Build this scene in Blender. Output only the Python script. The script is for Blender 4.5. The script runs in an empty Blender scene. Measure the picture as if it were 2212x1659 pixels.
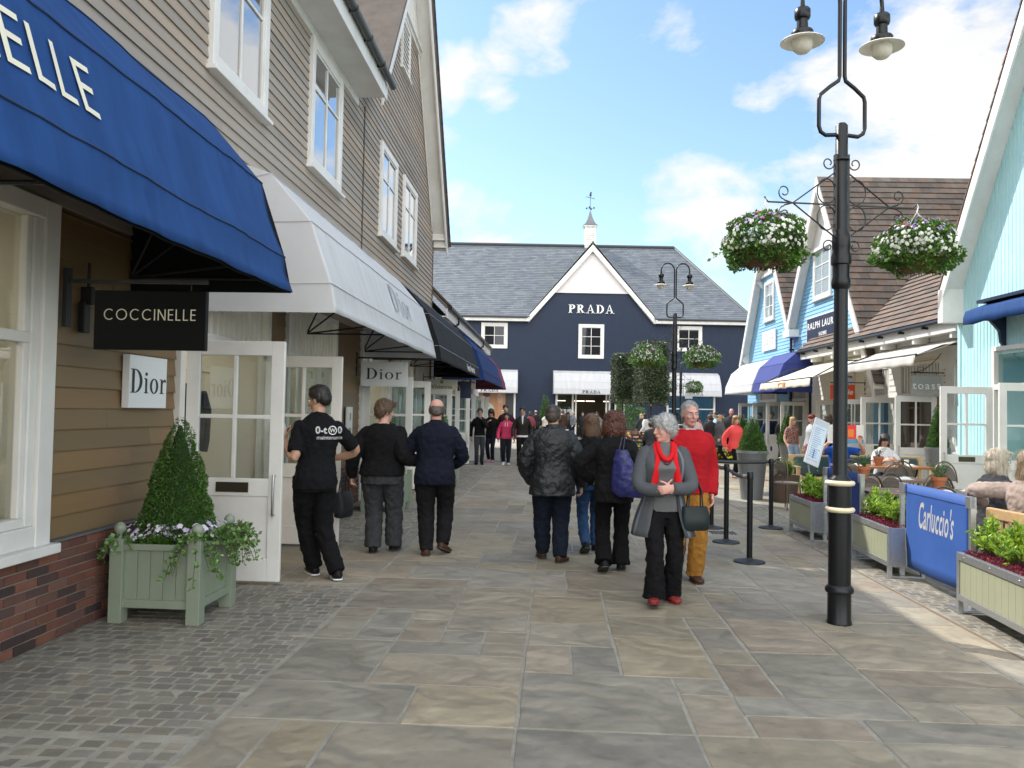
import bpy, bmesh, math, random
from mathutils import Vector, Matrix, noise
R = math.radians
rnd = random.Random(7)
scene = bpy.context.scene
# ---------------------------------------------------------------- camera
PITCH, ROLL, CH = R(1.87), R(1.05), 1.6
cam_d = bpy.data.cameras.new('camera'); cam = bpy.data.objects.new('camera', cam_d)
scene.collection.objects.link(cam); scene.camera = cam
cam_d.sensor_width = 36; cam_d.lens = 36 * 1790 / 2212; cam_d.clip_end = 600; cam_d.clip_start = .05
cam.matrix_world = Matrix.Translation((0, 0, CH)) @ Matrix.Rotation(R(90) + PITCH, 4, 'X') @ Matrix.Rotation(ROLL, 4, 'Z')
# ---------------------------------------------------------------- world
SUN_EL, SUN_AZ = R(43.6), R(-46.5)          # azimuth from +Y towards +X: the sun stands ahead and to the left
world = bpy.data.worlds.new('World'); scene.world = world; world.use_nodes = True
WN = world.node_tree; WN.nodes.clear()
def wn(t, **k):
    n = WN.nodes.new(t)
    for a, b in k.items(): setattr(n, a, b)
    return n
def wl(a, b): WN.links.new(a, b)
def wm(op, a, b=None, c=None, clamp=False):
    n = wn('ShaderNodeMath', operation=op, use_clamp=clamp)
    for i, v in enumerate((a, b, c)):
        if v is None: continue
        if isinstance(v, (int, float)): n.inputs[i].default_value = v
        else: wl(v, n.inputs[i])
    return n.outputs[0]
sky = wn('ShaderNodeTexSky', sky_type='NISHITA', sun_disc=False, sun_elevation=SUN_EL, sun_rotation=SUN_AZ)
sky.air_density = 1.0; sky.dust_density = .6; sky.ozone_density = 2.2
tc = wn('ShaderNodeTexCoord'); sep = wn('ShaderNodeSeparateXYZ'); wl(tc.outputs['Generated'], sep.inputs[0])
vx, vy, vz = sep.outputs
ysafe = wm('MAXIMUM', vy, .05)
U = wm('DIVIDE', vx, ysafe); V = wm('DIVIDE', vz, ysafe)
# cloud banks: (u, v, half-width, half-height, weight); u, v are slopes of the direction (x/y, z/y)
CL = [(.46, .39, .13, .10, .95), (.57, .49, .13, .08, .9), (.60, .34, .13, .08, .85), (.42, .27, .12, .05, .9), (.29, .225, .12, .035, .8),
      (.22, .28, .07, .045, .7), (.285, .40, .045, .028, .8), (.25, .165, .05, .03, .6), (.02, .46, .055, .045, .75), (-.06, .42, .05, .035, .8), (-.05, .25, .05, .03, .7),
      (-.02, .365, .03, .025, .6), (-.03, .19, .08, .03, .55), (.05, .55, .05, .03, .5), (.40, .56, .08, .05, .5), (-.09, .33, .03, .08, .6)]
acc = None
for (u0, v0, a, b, w) in CL:
    du = wm('DIVIDE', wm('SUBTRACT', U, u0), a); dv = wm('DIVIDE', wm('SUBTRACT', V, v0), b)
    q = wm('ADD', wm('MULTIPLY', du, du), wm('MULTIPLY', dv, dv))
    g = wm('MULTIPLY', wm('SUBTRACT', 1.6, q, clamp=False), w * .6)
    g = wm('MAXIMUM', g, 0.0)
    acc = g if acc is None else wm('ADD', acc, g)
acc = wm('MINIMUM', acc, 1.15)
acc = wm('MULTIPLY', acc, wm('GREATER_THAN', vy, .1))
mp = wn('ShaderNodeMapping'); mp.inputs['Scale'].default_value = (1, 1, 1.7); wl(tc.outputs['Generated'], mp.inputs[0])
nz = wn('ShaderNodeTexNoise'); nz.inputs['Scale'].default_value = 7.5; nz.inputs['Detail'].default_value = 10; nz.inputs['Roughness'].default_value = .6
nz.inputs['Distortion'].default_value = .25; wl(mp.outputs[0], nz.inputs['Vector'])
nb = wn('ShaderNodeTexNoise'); nb.inputs['Scale'].default_value = 1.6; nb.inputs['Detail'].default_value = 3; wl(mp.outputs[0], nb.inputs['Vector'])
beh = wm('MULTIPLY', wm('LESS_THAN', vy, .1), wm('MULTIPLY', wm('SUBTRACT', nb.outputs['Fac'], .30, clamp=True), 5.0))  # unseen cloud cover behind the camera, raised to whiten the ambient light
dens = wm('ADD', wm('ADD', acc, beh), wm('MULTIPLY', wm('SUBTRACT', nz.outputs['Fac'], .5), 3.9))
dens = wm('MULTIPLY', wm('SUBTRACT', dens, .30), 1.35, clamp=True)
hz = wm('MULTIPLY', wm('POWER', wm('SUBTRACT', 1.0, wm('MAXIMUM', vz, 0.0), clamp=True), 5.0), .24)
tint = wn('ShaderNodeMix', data_type='RGBA', blend_type='MULTIPLY'); tint.inputs[0].default_value = 1
wl(sky.outputs[0], tint.inputs[6]); tint.inputs[7].default_value = (1.20, 1.30, 1.31, 1)
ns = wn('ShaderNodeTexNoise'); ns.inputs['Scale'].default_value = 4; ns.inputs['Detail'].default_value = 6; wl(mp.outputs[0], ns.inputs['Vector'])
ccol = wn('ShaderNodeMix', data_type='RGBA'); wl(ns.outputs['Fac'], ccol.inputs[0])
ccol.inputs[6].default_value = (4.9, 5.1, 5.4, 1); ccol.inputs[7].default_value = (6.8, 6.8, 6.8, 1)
fl_ = wn('ShaderNodeMix', data_type='RGBA', blend_type='MULTIPLY'); fl_.inputs[0].default_value = 1; wl(ccol.outputs[2], fl_.inputs[6])   # unseen clouds opposite the sun, brightened to keep up the ambient light
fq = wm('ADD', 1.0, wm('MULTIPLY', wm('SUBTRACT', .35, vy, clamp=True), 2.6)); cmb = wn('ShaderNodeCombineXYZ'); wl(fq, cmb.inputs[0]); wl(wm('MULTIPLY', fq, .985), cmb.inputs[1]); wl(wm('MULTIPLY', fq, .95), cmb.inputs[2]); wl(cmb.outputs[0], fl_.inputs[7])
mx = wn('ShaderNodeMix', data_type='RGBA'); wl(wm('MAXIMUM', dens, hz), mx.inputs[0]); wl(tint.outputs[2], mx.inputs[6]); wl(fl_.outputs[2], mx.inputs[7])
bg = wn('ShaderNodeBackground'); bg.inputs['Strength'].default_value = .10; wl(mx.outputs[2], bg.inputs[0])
wo = wn('ShaderNodeOutputWorld'); wl(bg.outputs[0], wo.inputs[0])
# ---------------------------------------------------------------- sun, exposure
sd = bpy.data.lights.new('sun', 'SUN'); sd.energy = 3.6; sd.angle = R(.53); sd.color = (1, .955, .88)
sun = bpy.data.objects.new('sun', sd); scene.collection.objects.link(sun)
sdir = Vector((math.sin(SUN_AZ) * math.cos(SUN_EL), math.cos(SUN_AZ) * math.cos(SUN_EL), math.sin(SUN_EL)))
sun.rotation_euler = sdir.to_track_quat('Z', 'Y').to_euler()
scene.view_settings.view_transform = 'Standard'; scene.view_settings.look = 'None'; scene.view_settings.gamma = 1
scene.view_settings.use_curve_mapping = False; scene.view_settings.exposure = .82
scene.cycles.max_bounces = 7; scene.cycles.diffuse_bounces = 4; scene.cycles.glossy_bounces = 3; scene.cycles.transmission_bounces = 6
scene.cycles.transparent_max_bounces = 8; scene.cycles.caustics_reflective = False; scene.cycles.caustics_refractive = False
scene.cycles.use_denoising = True; scene.cycles.sample_clamp_indirect = 6

# ---------------------------------------------------------------- materials
MATS = {}
def mat(name, c, c2=None, vein=0, spots=0, ns=6, rough=.6, metal=0, bump=0, bs=60, spec=.5, stretch=(1, 1, 1), attr=False, transl=0, coat=0, alpha=1, trans=0, wave=None, weave=0, contrast=1.0, brick=None):
    if name in MATS: return MATS[name]
    m = bpy.data.materials.new(name); m.use_nodes = True; nt = m.node_tree; N = nt.nodes; Lk = nt.links
    b = N['Principled BSDF']; b.inputs['Roughness'].default_value = rough; b.inputs['Metallic'].default_value = metal
    b.inputs['Specular IOR Level'].default_value = spec; b.inputs['Coat Weight'].default_value = coat
    b.inputs['Transmission Weight'].default_value = trans
    if alpha < 1: b.inputs['Alpha'].default_value = alpha
    t = N.new('ShaderNodeTexCoord'); mp = N.new('ShaderNodeMapping'); mp.inputs['Scale'].default_value = stretch; Lk.new(t.outputs['Object'], mp.inputs[0])
    col = None
    rgb = N.new('ShaderNodeRGB'); rgb.outputs[0].default_value = (*c, 1); col = rgb.outputs[0]
    if c2:
        n = N.new('ShaderNodeTexNoise'); n.inputs['Scale'].default_value = ns; n.inputs['Detail'].default_value = 7; n.inputs['Roughness'].default_value = .6
        Lk.new(mp.outputs[0], n.inputs['Vector'])
        rp = N.new('ShaderNodeMapRange'); rp.inputs[1].default_value = .5 - .22 / contrast; rp.inputs[2].default_value = .5 + .22 / contrast; Lk.new(n.outputs['Fac'], rp.inputs[0])
        x = N.new('ShaderNodeMix'); x.data_type = 'RGBA'; Lk.new(rp.outputs[0], x.inputs[0]); Lk.new(col, x.inputs[6]); x.inputs[7].default_value = (*c2, 1); col = x.outputs[2]
    if spots:
        n3 = N.new('ShaderNodeTexNoise'); n3.inputs['Scale'].default_value = 11; n3.inputs['Detail'].default_value = 2; Lk.new(mp.outputs[0], n3.inputs['Vector'])
        r3 = N.new('ShaderNodeMapRange'); r3.inputs[1].default_value = .66; r3.inputs[2].default_value = .72; r3.inputs[3].default_value = 1; r3.inputs[4].default_value = 1 - spots; Lk.new(n3.outputs['Fac'], r3.inputs[0])
        n4 = N.new('ShaderNodeTexNoise'); n4.inputs['Scale'].default_value = .55; n4.inputs['Detail'].default_value = 5; Lk.new(mp.outputs[0], n4.inputs['Vector'])
        r4 = N.new('ShaderNodeMapRange'); r4.inputs[1].default_value = .35; r4.inputs[2].default_value = .65; r4.inputs[3].default_value = .86; r4.inputs[4].default_value = 1.1; Lk.new(n4.outputs['Fac'], r4.inputs[0])
        mm = N.new('ShaderNodeMath'); mm.operation = 'MULTIPLY'; Lk.new(r3.outputs[0], mm.inputs[0]); Lk.new(r4.outputs[0], mm.inputs[1])
        x = N.new('ShaderNodeMix'); x.data_type = 'RGBA'; x.blend_type = 'MULTIPLY'; x.inputs[0].default_value = 1; Lk.new(col, x.inputs[6]); Lk.new(mm.outputs[0], x.inputs[7]); col = x.outputs[2]
    if attr:
        a = N.new('ShaderNodeAttribute'); a.attribute_name = 'Col'
        x = N.new('ShaderNodeMix'); x.data_type = 'RGBA'; x.blend_type = 'MULTIPLY'; x.inputs[0].default_value = 1; Lk.new(col, x.inputs[6]); Lk.new(a.outputs['Color'], x.inputs[7]); col = x.outputs[2]
    hgt = None
    if brick:      # (scale, width, height, mortar, c_mortar)
        bk = N.new('ShaderNodeTexBrick'); bk.inputs['Scale'].default_value = brick[0]; bk.inputs['Brick Width'].default_value = brick[1]; bk.inputs['Row Height'].default_value = brick[2]
        bk.inputs['Mortar Size'].default_value = brick[3]; bk.inputs['Color1'].default_value = (.75, .75, .75, 1); bk.inputs['Color2'].default_value = (1.1, 1.1, 1.1, 1); bk.inputs['Mortar'].default_value = (*brick[4], 1)
        Lk.new(t.outputs['UV'], bk.inputs['Vector'])
        x = N.new('ShaderNodeMix'); x.data_type = 'RGBA'; x.blend_type = 'MULTIPLY'; x.inputs[0].default_value = 1; Lk.new(col, x.inputs[6]); Lk.new(bk.outputs['Color'], x.inputs[7]); col = x.outputs[2]
    Lk.new(col, b.inputs['Base Color'])
    if wave:       # (scale, strength, stretch): fabric or riven stone streaks
        w = N.new('ShaderNodeTexWave'); w.inputs['Scale'].default_value = wave[0]; w.inputs['Distortion'].default_value = wave[2]; w.inputs['Detail'].default_value = 3; w.inputs['Detail Scale'].default_value = 1.5
        w.bands_direction = wave[3]; Lk.new(mp.outputs[0], w.inputs['Vector'])
        if vein:
            va = N.new('ShaderNodeVectorMath'); va.operation = 'MULTIPLY_ADD'; Lk.new(a.outputs['Color'], va.inputs[0]); va.inputs[1].default_value = (97, 131, 61); Lk.new(mp.outputs[0], va.inputs[2]); Lk.new(va.outputs[0], w.inputs['Vector'])
            vr = N.new('ShaderNodeMapRange'); vr.inputs[1].default_value = .0; vr.inputs[2].default_value = .16; vr.inputs[3].default_value = 1 - vein; vr.inputs[4].default_value = 1; Lk.new(w.outputs['Fac'], vr.inputs[0])
            xx = N.new('ShaderNodeMix'); xx.data_type = 'RGBA'; xx.blend_type = 'MULTIPLY'; xx.inputs[0].default_value = 1; Lk.new(col, xx.inputs[6]); Lk.new(vr.outputs[0], xx.inputs[7]); Lk.new(xx.outputs[2], b.inputs['Base Color'])
        bw = N.new('ShaderNodeBump'); bw.inputs['Strength'].default_value = wave[1]; bw.inputs['Distance'].default_value = .02; Lk.new(w.outputs['Fac'], bw.inputs['Height']); hgt = bw.outputs[0]
    if bump:
        n2 = N.new('ShaderNodeTexNoise'); n2.inputs['Scale'].default_value = bs; n2.inputs['Detail'].default_value = 5; Lk.new(mp.outputs[0], n2.inputs['Vector'])
        bp = N.new('ShaderNodeBump'); bp.inputs['Strength'].default_value = bump; bp.inputs['Distance'].default_value = .01; Lk.new(n2.outputs['Fac'], bp.inputs['Height'])
        if hgt: Lk.new(hgt, bp.inputs['Normal'])
        hgt = bp.outputs[0]
    if hgt: Lk.new(hgt, b.inputs['Normal'])
    if transl:
        tr = N.new('ShaderNodeBsdfTranslucent'); Lk.new(col, tr.inputs[0]); ms = N.new('ShaderNodeMixShader'); ms.inputs[0].default_value = transl
        Lk.new(b.outputs[0], ms.inputs[1]); Lk.new(tr.outputs[0], ms.inputs[2]); Lk.new(ms.outputs[0], N['Material Output'].inputs[0])
    MATS[name] = m; return m
def glass_mat(name, tint=(.8, .85, .85), refl=.25, opaque=None):
    if name in MATS: return MATS[name]
    m = bpy.data.materials.new(name); m.use_nodes = True; nt = m.node_tree; N = nt.nodes; Lk = nt.links
    N.remove(N['Principled BSDF'])
    g = N.new('ShaderNodeBsdfGlossy'); g.inputs['Roughness'].default_value = .015; g.inputs['Color'].default_value = (.95, .97, 1, 1)
    if opaque: a = N.new('ShaderNodeBsdfDiffuse'); a.inputs[0].default_value = (*opaque, 1)
    else: a = N.new('ShaderNodeBsdfTransparent'); a.inputs[0].default_value = (*tint, 1)
    fr = N.new('ShaderNodeLayerWeight'); fr.inputs[0].default_value = .5; pw = N.new('ShaderNodeMath'); pw.operation = 'POWER'; Lk.new(fr.outputs['Facing'], pw.inputs[0]); pw.inputs[1].default_value = 4.0
    ad = N.new('ShaderNodeMath'); ad.operation = 'MULTIPLY_ADD'; ad.use_clamp = True; Lk.new(pw.outputs[0], ad.inputs[0]); ad.inputs[1].default_value = .75; ad.inputs[2].default_value = refl * .7 + .02
    ms = N.new('ShaderNodeMixShader'); Lk.new(ad.outputs[0], ms.inputs[0]); Lk.new(a.outputs[0], ms.inputs[1]); Lk.new(g.outputs[0], ms.inputs[2])
    Lk.new(ms.outputs[0], N['Material Output'].inputs[0]); MATS[name] = m; return m
WHITE = mat('white_paint', (.76, .75, .72), (.64, .62, .58), ns=2.2, rough=.45, bump=.03, bs=30)
GLASS = glass_mat('shop_glass', refl=.08); GLASS_SKY = glass_mat('sky_glass', refl=.62, opaque=(.02, .025, .03)); GLASS_DARK = glass_mat('dark_glass', refl=.03, opaque=(.012, .014, .018))
BLACK = mat('black_paint', (.005, .0055, .0065), (.009, .0095, .011), ns=9, rough=.33, bump=.05, bs=40, spec=.3)
BLK_M = mat('black_matt', (.014, .014, .015), rough=.55)
CHROME = mat('brushed_steel', (.6, .6, .6), (.5, .5, .5), ns=20, rough=.3, metal=1)
DARKBRASS = mat('dark_bronze', (.09, .075, .05), rough=.35, metal=.8)
INT_WHITE = mat('shop_interior_paint', (.62, .57, .48), rough=.7)
INT_DARK = mat('shop_interior_dark', (.10, .075, .05), (.05, .04, .03), ns=2, rough=.7)

# ---------------------------------------------------------------- objects
COL = scene.collection
WM = {}                       # world matrices of built roots and parts
def frame(x, y, z, rz): return Matrix.Translation((x, y, z)) @ Matrix.Rotation(rz, 4, 'Z')
ID = Matrix.Identity(4)
FL = frame(-3.42, 0, 0, R(-3))          # left row: local x = out from the facade, y = along the street
FR = frame(9.25, 0, 0, R(-1.1))         # right row: local -x = out from the facade
class MB:
    def __init__(s): s.v = []; s.f = []; s.c = []; s.cur = (1, 1, 1); s.M = None
    def add(s, vs, fs, M=None, col=None):
        o = len(s.v); M = M or s.M
        s.v += [(M @ Vector(v)) if M else Vector(v) for v in vs]
        s.f += [[i + o for i in f] for f in fs]; s.c += [col or s.cur] * len(fs)
    def box(s, x0, x1, y0, y1, z0, z1, M=None, col=None):
        s.add([(x0, y0, z0), (x1, y0, z0), (x1, y1, z0), (x0, y1, z0), (x0, y0, z1), (x1, y0, z1), (x1, y1, z1), (x0, y1, z1)],
              [(3, 2, 1, 0), (4, 5, 6, 7), (0, 1, 5, 4), (1, 2, 6, 5), (2, 3, 7, 6), (3, 0, 4, 7)], M, col)
    def prism(s, poly, axis, a, b, M=None, col=None):
        n = len(poly)
        def P(p, t): return (t, p[0], p[1]) if axis == 'x' else (p[0], t, p[1]) if axis == 'y' else (p[0], p[1], t)
        s.add([P(p, a) for p in poly] + [P(p, b) for p in poly], [list(range(n))[::-1], [n + i for i in range(n)]] + [[i, (i + 1) % n, n + (i + 1) % n, n + i] for i in range(n)], M, col)
    def lathe(s, prof, c=(0, 0, 0), n=24, M=None, col=None, sx=1, sy=1, cap=True):
        vs = []; fs = []
        for (r, z) in prof:
            for k in range(n):
                a = 2 * math.pi * k / n; vs.append((c[0] + r * math.cos(a) * sx, c[1] + r * math.sin(a) * sy, c[2] + z))
        for i in range(len(prof) - 1):
            for k in range(n):
                k2 = (k + 1) % n; fs.append((i * n + k, i * n + k2, (i + 1) * n + k2, (i + 1) * n + k))
        if cap: fs.append(list(range(n))[::-1]); fs.append([(len(prof) - 1) * n + k for k in range(n)])
        s.add(vs, fs, M, col)
    def tube(s, pts, r, n=8, M=None, col=None, flat=1, cap=True):
        pts = [Vector(p) for p in pts]; m = len(pts); rs = r if isinstance(r, (list, tuple)) else [r] * m
        vs = []; fs = []; up = None
        for i, p in enumerate(pts):
            d = (pts[min(i + 1, m - 1)] - pts[max(i - 1, 0)]); d = d.normalized() if d.length > 1e-9 else Vector((0, 0, 1))
            if up is None: up = Vector((0, 0, 1)) if abs(d.z) < .9 else Vector((0, 1, 0))
            a = d.cross(up); a = a.normalized() if a.length > 1e-6 else d.orthogonal().normalized()
            b = a.cross(d).normalized(); up = b
            for k in range(n):
                t = 2 * math.pi * k / n; vs.append(p + a * rs[i] * math.cos(t) + b * rs[i] * math.sin(t) * flat)
        for i in range(m - 1):
            for k in range(n):
                k2 = (k + 1) % n; fs.append((i * n + k, i * n + k2, (i + 1) * n + k2, (i + 1) * n + k))
        if cap: fs.append(list(range(n))[::-1]); fs.append([(m - 1) * n + k for k in range(n)])
        s.add(vs, fs, M, col)
    def loft(s, rings, M=None, col=None, close=True):
        n = len(rings[0]); vs = [p for r_ in rings for p in r_]; fs = []
        for i in range(len(rings) - 1):
            for k in range(n if close else n - 1):
                k2 = (k + 1) % n; fs.append((i * n + k, i * n + k2, (i + 1) * n + k2, (i + 1) * n + k))
        if close: fs.append(list(range(n))[::-1]); fs.append([(len(rings) - 1) * n + k for k in range(n)])
        s.add(vs, fs, M, col)
    def ball(s, c, rx, ry=None, rz=None, n=10, M=None, col=None):
        ry = ry or rx; rz = rz or rx; k = max(4, n // 2)
        prof = [(math.sin(math.pi * (i + .02) / (k + .04)), -math.cos(math.pi * (i + .02) / (k + .04))) for i in range(k + 1)]
        vs = []; fs = []
        for (r_, z) in prof:
            for j in range(n):
                a = 2 * math.pi * j / n; vs.append((c[0] + rx * r_ * math.cos(a), c[1] + ry * r_ * math.sin(a), c[2] + rz * z))
        for i in range(k):
            for j in range(n):
                j2 = (j + 1) % n; fs.append((i * n + j, i * n + j2, (i + 1) * n + j2, (i + 1) * n + j))
        fs.append(list(range(n))[::-1]); fs.append([k * n + j for j in range(n)]); s.add(vs, fs, M, col)
    def build(s, name, m, parent=None, W=None, smooth=None, bevel=0, solid=0, label=None, cat=None, group=None, kind=None, colattr=False, loc=None):
        """vertices are given in the parent's space (or, without parent, in frame W placed at loc)"""
        me = bpy.data.meshes.new(name); me.from_pydata([tuple(v) for v in s.v], [], s.f); me.validate(); me.update()
        for mm in (m if isinstance(m, (list, tuple)) else [m]): me.materials.append(mm)
        if colattr and len(me.polygons) == len(s.c):
            ca = me.color_attributes.new('Col', 'FLOAT_COLOR', 'CORNER'); dat = []
            for p, c in zip(me.polygons, s.c): dat += [c[0], c[1], c[2], 1] * p.loop_total
            ca.data.foreach_set('color', dat)
        if smooth is not None:
            me.shade_smooth()
            if smooth < 180: me.set_sharp_from_angle(angle=R(smooth))
        o = bpy.data.objects.new(name, me); COL.objects.link(o)
        if parent is not None: o.parent = parent; WM[o] = WM.get(parent, ID)
        else:
            o.matrix_world = W or ID; WM[o] = W or ID
        if bevel:
            b = o.modifiers.new('bevel', 'BEVEL'); b.width = bevel; b.segments = 2; b.limit_method = 'ANGLE'; b.angle_limit = R(50)
        if solid:
            b = o.modifiers.new('solid', 'SOLIDIFY'); b.thickness = solid; b.offset = 0
        tag(o, label, cat, group, kind); return o
def tag(o, label=None, cat=None, group=None, kind=None):
    if label: o['label'] = label
    if cat: o['category'] = cat
    if group: o['group'] = group
    if kind: o['kind'] = kind
    return o
def thing(name, label, cat, W=ID, loc=(0, 0, 0), rz=0, group=None, kind=None):
    o = bpy.data.objects.new(name, None); COL.objects.link(o); M = W @ Matrix.Translation(loc) @ Matrix.Rotation(rz, 4, 'Z')
    o.matrix_world = M; WM[o] = M; o.empty_display_size = .2; return tag(o, label, cat, group, kind)
def uvbox(o, sc=1.0):
    """box-mapped UVs in metres (x/y along, z up) for brick and slate patterns"""
    me = o.data; uv = me.uv_layers.new(name='UVMap'); me.update()
    for p in me.polygons:
        n = p.normal
        for li in p.loop_indices:
            v = me.vertices[me.loops[li].vertex_index].co
            if abs(n.z) > .85: uv.data[li].uv = (v.x * sc, v.y * sc)
            elif abs(n.x) > abs(n.y): uv.data[li].uv = (v.y * sc, math.hypot(v.z, v.x if abs(n.z) > .2 else 0) * sc)
            else: uv.data[li].uv = (v.x * sc, v.z / max(.2, math.sqrt(1 - n.z * n.z)) * sc)
    return o

# ---------------------------------------------------------------- lettering
def arc(cx, cy, rx, ry, a0, a1, n=14): return [(cx + rx * math.cos(R(a0 + (a1 - a0) * i / n)), cy + ry * math.sin(R(a0 + (a1 - a0) * i / n))) for i in range(n + 1)]
def band(o_, i_): return [[o_[k], o_[k + 1], i_[k + 1], i_[k]] for k in range(len(o_) - 1)]
def rect(x0, x1, y0, y1): return [[(x0, y0), (x1, y0), (x1, y1), (x0, y1)]]
def glyph(ch, st):
    """st: 'serif' high contrast, 'sans' thin capitals"""
    if st in ('serif', 'serifb'):
        T, t = (.15, .035) if st == 'serif' else (.19, .05)
        if ch == 'D': return rect(.1, .1 + T, 0, 1) + rect(0, .3, 0, t) + rect(0, .3, 1 - t, 1) + band(arc(.28, .5, .52, .5, -90, 90), arc(.26, .5, .52 - T, .5 - t, -90, 90)), .85
        if ch == 'P': return rect(.1, .1 + T, 0, 1) + rect(0, .38, 0, t * 1.3) + rect(0, .3, 1 - t, 1) + band(arc(.3, .73, .38, .27, -90, 90), arc(.28, .73, .38 - T, .27 - t * 1.3, -90, 90)), .74
        if ch == 'R': return rect(.1, .1 + T, 0, 1) + rect(0, .36, 0, t * 1.3) + rect(0, .3, 1 - t, 1) + band(arc(.3, .74, .36, .26, -90, 90), arc(.28, .74, .36 - T, .26 - t * 1.3, -90, 90)) + [[(.3, .5), (.47, .5), (.80, 0), (.60, 0)]] + rect(.55, .88, 0, t * 1.3), .88
        if ch == 'A': return [[(.10, 0), (.17, 0), (.43, .9), (.40, 1)], [(.40, 1), (.45, 1), (.80, 0), (.62, 0)]] + rect(.2, .62, .3, .3 + t * 1.4) + rect(.0, .28, 0, t * 1.3) + rect(.52, .92, 0, t * 1.3), .9
        if ch == 'i': return rect(.08, .2, 0, .62) + rect(0, .28, 0, t) + rect(0, .14, .6, .64) + [arc(.14, .82, .075, .075, 0, 330, 11)], .32
        if ch == 'o': return band(arc(.3, .32, .3, .33, 0, 360, 26), arc(.3, .32, .17, .29, 0, 360, 26)), .64
        if ch == 'r': return rect(.08, .2, 0, .62) + rect(0, .3, 0, t) + rect(0, .14, .6, .64) + [[(.2, .46), (.2, .54), (.34, .65), (.34, .58)], [(.32, .65), (.45, .62), (.45, .50), (.34, .54)]], .48
    T = .085 if st == 'sans' else .115
    if ch == 'C': return band(arc(.5, .5, .48, .5, 48, 312, 24), arc(.5, .5, .48 - T, .5 - T, 48, 312, 24)), .9
    if ch == 'O': return band(arc(.52, .5, .5, .5, 0, 360, 30), arc(.52, .5, .5 - T, .5 - T, 0, 360, 30)), 1.06
    if ch == 'I': return rect(0, T, 0, 1), .12
    if ch == 'N': return rect(0, T, 0, 1) + rect(.62, .62 + T, 0, 1) + [[(0, 1), (.1, 1), (.7, 0), (.6, 0)]], .72
    if ch == 'E': return rect(0, T, 0, 1) + rect(T, .46, 0, T) + rect(T, .44, .47, .47 + T) + rect(T, .46, 1 - T, 1), .48
    if ch == 'L': return rect(0, T, 0, 1) + rect(T, .44, 0, T), .46
    return [], .4
def letters(text, st, size, m, parent, M, gap=.16, thick=.008, sx=1.0, center=True, name='lettering'):
    """M maps (x right, y up, z out of the face) into the parent's space; origin = centre of the baseline"""
    polys = []; x = 0
    for ch in text:
        if ch == ' ': x += .45; continue
        g, w = glyph(ch, st); polys += [[(p[0] + x, p[1]) for p in q] for q in g]; x += w + gap
    x -= gap; b = MB(); off = x / 2 if center else 0
    for q in polys: b.prism([((p[0] - off) * size * sx, p[1] * size) for p in q], 'z', 0, thick)
    b.M = None; b.v = [M @ v for v in b.v]
    return b.build(name, m, parent)
def text(s_, size, m, parent, M, sx=1.0, off=0.0, thick=.004, shear=0, sp=1.0, name='lettering', align='CENTER'):
    cu = bpy.data.curves.new('t', 'FONT'); cu.body = s_; cu.size = size; cu.align_x = align; cu.extrude = thick / 2; cu.offset = off; cu.shear = shear; cu.space_character = sp; cu.resolution_u = 3; cu.space_line = .8
    t = bpy.data.objects.new('t', cu); COL.objects.link(t); bpy.context.view_layer.update()
    me = bpy.data.meshes.new_from_object(t.evaluated_get(bpy.context.evaluated_depsgraph_get())); bpy.data.objects.remove(t); bpy.data.curves.remove(cu)
    me.transform(M @ Matrix.Diagonal((sx, 1, 1, 1))); me.materials.clear(); me.materials.append(m); me.name = name
    o = bpy.data.objects.new(name, me); COL.objects.link(o); o.parent = parent; return o
def basis(o, right, up):
    r_ = Vector(right).normalized(); u_ = Vector(up).normalized(); n_ = r_.cross(u_)
    return Matrix(((r_.x, u_.x, n_.x, o[0]), (r_.y, u_.y, n_.y, o[1]), (r_.z, u_.z, n_.z, o[2]), (0, 0, 0, 1)))
INK = mat('sign_ink', (.02, .025, .035), rough=.5); CREAM = mat('cream_lettering', (.72, .68, .52), rough=.4); INKW = mat('white_lettering', (.8, .8, .78), rough=.4)
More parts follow.
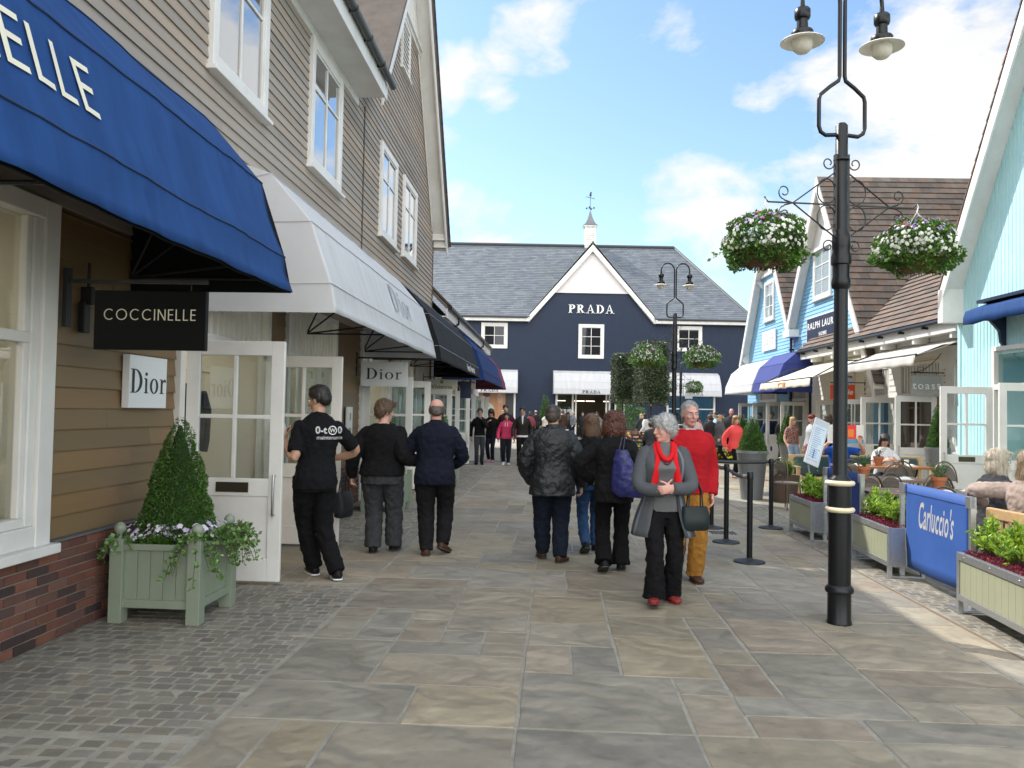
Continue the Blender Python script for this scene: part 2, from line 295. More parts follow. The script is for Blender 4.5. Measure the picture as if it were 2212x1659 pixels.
# ================================================================= ground
GX0 = -3.42
def gw(n, s_, z=0): return FL @ Vector((n, s_, z))
b = MB(); b.box(-300, 300, -40, 460, -.3, -.012); b.build('ground', mat('far_ground', (.26, .24, .2), (.2, .185, .16), ns=.8, rough=.85, bump=.2, bs=8), kind='structure')
MORTAR = mat('mortar', (.32, .30, .25), (.19, .178, .15), ns=6, rough=.95, bump=.5, bs=50)
b = MB(); b.box(-.2, 12.4, 1.0, 60, -.1, -.0025); b.build('mortar_bed', MORTAR, W=FL, kind='structure')
STONE = mat('riven_sandstone', (1.0, 1.0, 1.0), (.74, .73, .73), ns=2.6, rough=.82, spec=.3, bump=.35, bs=22, attr=True, wave=(1.1, .8, 11, 'DIAGONAL'), contrast=1.2, vein=.13, spots=.16)
def slab(b, x0, x1, y0, y1, top, col, jit, inset, tilt, skirt=.03):
    j = lambda: rnd.uniform(-jit, jit)
    cs = [(x0 + j(), y0 + j()), (x1 + j(), y0 + j()), (x1 + j(), y1 + j()), (x0 + j(), y1 + j())]
    # ragged outline: extra points along each side
    out = []
    for i in range(4):
        a, c = cs[i], cs[(i + 1) % 4]; L = math.hypot(c[0] - a[0], c[1] - a[1]); k = max(1, int(L / (.16 if L > .2 else 9)))
        for q in range(k):
            t = q / k; w = 0 if q == 0 else rnd.uniform(-jit, jit) * .7
            out.append((a[0] + (c[0] - a[0]) * t + (w if i % 2 else 0), a[1] + (c[1] - a[1]) * t + (0 if i % 2 else w)))
    n = len(out); cx = (x0 + x1) / 2; cy = (y0 + y1) / 2; tx, ty = rnd.uniform(-tilt, tilt), rnd.uniform(-tilt, tilt)
    def P(p, f, z): 
        dx, dy = p[0] - cx, p[1] - cy; L = math.hypot(dx, dy); k = (L - f) / L
        return (cx + dx * k, cy + dy * k, z + tx * dx + ty * dy)
    vs = [P(p, 0, top - skirt) for p in out] + [P(p, 0, top - inset * .7) for p in out] + [P(p, inset, top) for p in out]
    fs = [[i, (i + 1) % n, n + (i + 1) % n, n + i] for i in range(n)] + [[n + i, n + (i + 1) % n, 2 * n + (i + 1) % n, 2 * n + i] for i in range(n)] + [[2 * n + i for i in range(n)]]
    b.add(vs, fs, col=col)
def pack(x0, x1, y0, y1, u, skip=None):
    nx, ny = int(round((x1 - x0) / u)), int(round((y1 - y0) / u)); occ = [[False] * ny for _ in range(nx)]; res = []
    sizes = [(3, 2), (2, 2), (3, 3), (2, 3), (1, 2), (2, 1), (2, 2), (3, 2), (1, 1), (3, 1)]
    for jy in range(ny):
        for ix in range(nx):
            if occ[ix][jy]: continue
            rnd.shuffle(sizes)
            for (w, h) in sizes + [(1, 1)]:
                if ix + w <= nx and jy + h <= ny and all(not occ[ix + a][jy + c] for a in range(w) for c in range(h)):
                    if w * h == 1 and rnd.random() < .6 and sizes[0] != (1, 1): pass
                    for a in range(w):
                        for c in range(h): occ[ix + a][jy + c] = True
                    res.append((x0 + ix * u, x0 + (ix + w) * u, y0 + jy * u, y0 + (jy + h) * u)); break
    return res
TONES = [(r_ * .60 + .092, g_ * .60 + .080, b_ * .60 + .058) for (r_, g_, b_) in [(.345, .295, .225), (.33, .295, .235), (.30, .28, .235), (.37, .31, .215), (.325, .275, .215), (.29, .27, .235), (.36, .315, .23), (.335, .275, .215), (.315, .285, .23), (.285, .27, .24)]]
def tone(d=0):
    c = rnd.choice(TONES); k = rnd.uniform(.86, 1.12) * (1 - d); return tuple(v * k for v in c)
b = MB()
for (x0, x1, y0, y1) in pack(1.74, 6.56, 2.0, 34, .301):
    slab(b, x0 + .0085, x1 - .0085, y0 + .0065, y1 - .0065, rnd.uniform(0, .003), tone(), .005, .006, .002)
for (x0, x1, y0, y1) in pack(7.15, 12.2, 2.0, 34, .33):
    slab(b, x0 + .0085, x1 - .0085, y0 + .0065, y1 - .0065, rnd.uniform(0, .003), tone(), .005, .006, .002)
for (x0, x1, y0, y1) in pack(0, 1.72, 7.7, 10.0, .287):
    slab(b, x0 + .0085, x1 - .0085, y0 + .0065, y1 - .0065, rnd.uniform(0, .003), tone(), .005, .006, .002)
b.build('flagstone_paving', STONE, W=FL, kind='structure', colattr=True)
SETT = mat('granite_setts', (1, 1, 1), (.75, .75, .78), spots=.15, ns=9, rough=.85, spec=.3, bump=.35, bs=30, attr=True)
b = MB()
def setts(x0, x1, y0, y1, w, l, gap, dark=0):
    ny = int((y1 - y0) / l); 
    for j in range(ny):
        x = x0 + rnd.uniform(-.03, 0) - (w * .5 if j % 2 and gap < .012 else 0)
        while x < x1 - .03:
            ww = w * rnd.uniform(.88, 1.12) if gap < .012 else w
            a = max(x, x0); c = min(x + ww, x1)
            if c - a > .04:
                k = rnd.uniform(.66, .92) * (1.3 if rnd.random() < .05 else 1); t = rnd.choice([(.28, .25, .20), (.26, .24, .20), (.285, .25, .195), (.25, .23, .195), (.29, .265, .21)])
                slab(b, a + gap / 2, c - gap / 2, y0 + j * l + gap / 2, y0 + (j + 1) * l - gap / 2, rnd.uniform(-.002, .003), tuple(v * k for v in t), .004, .012, .03)
            x += ww
setts(0, 1.72, 1.9, 4.15, .135, .115, .022); setts(0, 1.72, 4.15, 7.68, .118, .105, .007)
setts(0, 1.72, 10.02, 24, .13, .12, .008)
setts(6.6, 7.12, 3, 15, .125, .105, .009)
b.build('stone_sett_paving', SETT, W=FL, kind='structure', colattr=True)
# metal drain channel along the right of the walkway, and a square access cover
b = MB(); b.box(6.562, 6.598, 3, 20, -.03, -.002); b.build('drain_channel', mat('rusty_channel', (.2, .13, .07), (.12, .09, .06), ns=20, rough=.8), W=FL, kind='structure')
# paving beyond the modelled slabs
b = MB(); b.box(-2, 16, 34.02, 60, -.05, 0); o = b.build('square_paving', mat('far_flags', (.36, .325, .26), (.29, .265, .22), ns=1.1, rough=.85, bump=.2, bs=20, brick=(1, .9, .6, .012, (.55, .52, .48))), W=FL, kind='structure'); uvbox(o)
b = MB()
for (x0, x1, y0, y1, dz) in [(-.02, 0, -.28, .28, 0), (0, .5, -.28, -.26, 0), (0, .5, .26, .28, 0), (.5, .52, -.28, .28, 0)]: b.box(x0, x1, y0, y1, .001, .006)
b.build('access_cover', mat('steel_frame', (.2, .2, .19), rough=.5, metal=.6), W=frame(.75, 9.75, 0, R(-3)), label='thin steel frame of an access cover let into the flagstones behind the strolling women', cat='access cover')
# ================================================================= building parts
def clap(b, sgn, span, z0, z1, pitch, holes=(), x=0, tones=((1, 1, 1),), var=.1, seg=3.6, proud=.024):
    """lapped boards on the plane local x = x; sgn +1 faces +x; span(z) -> (y0, y1)"""
    z = z0
    while z < z1 - .01:
        h = min(pitch, z1 - z); a, c = span(z + h * .5)
        iv = [(a, c)]
        for (h0, h1, g0, g1) in holes:
            if g0 < z + h * .8 and g1 > z + h * .2:
                iv = [q for (p0, p1) in iv for q in ((p0, min(p1, h0)), (max(p0, h1), p1)) if q[1] - q[0] > .02]
        off = rnd.uniform(0, seg)
        for (p0, p1) in iv:
            cuts = [p0]; y = math.floor(p0 / seg) * seg + off
            while y < p1 - .3:
                if y > p0 + .3: cuts.append(y)
                y += seg * rnd.uniform(.8, 1.1)
            cuts.append(p1)
            for k in range(len(cuts) - 1):
                t = rnd.choice(tones); v = rnd.uniform(1 - var, 1 + var); w = rnd.uniform(-.0015, .0015)
                y0, y1 = cuts[k] + (.002 if k else 0), cuts[k + 1]
                p = [(0, z), (sgn * (proud + w), z - .006), (sgn * (proud + w), z + .004), (sgn * (.006 + w), z + h + .002), (0, z + h)]
                pp = [(x + q[0], q[1]) for q in p]
                if sgn < 0: pp = pp[::-1]
                b.prism([(q[0], q[1]) for q in pp], 'y', y0, y1, col=tuple(v * c_ for c_ in t))
        z += pitch
def window(par, sgn, y0, y1, z0, z1, x, cols=2, rows=2, fw=.1, glass=None, split=None, m=None, sill=True, name='window'):
    """casement standing proud of the wall plane local x = x"""
    m = m or WHITE; b = MB(); p = .055 * sgn
    def bx(b, a0, a1, c0, c1, u0, u1): b.box(min(x + a0 * sgn, x + a1 * sgn), max(x + a0 * sgn, x + a1 * sgn), c0, c1, u0, u1)
    bx(b, -.03, .06, y0, y0 + fw, z0, z1); bx(b, -.03, .06, y1 - fw, y1, z0, z1); bx(b, -.03, .058, y0 + fw, y1 - fw, z1 - fw, z1); bx(b, -.03, .058, y0 + fw, y1 - fw, z0, z0 + fw)
    iy0, iy1, iz0, iz1 = y0 + fw, y1 - fw, z0 + fw, z1 - fw; s = .035
    for (a, c) in ((iy0, iy0 + s), (iy1 - s, iy1)): bx(b, -.03, .042, a, c, iz0, iz1)
    for (a, c) in ((iz0, iz0 + s), (iz1 - s, iz1)): bx(b, -.03, .041, iy0 + s, iy1 - s, a, c)
    for k in range(1, cols):
        yc = iy0 + (iy1 - iy0) * k / cols; t = .045 if k * 2 == cols and cols > 2 else .02; bx(b, -.02, .036, yc - t, yc + t, iz0 + s, iz1 - s)
    for k in range(1, rows):
        zc = iz0 + (iz1 - iz0) * (split if split and rows == 2 else k / rows); bx(b, -.02, .034, iy0 + s, iy1 - s, zc - .018, zc + .018)
    o = b.build(name, m, par, bevel=.006)
    g = MB(); bx(g, .0, .016, iy0 + s * .5, iy1 - s * .5, iz0 + s * .5, iz1 - s * .5); g.build('pane', glass or GLASS_SKY, o)
    if sill:
        q = MB(); bx(q, -.02, .11, y0 - .05, y1 + .05, z0 - .045, z0 - .002); q.build('sill', m, o, bevel=.006)
    return o
def leaf(par, M, w=.9, h=2.16, hinge=1, handle=True, plate=True, mull=1, rail=.95, name='door', label=None, m=None, glass=None, t=.045, rows=2, top=.13):
    """half-glazed door leaf. M: local x along the leaf from the hinge (0..w), z up, y = its faces"""
    m = m or WHITE; b = MB(); st = .12
    b.box(0, st, -t / 2, t / 2, .03, h, M); b.box(w - st, w, -t / 2, t / 2, .03, h, M)
    b.box(st, w - st, -t / 2 + .001, t / 2 - .001, h - top, h, M); b.box(st, w - st, -t / 2 + .001, t / 2 - .001, rail - .16, rail, M)
    b.box(st, w - st, -t / 2 + .001, t / 2 - .001, .03, .24, M); b.box(st, w - st, -t / 2 + .014, t / 2 - .014, .24, rail - .16, M)
    gz0, gz1 = rail, h - top
    for k in range(1, mull + 1):
        xc = st + (w - 2 * st) * k / (mull + 1); b.box(xc - .018, xc + .018, -t / 2 + .003, t / 2 - .003, gz0, gz1, M)
    for k in range(1, rows):
        zc = gz0 + (gz1 - gz0) * k / rows; b.box(st, w - st, -t / 2 + .004, t / 2 - .004, zc - .018, zc + .018, M)
    d = b.build(name, m, par, bevel=.005, label=label)
    g = MB(); g.box(st - .01, w - st + .01, -.003, .003, gz0 - .01, gz1 + .01, M); g.build('pane', glass or GLASS, d)
    if handle:
        q = MB()
        for s_ in (-1, 1):
            y = s_ * (t / 2 + .05); xx = w - .06
            q.tube([(xx, s_ * t / 2, rail - .32), (xx, y, rail - .32), (xx, y, rail - .29), (xx, y, rail + .0), (xx, y, rail + .03), (xx, s_ * t / 2, rail + .03)], .011, 8, M)
        q.build('handle', CHROME, d, smooth=40)
    if plate:
        q = MB()
        for s_ in (-1, 1): q.box(w / 2 - .15, w / 2 + .15, s_ * (t / 2 + .004) - .005, s_ * (t / 2 + .004) + .005, rail - .125, rail - .035, M)
        q.build('letter_plate', DARKBRASS, d, bevel=.004)
    return d
def barpanel(b, sgn, y0, y1, z0, z1, x, n):
    """transom light with upright bars"""
    def bx(a0, a1, c0, c1, u0, u1): b.box(min(x + a0 * sgn, x + a1 * sgn), max(x + a0 * sgn, x + a1 * sgn), c0, c1, u0, u1)
    bx(-.03, .06, y0, y0 + .07, z0, z1); bx(-.03, .06, y1 - .07, y1, z0, z1); bx(-.03, .058, y0 + .07, y1 - .07, z0, z0 + .07); bx(-.03, .058, y0 + .07, y1 - .07, z1 - .07, z1)
    for k in range(1, n):
        yc = y0 + (y1 - y0) * k / n; bx(-.02, .045, yc - .028, yc + .028, z0 + .07, z1 - .07)
def awning(name, label, W, sgn, y0, y1, prof, m, n_sub=None, group=None, wob=.012, seams=None, m2=None, stripe=None, capseams=True, x0=0, taper=.0, lining=None):
    """dome-ended awning; prof = [(out, z)...] from the wall to the hem. The root stands at the wall, foot of the hem"""
    root = thing(name, label, 'awning', W, (x0, (y0 + y1) / 2, 0), 0, group)
    dy = (y0 + y1) / 2; ns = n_sub or max(4, int((y1 - y0) / .11)); L = []
    # refine the profile
    pr = []
    for i in range(len(prof) - 1):
        k = 4
        for j in range(k): pr.append((prof[i][0] + (prof[i + 1][0] - prof[i][0]) * j / k, prof[i][1] + (prof[i + 1][1] - prof[i][1]) * j / k))
    pr.append(prof[-1]); np_ = len(pr)
    sd_ = rnd.random() * 50
    def dis(y, j):
        w = noise.noise(Vector((y * 1.3 + sd_, j * .25, 2.1))) * wob * min(1, j / 4) + noise.noise(Vector((y * 6 + sd_ + j * .35, j * .22, 7))) * wob * .8 * (j / np_)
        return w + noise.noise(Vector((y * 14 + j * .6, j * .15, sd_))) * wob * .45 - wob * .7 * abs(math.sin((y - y0) * 2.4)) * math.sin(math.pi * ((j % 4) / 4))
    def cloth(ya, yb, dn=0):
        b = MB(); vs = []; k = max(2, int(round(ns * (yb - ya) / (y1 - y0))))
        for i in range(k + 1):
            y = ya + (yb - ya) * i / k
            for j, (n_, z) in enumerate(pr):
                w = dis(y, j) if j else 0
                if j == np_ - 1: z += noise.noise(Vector((y * 2.2, sd_, 0))) * wob * .8
                vs.append((sgn * max(0, n_ + w - dn), y - dy, z - dn * .5))
        fs = [[i * np_ + j, i * np_ + j + 1, (i + 1) * np_ + j + 1, (i + 1) * np_ + j] for i in range(k) for j in range(np_ - 1)]
        b.add(vs, fs); return b
    if stripe:
        cloth(y0, stripe).build('cover', m, root, smooth=35, solid=.005); cloth(stripe, y1).build('end_stripe', m2, root, smooth=35, solid=.005)
    else: cloth(y0, y1).build('cover', m, root, smooth=28, solid=.005)
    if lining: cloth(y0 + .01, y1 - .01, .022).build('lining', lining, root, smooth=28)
    for e, yy in ((0, y0), (1, y1)):
        b = MB(); vs = [(0, yy - dy, prof[-1][1] + .12), (0, yy - dy, prof[0][1])]
        out = 1 if e else -1
        rings = []
        for k in range(6):
            t = k / 5; f = 1 - t
            rings.append([(sgn * n_ * f, yy - dy + out * taper * math.sin(t * math.pi / 2), z + (prof[-1][1] + .02 - z) * 0 * t) for (n_, z) in pr])
        nn = len(pr); vs = [p for r_ in rings for p in r_]; fs = [[i * nn + j, i * nn + j + 1, (i + 1) * nn + j + 1, (i + 1) * nn + j] for i in range(5) for j in range(nn - 1)]
        # keep the cap under the sloping first facet
        vs2 = []
        for (x, y, z) in vs:
            top = prof[0][1]; n_ = abs(x)
            for i in range(len(prof) - 1):
                if prof[i][0] <= n_ <= prof[i + 1][0] + 1e-6:
                    t = (n_ - prof[i][0]) / max(1e-6, prof[i + 1][0] - prof[i][0]); top = prof[i][1] + (prof[i + 1][1] - prof[i][1]) * t; break
            vs2.append((x, y, min(z, top)))
        b.add(vs2, fs); b.build('end_cap', lining or (m2 if (m2 and e) else m), root, solid=.004)
    # seams (piping) and the steel frame below
    sm = MB()
    for i in range(1, len(prof) - 1):
        sm.tube([(sgn * (prof[i][0] + .006 + dis(y0 + (y1 - y0) * k / ns, i * 4)), -(y1 - y0) / 2 + (y1 - y0) * k / ns, prof[i][1] + .004) for k in range(ns + 1)], .0055, 5)
        if capseams:
            for yy in (y0 - dy - .008, y1 - dy + .008): sm.tube([(sgn * prof[i][0], yy, prof[i][1]), (sgn * .05, yy, prof[i][1] - (.15 if i == 1 else .02))], .004, 5)
    sm.build('piping', seams or m, root)
    fr = MB(); hz = prof[-1][1] + .1
    for yy in [y0 - dy + .04, y1 - dy - .04] + ([0] if y1 - y0 > 4 else []):
        for (n_, z) in prof[1:]: fr.tube([(sgn * .03, yy, hz), (sgn * (n_ - .07), yy, z - .03 if z != prof[-1][1] else hz)], .012, 6)
    for (n_, z) in prof[1:-1]: fr.tube([(sgn * (n_ - .08), -(y1 - y0) / 2 + .03, z - .02), (sgn * (n_ - .08), (y1 - y0) / 2 - .03, z - .02)], .011, 6)
    fr.tube([(sgn * (prof[-1][0] - .07), -(y1 - y0) / 2 + .03, hz), (sgn * (prof[-1][0] - .07), (y1 - y0) / 2 - .03, hz)], .012, 6)
    fr.build('support_frame', BLK_M, root, smooth=60)
    return root
PROF = [(0, 4.05), (.66, 3.83), (1.06, 3.37), (1.26, 2.78), (1.32, 2.5)]
def tiles(b, M, w, l, tw, tl, th=.014, tones=((1, 1, 1),), var=.15, clipf=None):
    """lapped tiles on a plane: M maps (x along the eave, y up the slope, z normal)"""
    if M.col[2][2] < 0: M = M @ Matrix.Diagonal((1, 1, -1, 1))
    rows = int(l / tl) + 1
    for r_ in range(rows):
        y = r_ * tl; x = -(tw * .5 if r_ % 2 else 0)
        while x < w:
            a, c = max(0, x), min(w, x + tw - .004); y2 = min(l, y + tl * 1.12)
            ok = c - a > .02 and y2 > y
            if ok and clipf:
                q = clipf(y + tl * .5)
                if q: a, c = max(a, q[0]), min(c, q[1]); ok = c - a > .02
                else: ok = False
            if ok:
                v = rnd.uniform(1 - var, 1 + var); t = rnd.choice(tones); lift = rnd.uniform(0, .004)
                b.add([(a, y, 0), (c, y, 0), (c, y, th + .008 + lift), (a, y, th + .008 + lift), (a, y2, 0), (c, y2, 0), (c, y2, .004), (a, y2, .004)],
                      [(0, 1, 2, 3), (3, 2, 6, 7), (1, 5, 6, 2), (0, 3, 7, 4), (4, 7, 6, 5)], M, col=tuple(v * q_ for q_ in t))
            x += tw
CLAP_UP = mat('weathered_boards_skylit', (.385, .335, .29), (.29, .25, .215), ns=1.6, rough=.75, bump=.25, bs=40, stretch=(1, .12, 1), attr=True, spec=.35)  # same timber as the lower boards; greyish skylight tone put into the colour
CLAP_LO = mat('weathered_boards_shaded', (.225, .148, .072), (.16, .102, .048), ns=1.2, rough=.5, bump=.2, bs=30, stretch=(1, .1, 1), attr=True, spec=.5)  # same timber as the upper boards; browner awning shade put into the colour
BRICK = mat('red_brick', (.165, .075, .052), (.11, .055, .042), ns=9, rough=.85, bump=.5, bs=45, attr=True)
BMORT = mat('brick_mortar', (.25, .21, .165), rough=.95, bump=.4, bs=60)
TILE_B = mat('brown_tiles', (.150, .123, .103), (.10, .083, .07), ns=4, rough=.85, bump=.3, bs=40, attr=True)
SLATE = mat('grey_slate', (.13, .145, .16), (.10, .115, .13), ns=3, rough=.55, spec=.6, bump=.3, bs=18, attr=True)
NAVY = mat('navy_boards', (.008, .018, .044), (.011, .024, .056), ns=2, rough=.55, spec=.4)
BLUE_C = mat('sky_blue_boards', (.25, .47, .66), (.21, .43, .61), ns=2, rough=.55, attr=True)
TURQ = mat('turquoise_boards', (.50, .77, .79), (.42, .70, .73), ns=2, rough=.55)
WCLAP = mat('white_boards', (.74, .73, .70), (.66, .65, .62), ns=2, rough=.5, attr=True)
AW_BLUE = mat('blue_canvas', (.008, .042, .155), (.014, .064, .22), stretch=(1, 5, 1), ns=1.5, rough=.75, bump=.15, bs=300, transl=.03, spec=.25)
AW_WHITE = mat('white_canvas', (.76, .76, .78), (.66, .66, .67), stretch=(1, 5, 1), ns=1.2, rough=.7, bump=.08, bs=250, transl=.3, spec=.3)
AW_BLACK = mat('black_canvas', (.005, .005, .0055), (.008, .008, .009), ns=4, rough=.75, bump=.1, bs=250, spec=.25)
AW_NAVY = mat('navy_canvas', (.012, .035, .13), (.015, .04, .15), ns=4, rough=.75, transl=.1, spec=.25)
AW_BURG = mat('burgundy_canvas', (.20, .045, .085), rough=.75, transl=.1, spec=.25)
AW_GREY = mat('cream_canvas', (.66, .64, .60), (.60, .58, .54), ns=3, rough=.75, transl=.25, spec=.25)

# ================================================================= left timber building
lb = thing('timber_clad_shop_building', 'long brown clapboard building in shade with gable and white upper windows, along the left', 'building', FL)
GA, GS = 18.0, 1.32                     # gable apex y and slope
gz = lambda y: 12.3 - GS * abs(y - GA)
holes_up = [(7.9, 9.42, 4.88, 6.6), (11.1, 12.7, 4.88, 6.65), (15.6, 17.18, 4.9, 6.7), (17.95, 19.62, 4.95, 6.72), (17.4, 18.35, 8.9, 10.0)]
b = MB()
def up_span(z):
    if z < 7.0: return (1.2, 22.5)
    d = (12.3 - z) / GS; return (max(13.9, GA - d), min(22.5, GA + d))
clap(b, 1, up_span, 2.95, 10.1, .118, [(a + .03, c - .03, e, f_) for (a, c, e, f_) in holes_up], tones=((1, 1, 1), (1.03, .99, .95), (.94, .96, .98), (1.10, 1.03, .95), (.96, .97, .97)), var=.09)
b.build('upper_cladding', CLAP_UP, lb, colattr=True)
holes_lo = [(2.2, 5.55, .6, 2.98), (7.45, 9.75, 0, 2.98), (10.4, 12.75, .6, 2.98), (14.4, 16.6, 0, 2.98), (17.2, 19.6, .6, 2.98), (20.0, 21.9, 0, 2.98)]
b = MB(); clap(b, 1, lambda z: (1.2, 22.5), .68, 2.93, .148, holes_lo, tones=((1, 1, 1), (1.06, 1, .94), (.93, .95, .97)), var=.08)
b.build('lower_cladding', CLAP_LO, lb, colattr=True)
for (y0, y1) in ((1.2, 7.4), (9.8, 14.35), (16.65, 19.95), (21.95, 22.5)):      # brick plinth
    b = MB(); bm_ = MB(); bm_.box(-.1, .048, y0, y1, 0, .655)
    for r_ in range(10):
        z = .004 + r_ * .0655; y = y0 + (.1125 if r_ % 2 else 0) - .225
        tall = r_ >= 8
        while y < y1:
            a, c = max(y, y0), min(y + (.215 if not tall else .215), y1); y += .225
            if c - a < .03: continue
            t = rnd.choice([(1, 1, 1), (.8, .8, .9), (1.15, .95, .9), (.55, .62, .75), (1.25, 1.05, .9), (.9, .7, .7), (.35, .42, .55)]); v = rnd.uniform(.8, 1.15)
            pr_ = .06 + rnd.uniform(-.003, .003)
            if tall: pr_ += -.0 
            b.box(.0, pr_, a, c, z, z + .0555, col=tuple(v * q for q in t))
    o = b.build('brick_plinth', BRICK, lb, colattr=True, bevel=.005); bm_.build('mortar', BMORT, o)
b = MB(); b.box(0, .075, 5.62, 7.4, .657, .672); b.build('lead_flashing', mat('lead', (.16, .17, .18), rough=.5, metal=.3), lb)
# solid core: recesses behind the shop fronts, full depth above
b = MB()
ys = [1.2, 2.2, 5.55, 7.45, 9.75, 10.4, 12.75, 14.4, 16.6, 17.2, 19.6, 20.0, 21.9, 22.45]
for k in range(0, len(ys) - 1, 2): b.box(-2.2, -.002, ys[k], ys[k + 1], 0, 2.94)
b.box(-10, -2.2, 1.2, 22.45, 0, 2.94); b.box(-10, -.003, 1.2, 22.45, 2.94, 7.0)
b.prism([(13.9, 7.0), (22.42, 7.0), (22.42, gz(22.42) - .05), (GA, 12.2), (13.9, gz(13.9) - .05)], 'x', -10, -.004)
b.build('wall', mat('backing', (.2, .16, .12), rough=.8), lb)
b = MB()
for k in range(1, len(ys) - 2, 2):
    y0, y1 = ys[k], ys[k + 1]; b.box(-2.19, -2.1, y0 + .01, y1 - .01, .01, 2.93); b.box(-2.1, -.05, y0 + .01, y0 + .04, .01, 2.93); b.box(-2.1, -.05, y1 - .04, y1 - .01, .01, 2.93); b.box(-2.1, -.05, y0 + .04, y1 - .04, .02, .05)
b.build('shop_interior', INT_WHITE, lb)
LITM = mat('interior_lamp', (1, .95, .85)); LITM.node_tree.nodes['Principled BSDF'].inputs['Emission Color'].default_value = (1, .88, .7, 1); LITM.node_tree.nodes['Principled BSDF'].inputs['Emission Strength'].default_value = 5
for (y0, y1) in ((2.6, 5.1), (7.9, 9.4), (10.7, 12.5), (14.7, 16.3), (17.5, 19.3)):
    b = MB(); b.box(-1.5, -1.0, y0, y1, 2.86, 2.90); b.build('ceiling_lamp', LITM, lb)
# roofs
ROOFM = Matrix.Rotation(R(0), 4, 'Z')
def planeM(o, right, up): return basis(o, right, up)
b = MB(); sl = Vector((-4.6, 0, 5.5)); 
b.prism([(.42, 7.02), (.42, 7.12), (-4.5, 12.95), (-9.4, 7.1), (-9.4, 7.0)], 'y', .9, 13.7)
b.build('roof', TILE_B, lb, colattr=True)
b = MB(); tiles(b, planeM((.50, .9, 7.10), (0, 1, 0), (-4.6, 0, 5.45)), 12.9, 7.1, .27, .24, tones=((1, 1, 1), (1.2, 1.0, .95), (.8, .8, .85), (1.1, .95, .9)))
b.v = b.v; rt = b.build('roof_tiles', TILE_B, lb, colattr=True)
b = MB()      # gable roof with tiles edge
for s_ in (-1, 1):
    dd = 4.75 if s_ > 0 else 3.9; yy = GA + s_ * dd; zz = 12.42 - GS * dd
    b.prism([(GA, 12.30), (yy, zz - .1), (yy, zz), (GA, 12.48)], 'x', -9.5, .42, col=(1, 1, 1))
b.build('gable_roof', TILE_B, lb, colattr=True)
b = MB(); tiles(b, planeM((.47, GA + 4.85, 12.50 - GS * 4.85), (-1, 0, 0), (0, -1, GS)), 9.5, 8.2, .27, .26); b.build('gable_roof_tiles', TILE_B, lb, colattr=True)
b = MB()      # barge boards, soffits, apex panel
for s_ in (-1, 1):
    dd = 4.72 if s_ > 0 else 3.95; y0 = GA + s_ * dd; z0 = 12.3 - GS * dd
    b.prism([(GA, 12.30), (y0, z0), (y0, z0 - .30), (GA, 12.30 - .34)], 'x', .36, .40)
    b.prism([(GA, 12.22), (y0, z0 - .08), (y0, z0 - .12), (GA, 12.18)], 'x', 0.0, .36)
    b.prism([(GA, 12.15), (y0 - s_ * .55, z0 - .15 + GS * .55), (y0 - s_ * .55, z0 - .40 + GS * .55), (GA, 12.15 - .3)], 'x', .026, .05)
b.box(-.3, .40, 22.52, 22.74, 6.02, 6.28); b.box(.0, .36, 22.4, 22.62, 6.2, 6.4)
b.build('barge_board', WHITE, lb, bevel=.006)
b = MB(); d = (12.3 - 10.15) / GS
b.prism([(GA - d, 10.15), (GA + d, 10.15), (GA, 12.2)], 'x', -.01, .03); b.box(.0, .07, GA - d - .15, GA + d + .15, 10.02, 10.12); b.box(.0, .12, GA - d - .15, GA + d + .15, 10.12, 10.17)
for k in range(-6, 7):
    if abs(k * .22) < d - .1: b.box(.03, .036, GA + k * .22 - .05, GA + k * .22 + .05, 10.18, 12.3 - GS * (abs(k * .22) + .06))
b.build('gable_panel', WHITE, lb)
b = MB()      # vent louvre
b.box(0, .06, 17.4, 17.47, 8.9, 10.0); b.box(0, .06, 18.28, 18.35, 8.9, 10.0); b.box(0, .058, 17.47, 18.28, 8.9, 8.97); b.box(0, .058, 17.47, 18.28, 9.93, 10.0); b.box(0, .1, 17.36, 18.39, 8.85, 8.9)
for k in range(9): b.prism([(.0, 9.0 + k * .105), (.04, 8.98 + k * .105), (.045, 9.0 + k * .105), (.01, 9.07 + k * .105)], 'y', 17.47, 18.28)
b.build('louvre_vent', WHITE, lb)
for (a, c, e, f_) in holes_up[:4]: window(lb, 1, a, c, e, f_, .012, 2, 2, .13, split=.66)
b = MB()      # eaves: soffit, fascia, gutter
b.box(-.05, .52, .9, 13.75, 6.80, 6.83); b.box(.50, .53, .9, 13.75, 6.75, 7.02); b.box(.0, .05, .9, 13.75, 6.66, 6.80); b.box(-.02, .52, 13.72, 13.76, 6.83, 7.05)
b.build('soffit', WHITE, lb, bevel=.004)
b = MB(); pr_ = [(.54 + .06 + .06 * math.cos(a), 7.03 + .06 * math.sin(a)) for a in [R(180 + k * 18) for k in range(11)]] + [(.66, 7.045), (.54, 7.045)]
b.prism(pr_, 'y', .9, 13.85)
for k in range(14): b.box(.535, .67, 1.2 + k * .9, 1.23 + k * .9, 6.96, 7.06)
b.build('gutter', mat('green_grey_gutter', (.03, .035, .032), rough=.4), lb)
b = MB(); b.box(.0, .035, 14.27, 14.30, 4.1, 6.85); b.box(0, .035, 22.47, 22.53, 0, 6.3, col=(1, 1, 1)); b.build('corner_strip', mat('dark_strip', (.09, .07, .05), rough=.7), lb)
